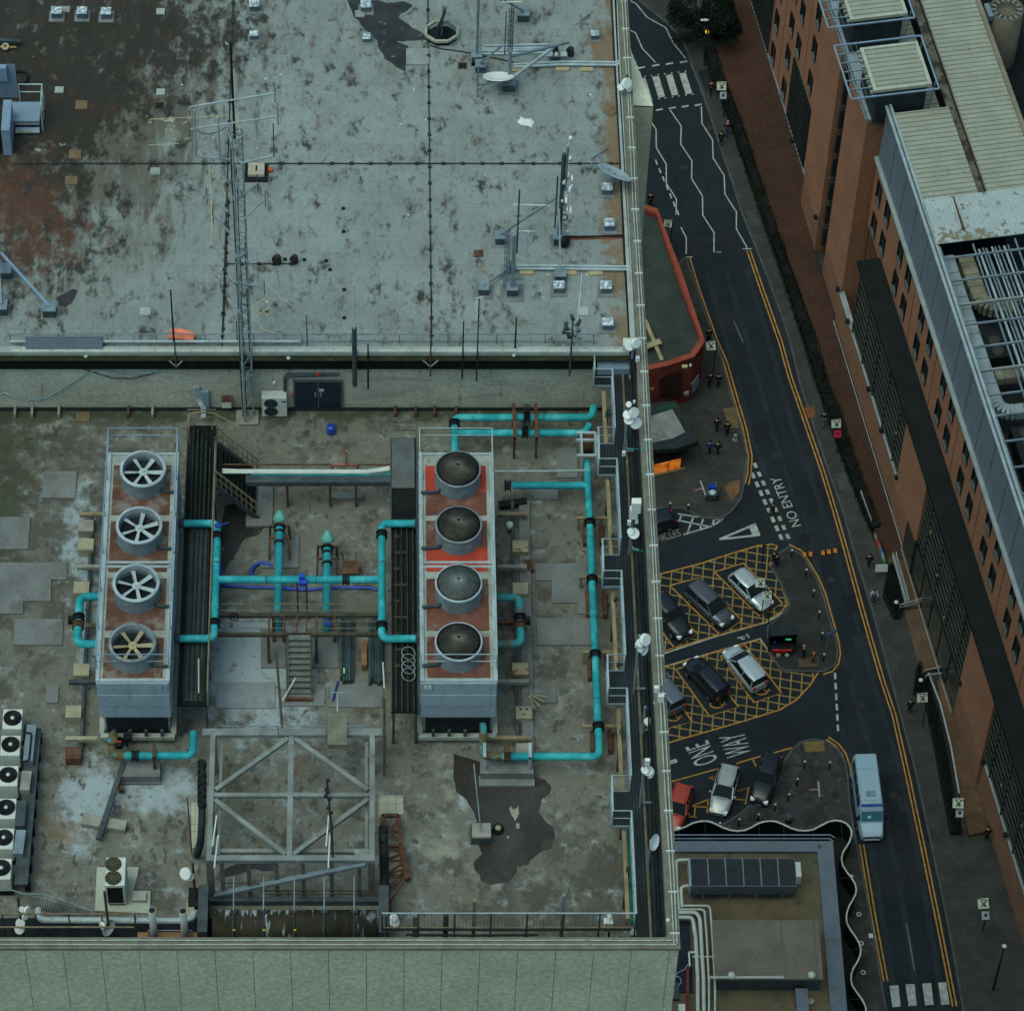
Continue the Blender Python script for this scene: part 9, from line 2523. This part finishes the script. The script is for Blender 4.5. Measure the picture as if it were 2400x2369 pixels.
L_=[P(r,x,y,.12)for r,x,y in(('s5',650,500),('s5',735,720),('s5',840,970),('s5',910,1200),('s5',1020,1520),('s5',1145,1860),('f',690,60),('f',755,250),('f',790,400),('f',880,640),('f',960,850),('f',1060,1090),('f',1140,1260))]
fn=thing('black_railing','black pavement railing in front of the long hedge','railing',L_[6])
for a,b in zip(L_,L_[1:]):
 for dz in(.25,1.15):
  mb.bar(a+Vector((0,0,dz)),b+Vector((0,0,dz)),.05)
mb.build('rails',m_black,fn)
mb=MB()
for a,b in zip(L_,L_[1:]):
 n_=int((b-a).length/.22)
 for k in range(n_):
  p=a.lerp(b,k/n_);mb.bar(p,p+Vector((0,0,1.2)),.03)
mb.build('bars',m_black,fn)
def banner(lab,r,a,b,cols,z0=.35,z1=1.15):
 A,Bq=P(r,*a,z1),P(r,*b,z1);n=Vector((0,-.04,0));d=Bq-A
 t=thing('railing_banner',lab,'banner',(A+Bq)/2,'cloth banners on the black railing')
 k=len(cols)
 for i,c in enumerate(cols):
  MB().obox(A+d*i/k+Vector((-.07,0,0)),d/k,Vector((.03,.0,0)),(.0,0,-(z1-z0))).build('cloth',mat('banner_%d_%s'%(len(MATS),lab[:4]),c,.8,.3,5),t)
banner('long white and grey banner on the black railing by the pavement','f',(1000,830),(1060,1000),[(.45,.43,.45),(.5,.48,.5),(.4,.3,.35),(.45,.45,.48)])
banner('banner with red, green and blue blocks on the black railing','f',(1080,1060),(1140,1230),[(.5,.5,.48),(.45,.05,.05),(.45,.12,.06),(.1,.18,.4),(.45,.42,.4),(.08,.25,.1)])
p=P('f',1112,1275,1.3)
MB().obox(p+Vector((-.5,0,-.3)),(1.0,0,0),(0,.03,0),(0,.3,.6)).thing('notice_board',mat('notice_white',(.42,.44,.46),.7,.2,7),'pale tilted notice board at the lower end of the coloured banner','notice')
def planter(lab,pts,hgt,n):
 q=[P(r,x,y,hgt)for r,x,y in pts];c=sum(q,Vector())/len(q)
 t=thing('planter',lab,'planter',(c.x,c.y,.12),'dark planters beside the terrace')
 MB().prism(q,.12,hgt-.1).build('trough',mat('planter_black',(.016,.018,.018),.8,.3,1),t)
 mn,mx=[min(p[i]for p in q)for i in(0,1)],[max(p[i]for p in q)for i in(0,1)]
 def inside(x,y):
  r_=False
  for i in range(len(q)):
   a,b=q[i],q[(i+1)%len(q)]
   if(a.y>y)!=(b.y>y)and x<(b.x-a.x)*(y-a.y)/(b.y-a.y)+a.x:
    r_=not r_
  return r_
 def pick():
  while True:
   x,y=random.uniform(mn[0],mx[0]),random.uniform(mn[1],mx[1])
   if inside(x,y):
    return Vector((x,y,hgt-.15+random.random()*.5))
 foliage(t,'plants',pick,n,.09,m_leaf[0])
 return t
planter('dark planter beside the upper landing handrail',[('f',1150,1250),('f',1185,1240),('f',1235,1460),('f',1215,1530),('f',1180,1530),('f',1120,1400)],.7,1500)
planter('dark pointed planter below the lower handrails',[('f',1325,1780),('f',1345,1850),('k',1390,60),('k',1360,160),('k',1290,120),('k',1300,20)],.7,1200)
pl_=planter('long dark planter wall between lower pavement and stone terrace',[('k',1350,130),('k',1375,90),('k',1415,190),('k',1470,430),('k',1522,720),('k',1560,900),('k',1500,900),('k',1460,700),('k',1400,380)],.75,3000)
mb=MB().tube([P(r,x,y,1.15)for r,x,y in(('k',1375,20),('k',1440,190),('k',1500,430),('k',1545,690))],.09,6)
mb.thing('planter_coping',m_rail,'pale coping bar running along the long dark planter wall','coping')
c=P('s5',640,150,3.2)
tr=thing('tree','dark broadleaf tree at the top beyond the zebra crossing','tree',(c.x,c.y,.12))
MB().tube([(c.x,c.y,.1),(c.x+.05,c.y,1.2),(c.x,c.y+.1,2.6)],[.2,.16,.1],10).build('trunk',m_wood,tr)
mb=MB()
for k in range(9):
 a=k*2.4;mb.tube([(c.x,c.y,1.6+.1*k),(c.x+math.cos(a)*.9,c.y+math.sin(a)*.9,2.6+.1*k),(c.x+math.cos(a)*1.8,c.y+math.sin(a)*1.8,3.2+.1*k)],[.07,.05,.02],6)
mb.build('limbs',m_wood,tr)
cl=[(c+Vector((random.uniform(-2.6,2.6),random.uniform(-2.4,3.0),random.uniform(-.9,1.3))),random.uniform(.5,1.0))for _ in range(46)]
def pick():
 q,r_=random.choice(cl);d=Vector((random.gauss(0,1),random.gauss(0,1),random.gauss(0,1))).normalized();return q+d*r_*random.random()**.4
foliage(tr,'crown',pick,9000,.11,m_leaf[0]);foliage(tr,'paler_leaves',pick,4000,.10,m_leaf[1])  # slightly paler leaves scattered at random through the whole crown
hedge('squarish dark shrub bed at the upper end of the brick terrace',None,[('s5',760,60),('s5',800,200),('s5',850,350)],2.9,1.3,9000,'shrubs','shrub_bed')
ZB=4.0
LB=thing('low_flat_roofed_building','low building with a brown flat roof and grey parapet at the bottom right','building',P('s4',800,800,0))
def S4(x,y,z):
 return P('s4',x,y,z)
o0,o1,o2=S4(1450,110,ZB),S4(1560,1594,ZB),S4(1475,118,ZB)
xr=S4(1472,300,ZB).x;yt_=S4(800,112,ZB).y
yb2=yt_-40;xl2=8.0
m_br=mat('brown_gravel_roof',(.15,.118,.072),.9,.2,.5,fine=.15,layers=[dict(col=(.055,.058,.045),scale=.35,lo=.48,hi=.68,amt=.8),dict(col=(.03,.035,.03),scale=.8,lo=.60,hi=.75,amt=.7),dict(col=(.17,.15,.11),scale=.9,lo=.6,hi=.78,amt=.5)])
MB().bx(10.9,xr-.5,yb2,yt_-.5,ZB-.6,ZB-.3).build('roof',m_br,LB)
m_par=mat('parapet_grey',(.13,.155,.185),.6,.12,.6)
MB().bx(10.9,xr-1.25,yt_-.95,yt_,ZB-.8,ZB).bx(xr-1.25,xr,yb2,yt_,ZB-.8,ZB).build('parapet',m_par,LB)
MB().bx(10.9,xr-.05,yt_-.3,yt_-.05,0,ZB-.8).bx(xr-.3,xr-.05,yb2,yt_-.3,0,ZB-.8).bx(10.9,11.2,yb2,yt_-.3,0,ZB-.8).build('walls',m_steel_dk,LB)
mb=MB()
for k,(y,x1)in enumerate(((60,1440),(92,1430))):
 a=S4(50,y,ZB-.2-k*.3);b=S4(x1,y,ZB-.2-k*.3);mb.bar(a,b,.07)
 mb.bar(b,b+Vector((.25,-.25,0)),.06)
mb.build('gutter_rails',m_steelblue,LB)
MB().bx(xr-1.2,xr-.05,S4(0,985,ZB).y,S4(0,972,ZB).y,ZB+.003,ZB+.02).bx(xr-1.2,xr-.0,S4(0,1390,ZB).y,S4(0,1384,ZB).y,ZB+.003,ZB+.012).build('parapet_joint',m_sill,LB)
zrf=ZB-.3
zc2=zrf+2.0
a0,a1=S4(225,505,zc2),S4(1125,262,zc2)
dc_=thing('dry_cooler','long dark dry cooler with six panels standing on the brown roof','cooler',((a0 .x+a1 .x)/2,a0 .y,zrf))
MB().bx(a0 .x,a1 .x,a0 .y,a1 .y,zrf+.75,zc2-.02).build('casing',m_scr,dc_)
mb=MB()
nP=6
pw_=(a1 .x-a0 .x)/nP
for k in range(nP):
 MB().bx(a0 .x+pw_*k+.05,a0 .x+pw_*(k+1)-.05,a0 .y+.06,a1 .y-.06,zc2-.019,zc2+.01).build('fan_panel',mat('cooler_panel',(.035,.042,.046),.6,.2,2,brick=dict(w=9,h=.09,ms=.02,m=.6,c2=.9,offset=0)),dc_)
 mb.bx(a0 .x+pw_*k-.04,a0 .x+pw_*k+.04,a0 .y,a1 .y,zc2-.0,zc2+.03)
mb.build('panel_frames',m_steel,dc_)
MB().bx(a0 .x,a1 .x,a0 .y-.02,a0 .y+.0,zrf+.8,zc2).build('front_sheet',mat('cooler_front',(.10,.115,.135),.5,.12,1),dc_)
mb=MB()
for k in range(4):
 x=a0 .x+(a1 .x-a0 .x)*(k+.5)/4;mb.bx(x-.12,x+.12,a0 .y+.1,a0 .y+.3,zrf,zrf+.75).bx(x-.12,x+.12,a1 .y-.3,a1 .y-.1,zrf,zrf+.75)
mb.split('leg',m_steel,dc_)
MB().bx(a1 .x+.02,a1 .x+.42,a0 .y+.9,a0 .y+2.2,zrf+.9,zc2-.1).build('control_box',m_white,dc_)
MB().bx(a0 .x-.12,a0 .x-.02,a0 .y,a1 .y,zrf+.75,zc2+.02).build('header',m_steel_lt,dc_)
def wp(lab,pts,r_,z):
 MB().tube(bend([S4(x,y,zz)for(x,y,zz)in pts],.3),r_,8).thing('white_pipe',mat('lagged_white',(.52,.54,.46),.55,.15,2),lab,'pipe','white pipes on the low brown roof')
zz=ZB+.6
wp('outer white pipe looping up to the left end of the dry cooler',[(115,720,zz),(95,460,zz),(92,280,zz),(205,275,zz)],.13,zz)
wp('inner white pipe looping up to the left end of the dry cooler',[(145,690,zz),(133,510,zz),(215,500,zz)],.13,zz)
wp('thick white pipe bending down beside the grey slab, second from left',[(70,735,zz),(270,735,zz),(300,790,zz),(330,1310,zz),(335,1700,zz-1)],.15,zz)
wp('thick white pipe bending down beside the grey slab, leftmost',[(70,775,zz),(235,778,zz),(262,950,zz),(280,1310,zz),(280,1700,zz-1)],.15,zz)
wp('thin white pipe nearest the grey slab',[(130,675,zz),(385,675,zz),(400,820,zz),(430,1350,zz),(432,1700,zz-1)],.085,zz)
wp('thin white pipe second nearest the grey slab',[(80,708,zz),(338,708,zz),(358,950,zz),(378,1350,zz),(378,1700,zz-1)],.085,zz)
mb=MB()
for x,y in((235,1142),(485,1142)):
 q=S4(x,y,zz)
 mb.bar(q+Vector((-.25,.6,0)),q+Vector((-.25,-.6,0)),.12).bar(q+Vector((-.25,.6,0)),q+Vector((.3,.6,0)),.12).bar(q+Vector((.3,.6,0)),q+Vector((.3,-.6,0)),.1)
mb.bar(S4(235,1120,zz),S4(485,1118,zz),.08)
mb.thing('pipe_bracket',m_white,'white bracket frame tying the four downward pipes','bracket')
z5=ZB+1.6
b0_,b1_=S4(448,1300,z5),S4(1320,800,z5)
pr_=thing('plant_room','raised plant room with a worn grey-brown roof on the low building','plant room',((b0_.x+b1_.x)/2,b0_.y,zrf))
MB().bx(b0_.x,b1_.x,b0_.y,b1_.y,zrf,z5-.2).build('walls',m_steel_dk,pr_)
MB().bx(b0_.x-.1,b1_.x+.1,b0_.y-.15,b1_.y,z5-.2,z5).build('roof',mat('plant_room_roof',(.17,.148,.115),.85,.14,.5,layers=[dict(col=(.10,.095,.08),scale=.35,lo=.5,hi=.7,amt=.6,stretch=(1.5,.5,1)),dict(col=(.30,.31,.24),scale=1.4,lo=.68,hi=.74,amt=.7)]),pr_)
mb=MB().bx(b1_.x-.35,b1_.x-.3,b0_.y,b1_.y,z5+.002,z5+.05).bx((b0_.x+b1_.x)/2+1.1,(b0_.x+b1_.x)/2+1.2,b0_.y+3,b1_.y,z5+.002,z5+.02)
mb.build('roof_seams',m_sill,pr_)
a,b=S4(380,1300,z5+.2),S4(1030,1300,z5+.2)
gp2=thing('gutter_pipe','white and rust gutter pipe along the plant room roof edge','pipe',a)
MB().tube([a,b],.12,8).build('pipe',mat('rusted_white',(.45,.46,.40),.6,.15,2,layers=[dict(col=(.30,.10,.03),scale=2.2,lo=.56,hi=.64,amt=.9)]),gp2)
for x,y,w in((575,1283,'left'),(1272,1280,'right')):
 q=S4(x,y,z5+.3)
 t=thing('white_dome',w+' white dome light on the plant room roof edge','dome light',q,'white domes on the plant room')
 MB().lathe([(.30,0),(.26,.14),(.15,.24),(.001,.28)],q,16).build('dome',m_white,t);MB().cyl(q-Vector((0,0,.3)),.12,.3,10).build('base',m_steel,t)
MB().bx(10.9,b1_.x-1.0,yb2,b0_.y-2.0,ZB-1.6,ZB-1.3).build('lower_roof',mat('mossy_brown_roof',(.075,.06,.042),.9,.35,.6,layers=[dict(col=(.03,.04,.03),scale=.7,lo=.48,hi=.64,amt=.8)]),LB)
q=[S4(x,y,ZB-1.25)for x,y in((805,1425),(850,1415),(885,1450),(925,1412),(968,1430),(975,1700),(815,1700))]
MB().prism(q,ZB-1.29,ZB-1.1).thing('pale_sheet',mat('pale_sheet_rusty',(.42,.46,.37),.6,.12,1,layers=[dict(col=(.25,.14,.06),scale=1.4,lo=.56,hi=.7,amt=.7)]),'pale notched sheet with rusty edges lying below the plant room','sheet')
q=S4(888,1488,ZB-1.1)
MB().box(q+Vector((0,0,.03)),(.26,.26,.05),.78).thing('square_outlet',m_black,'small black diamond-shaped outlet on the pale notched sheet','outlet')
a0,a1=S4(1145,1594,ZB+.6),S4(1235,1395,ZB+.6)
tk2=MB().bx(a0 .x,a1 .x,a0 .y-3,a1 .y,ZB-1.2,ZB+.6)
tk2 .thing('duct_casing',mat('duct_blue_grey',(.15,.17,.20),.6,.15,1),'tall blue-grey duct casing below the right end of the plant room','duct')
q=S4(1262,1510,ZB-.2)
MB().lathe([(.28,0),(.3,.12),(.2,.2),(.001,.22)],q,14).thing('vent_cap',m_bt,'pale round vent cap beside the tall blue-grey casing','vent')
MB().bx(10.92,S4(215,900,ZB+.1).x,S4(0,1420,ZB).y,S4(0,795,ZB).y,ZB-.29,ZB-.2).build('navy_roof',mat('navy_felt',(.016,.024,.032),.7,.25,.6),LB)
MB().bar(S4(190,1200,ZB+.2),S4(190,1700,ZB+.2),.22,.3).thing('red_duct',mat('red_brown_steel',(.16,.03,.025),.7,.25,1),'dark red steel member left of the downward white pipes','steel member')
mb=MB().tube([S4(x,y,ZB+.4)for x,y in((75,1300),(110,1255),(165,1230),(195,1185))],.03,6).ring(S4(95,1330,ZB+.2),(0,-.5,1),.35,.03,16,5)
mb.thing('loose_cable',m_steel_lt,'loose pale cable hanging over the dark corner of the low building','cable')
q=S4(140,1575,ZB+.2);MB().box(q,(.5,.6,.5)).thing('white_box',m_white,'white box at the very bottom beside the dark red member','box')
q=S4(75,1430,ZB-.2);MB().box(q,(.7,1.4,.6)).thing('grey_case',m_steel_dk,'dark grey case in the corner under the tower parapet','case')
q=S4(1350,190,ZB-.2);MB().box(q,(.3,.5,.3)).cyl(q+Vector((-.1,.2,.15)),.14,.12,10).thing('roof_outlet',m_steel_dk,'small dark outlet in the top right corner of the brown roof','outlet')
zwv=2.3
wpts=[P('s3',x,y,zwv)for x,y in((-60,850),(20,880),(100,890),(170,878),(225,855),(280,828),(330,815),(372,812),(410,815),(465,838),(520,865),(575,884),(630,890),(685,884),(740,860),(795,828),(845,814),(890,812),(930,816),(985,838),(1040,865),(1100,884),(1160,888),(1215,880),(1275,850),(1335,818),(1385,807),(1435,811),(1478,830),(1507,862),(1520,895))]
wpts+=[P('s4',x,y,zwv)for x,y in((1618,70),(1602,120),(1575,165),(1548,205),(1535,245),(1533,285),(1545,330),(1580,385),(1620,435),(1650,485),(1661,530),(1655,575),(1630,625),(1597,680),(1578,735),(1573,785),(1580,830),(1610,885),(1650,940),(1685,1000),(1700,1055),(1695,1105),(1670,1165),(1635,1220),(1617,1270),(1614,1325),(1628,1375),(1665,1430),(1710,1490),(1740,1550),(1755,1650),(1740,1800))]
wf=thing('wavy_fence','black wavy fence with a white top rail curling round the low building','fence',wpts[len(wpts)//2])
MB().tube(wpts,.075,6).build('top_rail',mat('rail_cream',(.52,.54,.44),.6,.12,2),wf)
mb=MB()
for a,b in zip(wpts,wpts[1:]):
 mb.add([(a.x,a.y,0),(b.x,b.y,0),(b.x,b.y,zwv),(a.x,a.y,zwv),(a.x,a.y-.05,0),(b.x,b.y-.05,0),(b.x,b.y-.05,zwv),(a.x,a.y-.05,zwv)],[(0,1,2,3),(7,6,5,4),(3,2,6,7)])
mb.build('panel',m_black,wf)
mb=MB()
for i in range(3,len(wpts),4):
 p=wpts[i];mb.bar((p.x,p.y,0),(p.x,p.y,zwv),.14,up=(0,1,0))
 t_=Vector((p.x-3 if i>32 else p.x,p.y-(0 if i>32 else 2.5),zwv*.98));mb.bar(p,t_,.06)
mb.build('posts',m_black,wf)
yard=[Vector((p.x,p.y,0))for p in wpts]+[Vector((11,wpts[-1].y,0)),Vector((11,wpts[0].y,0))]
MB().prism(yard,.12,.15).ground('fenced_yard',mat('yard_black',(.016,.018,.02),.85,.3,.5))
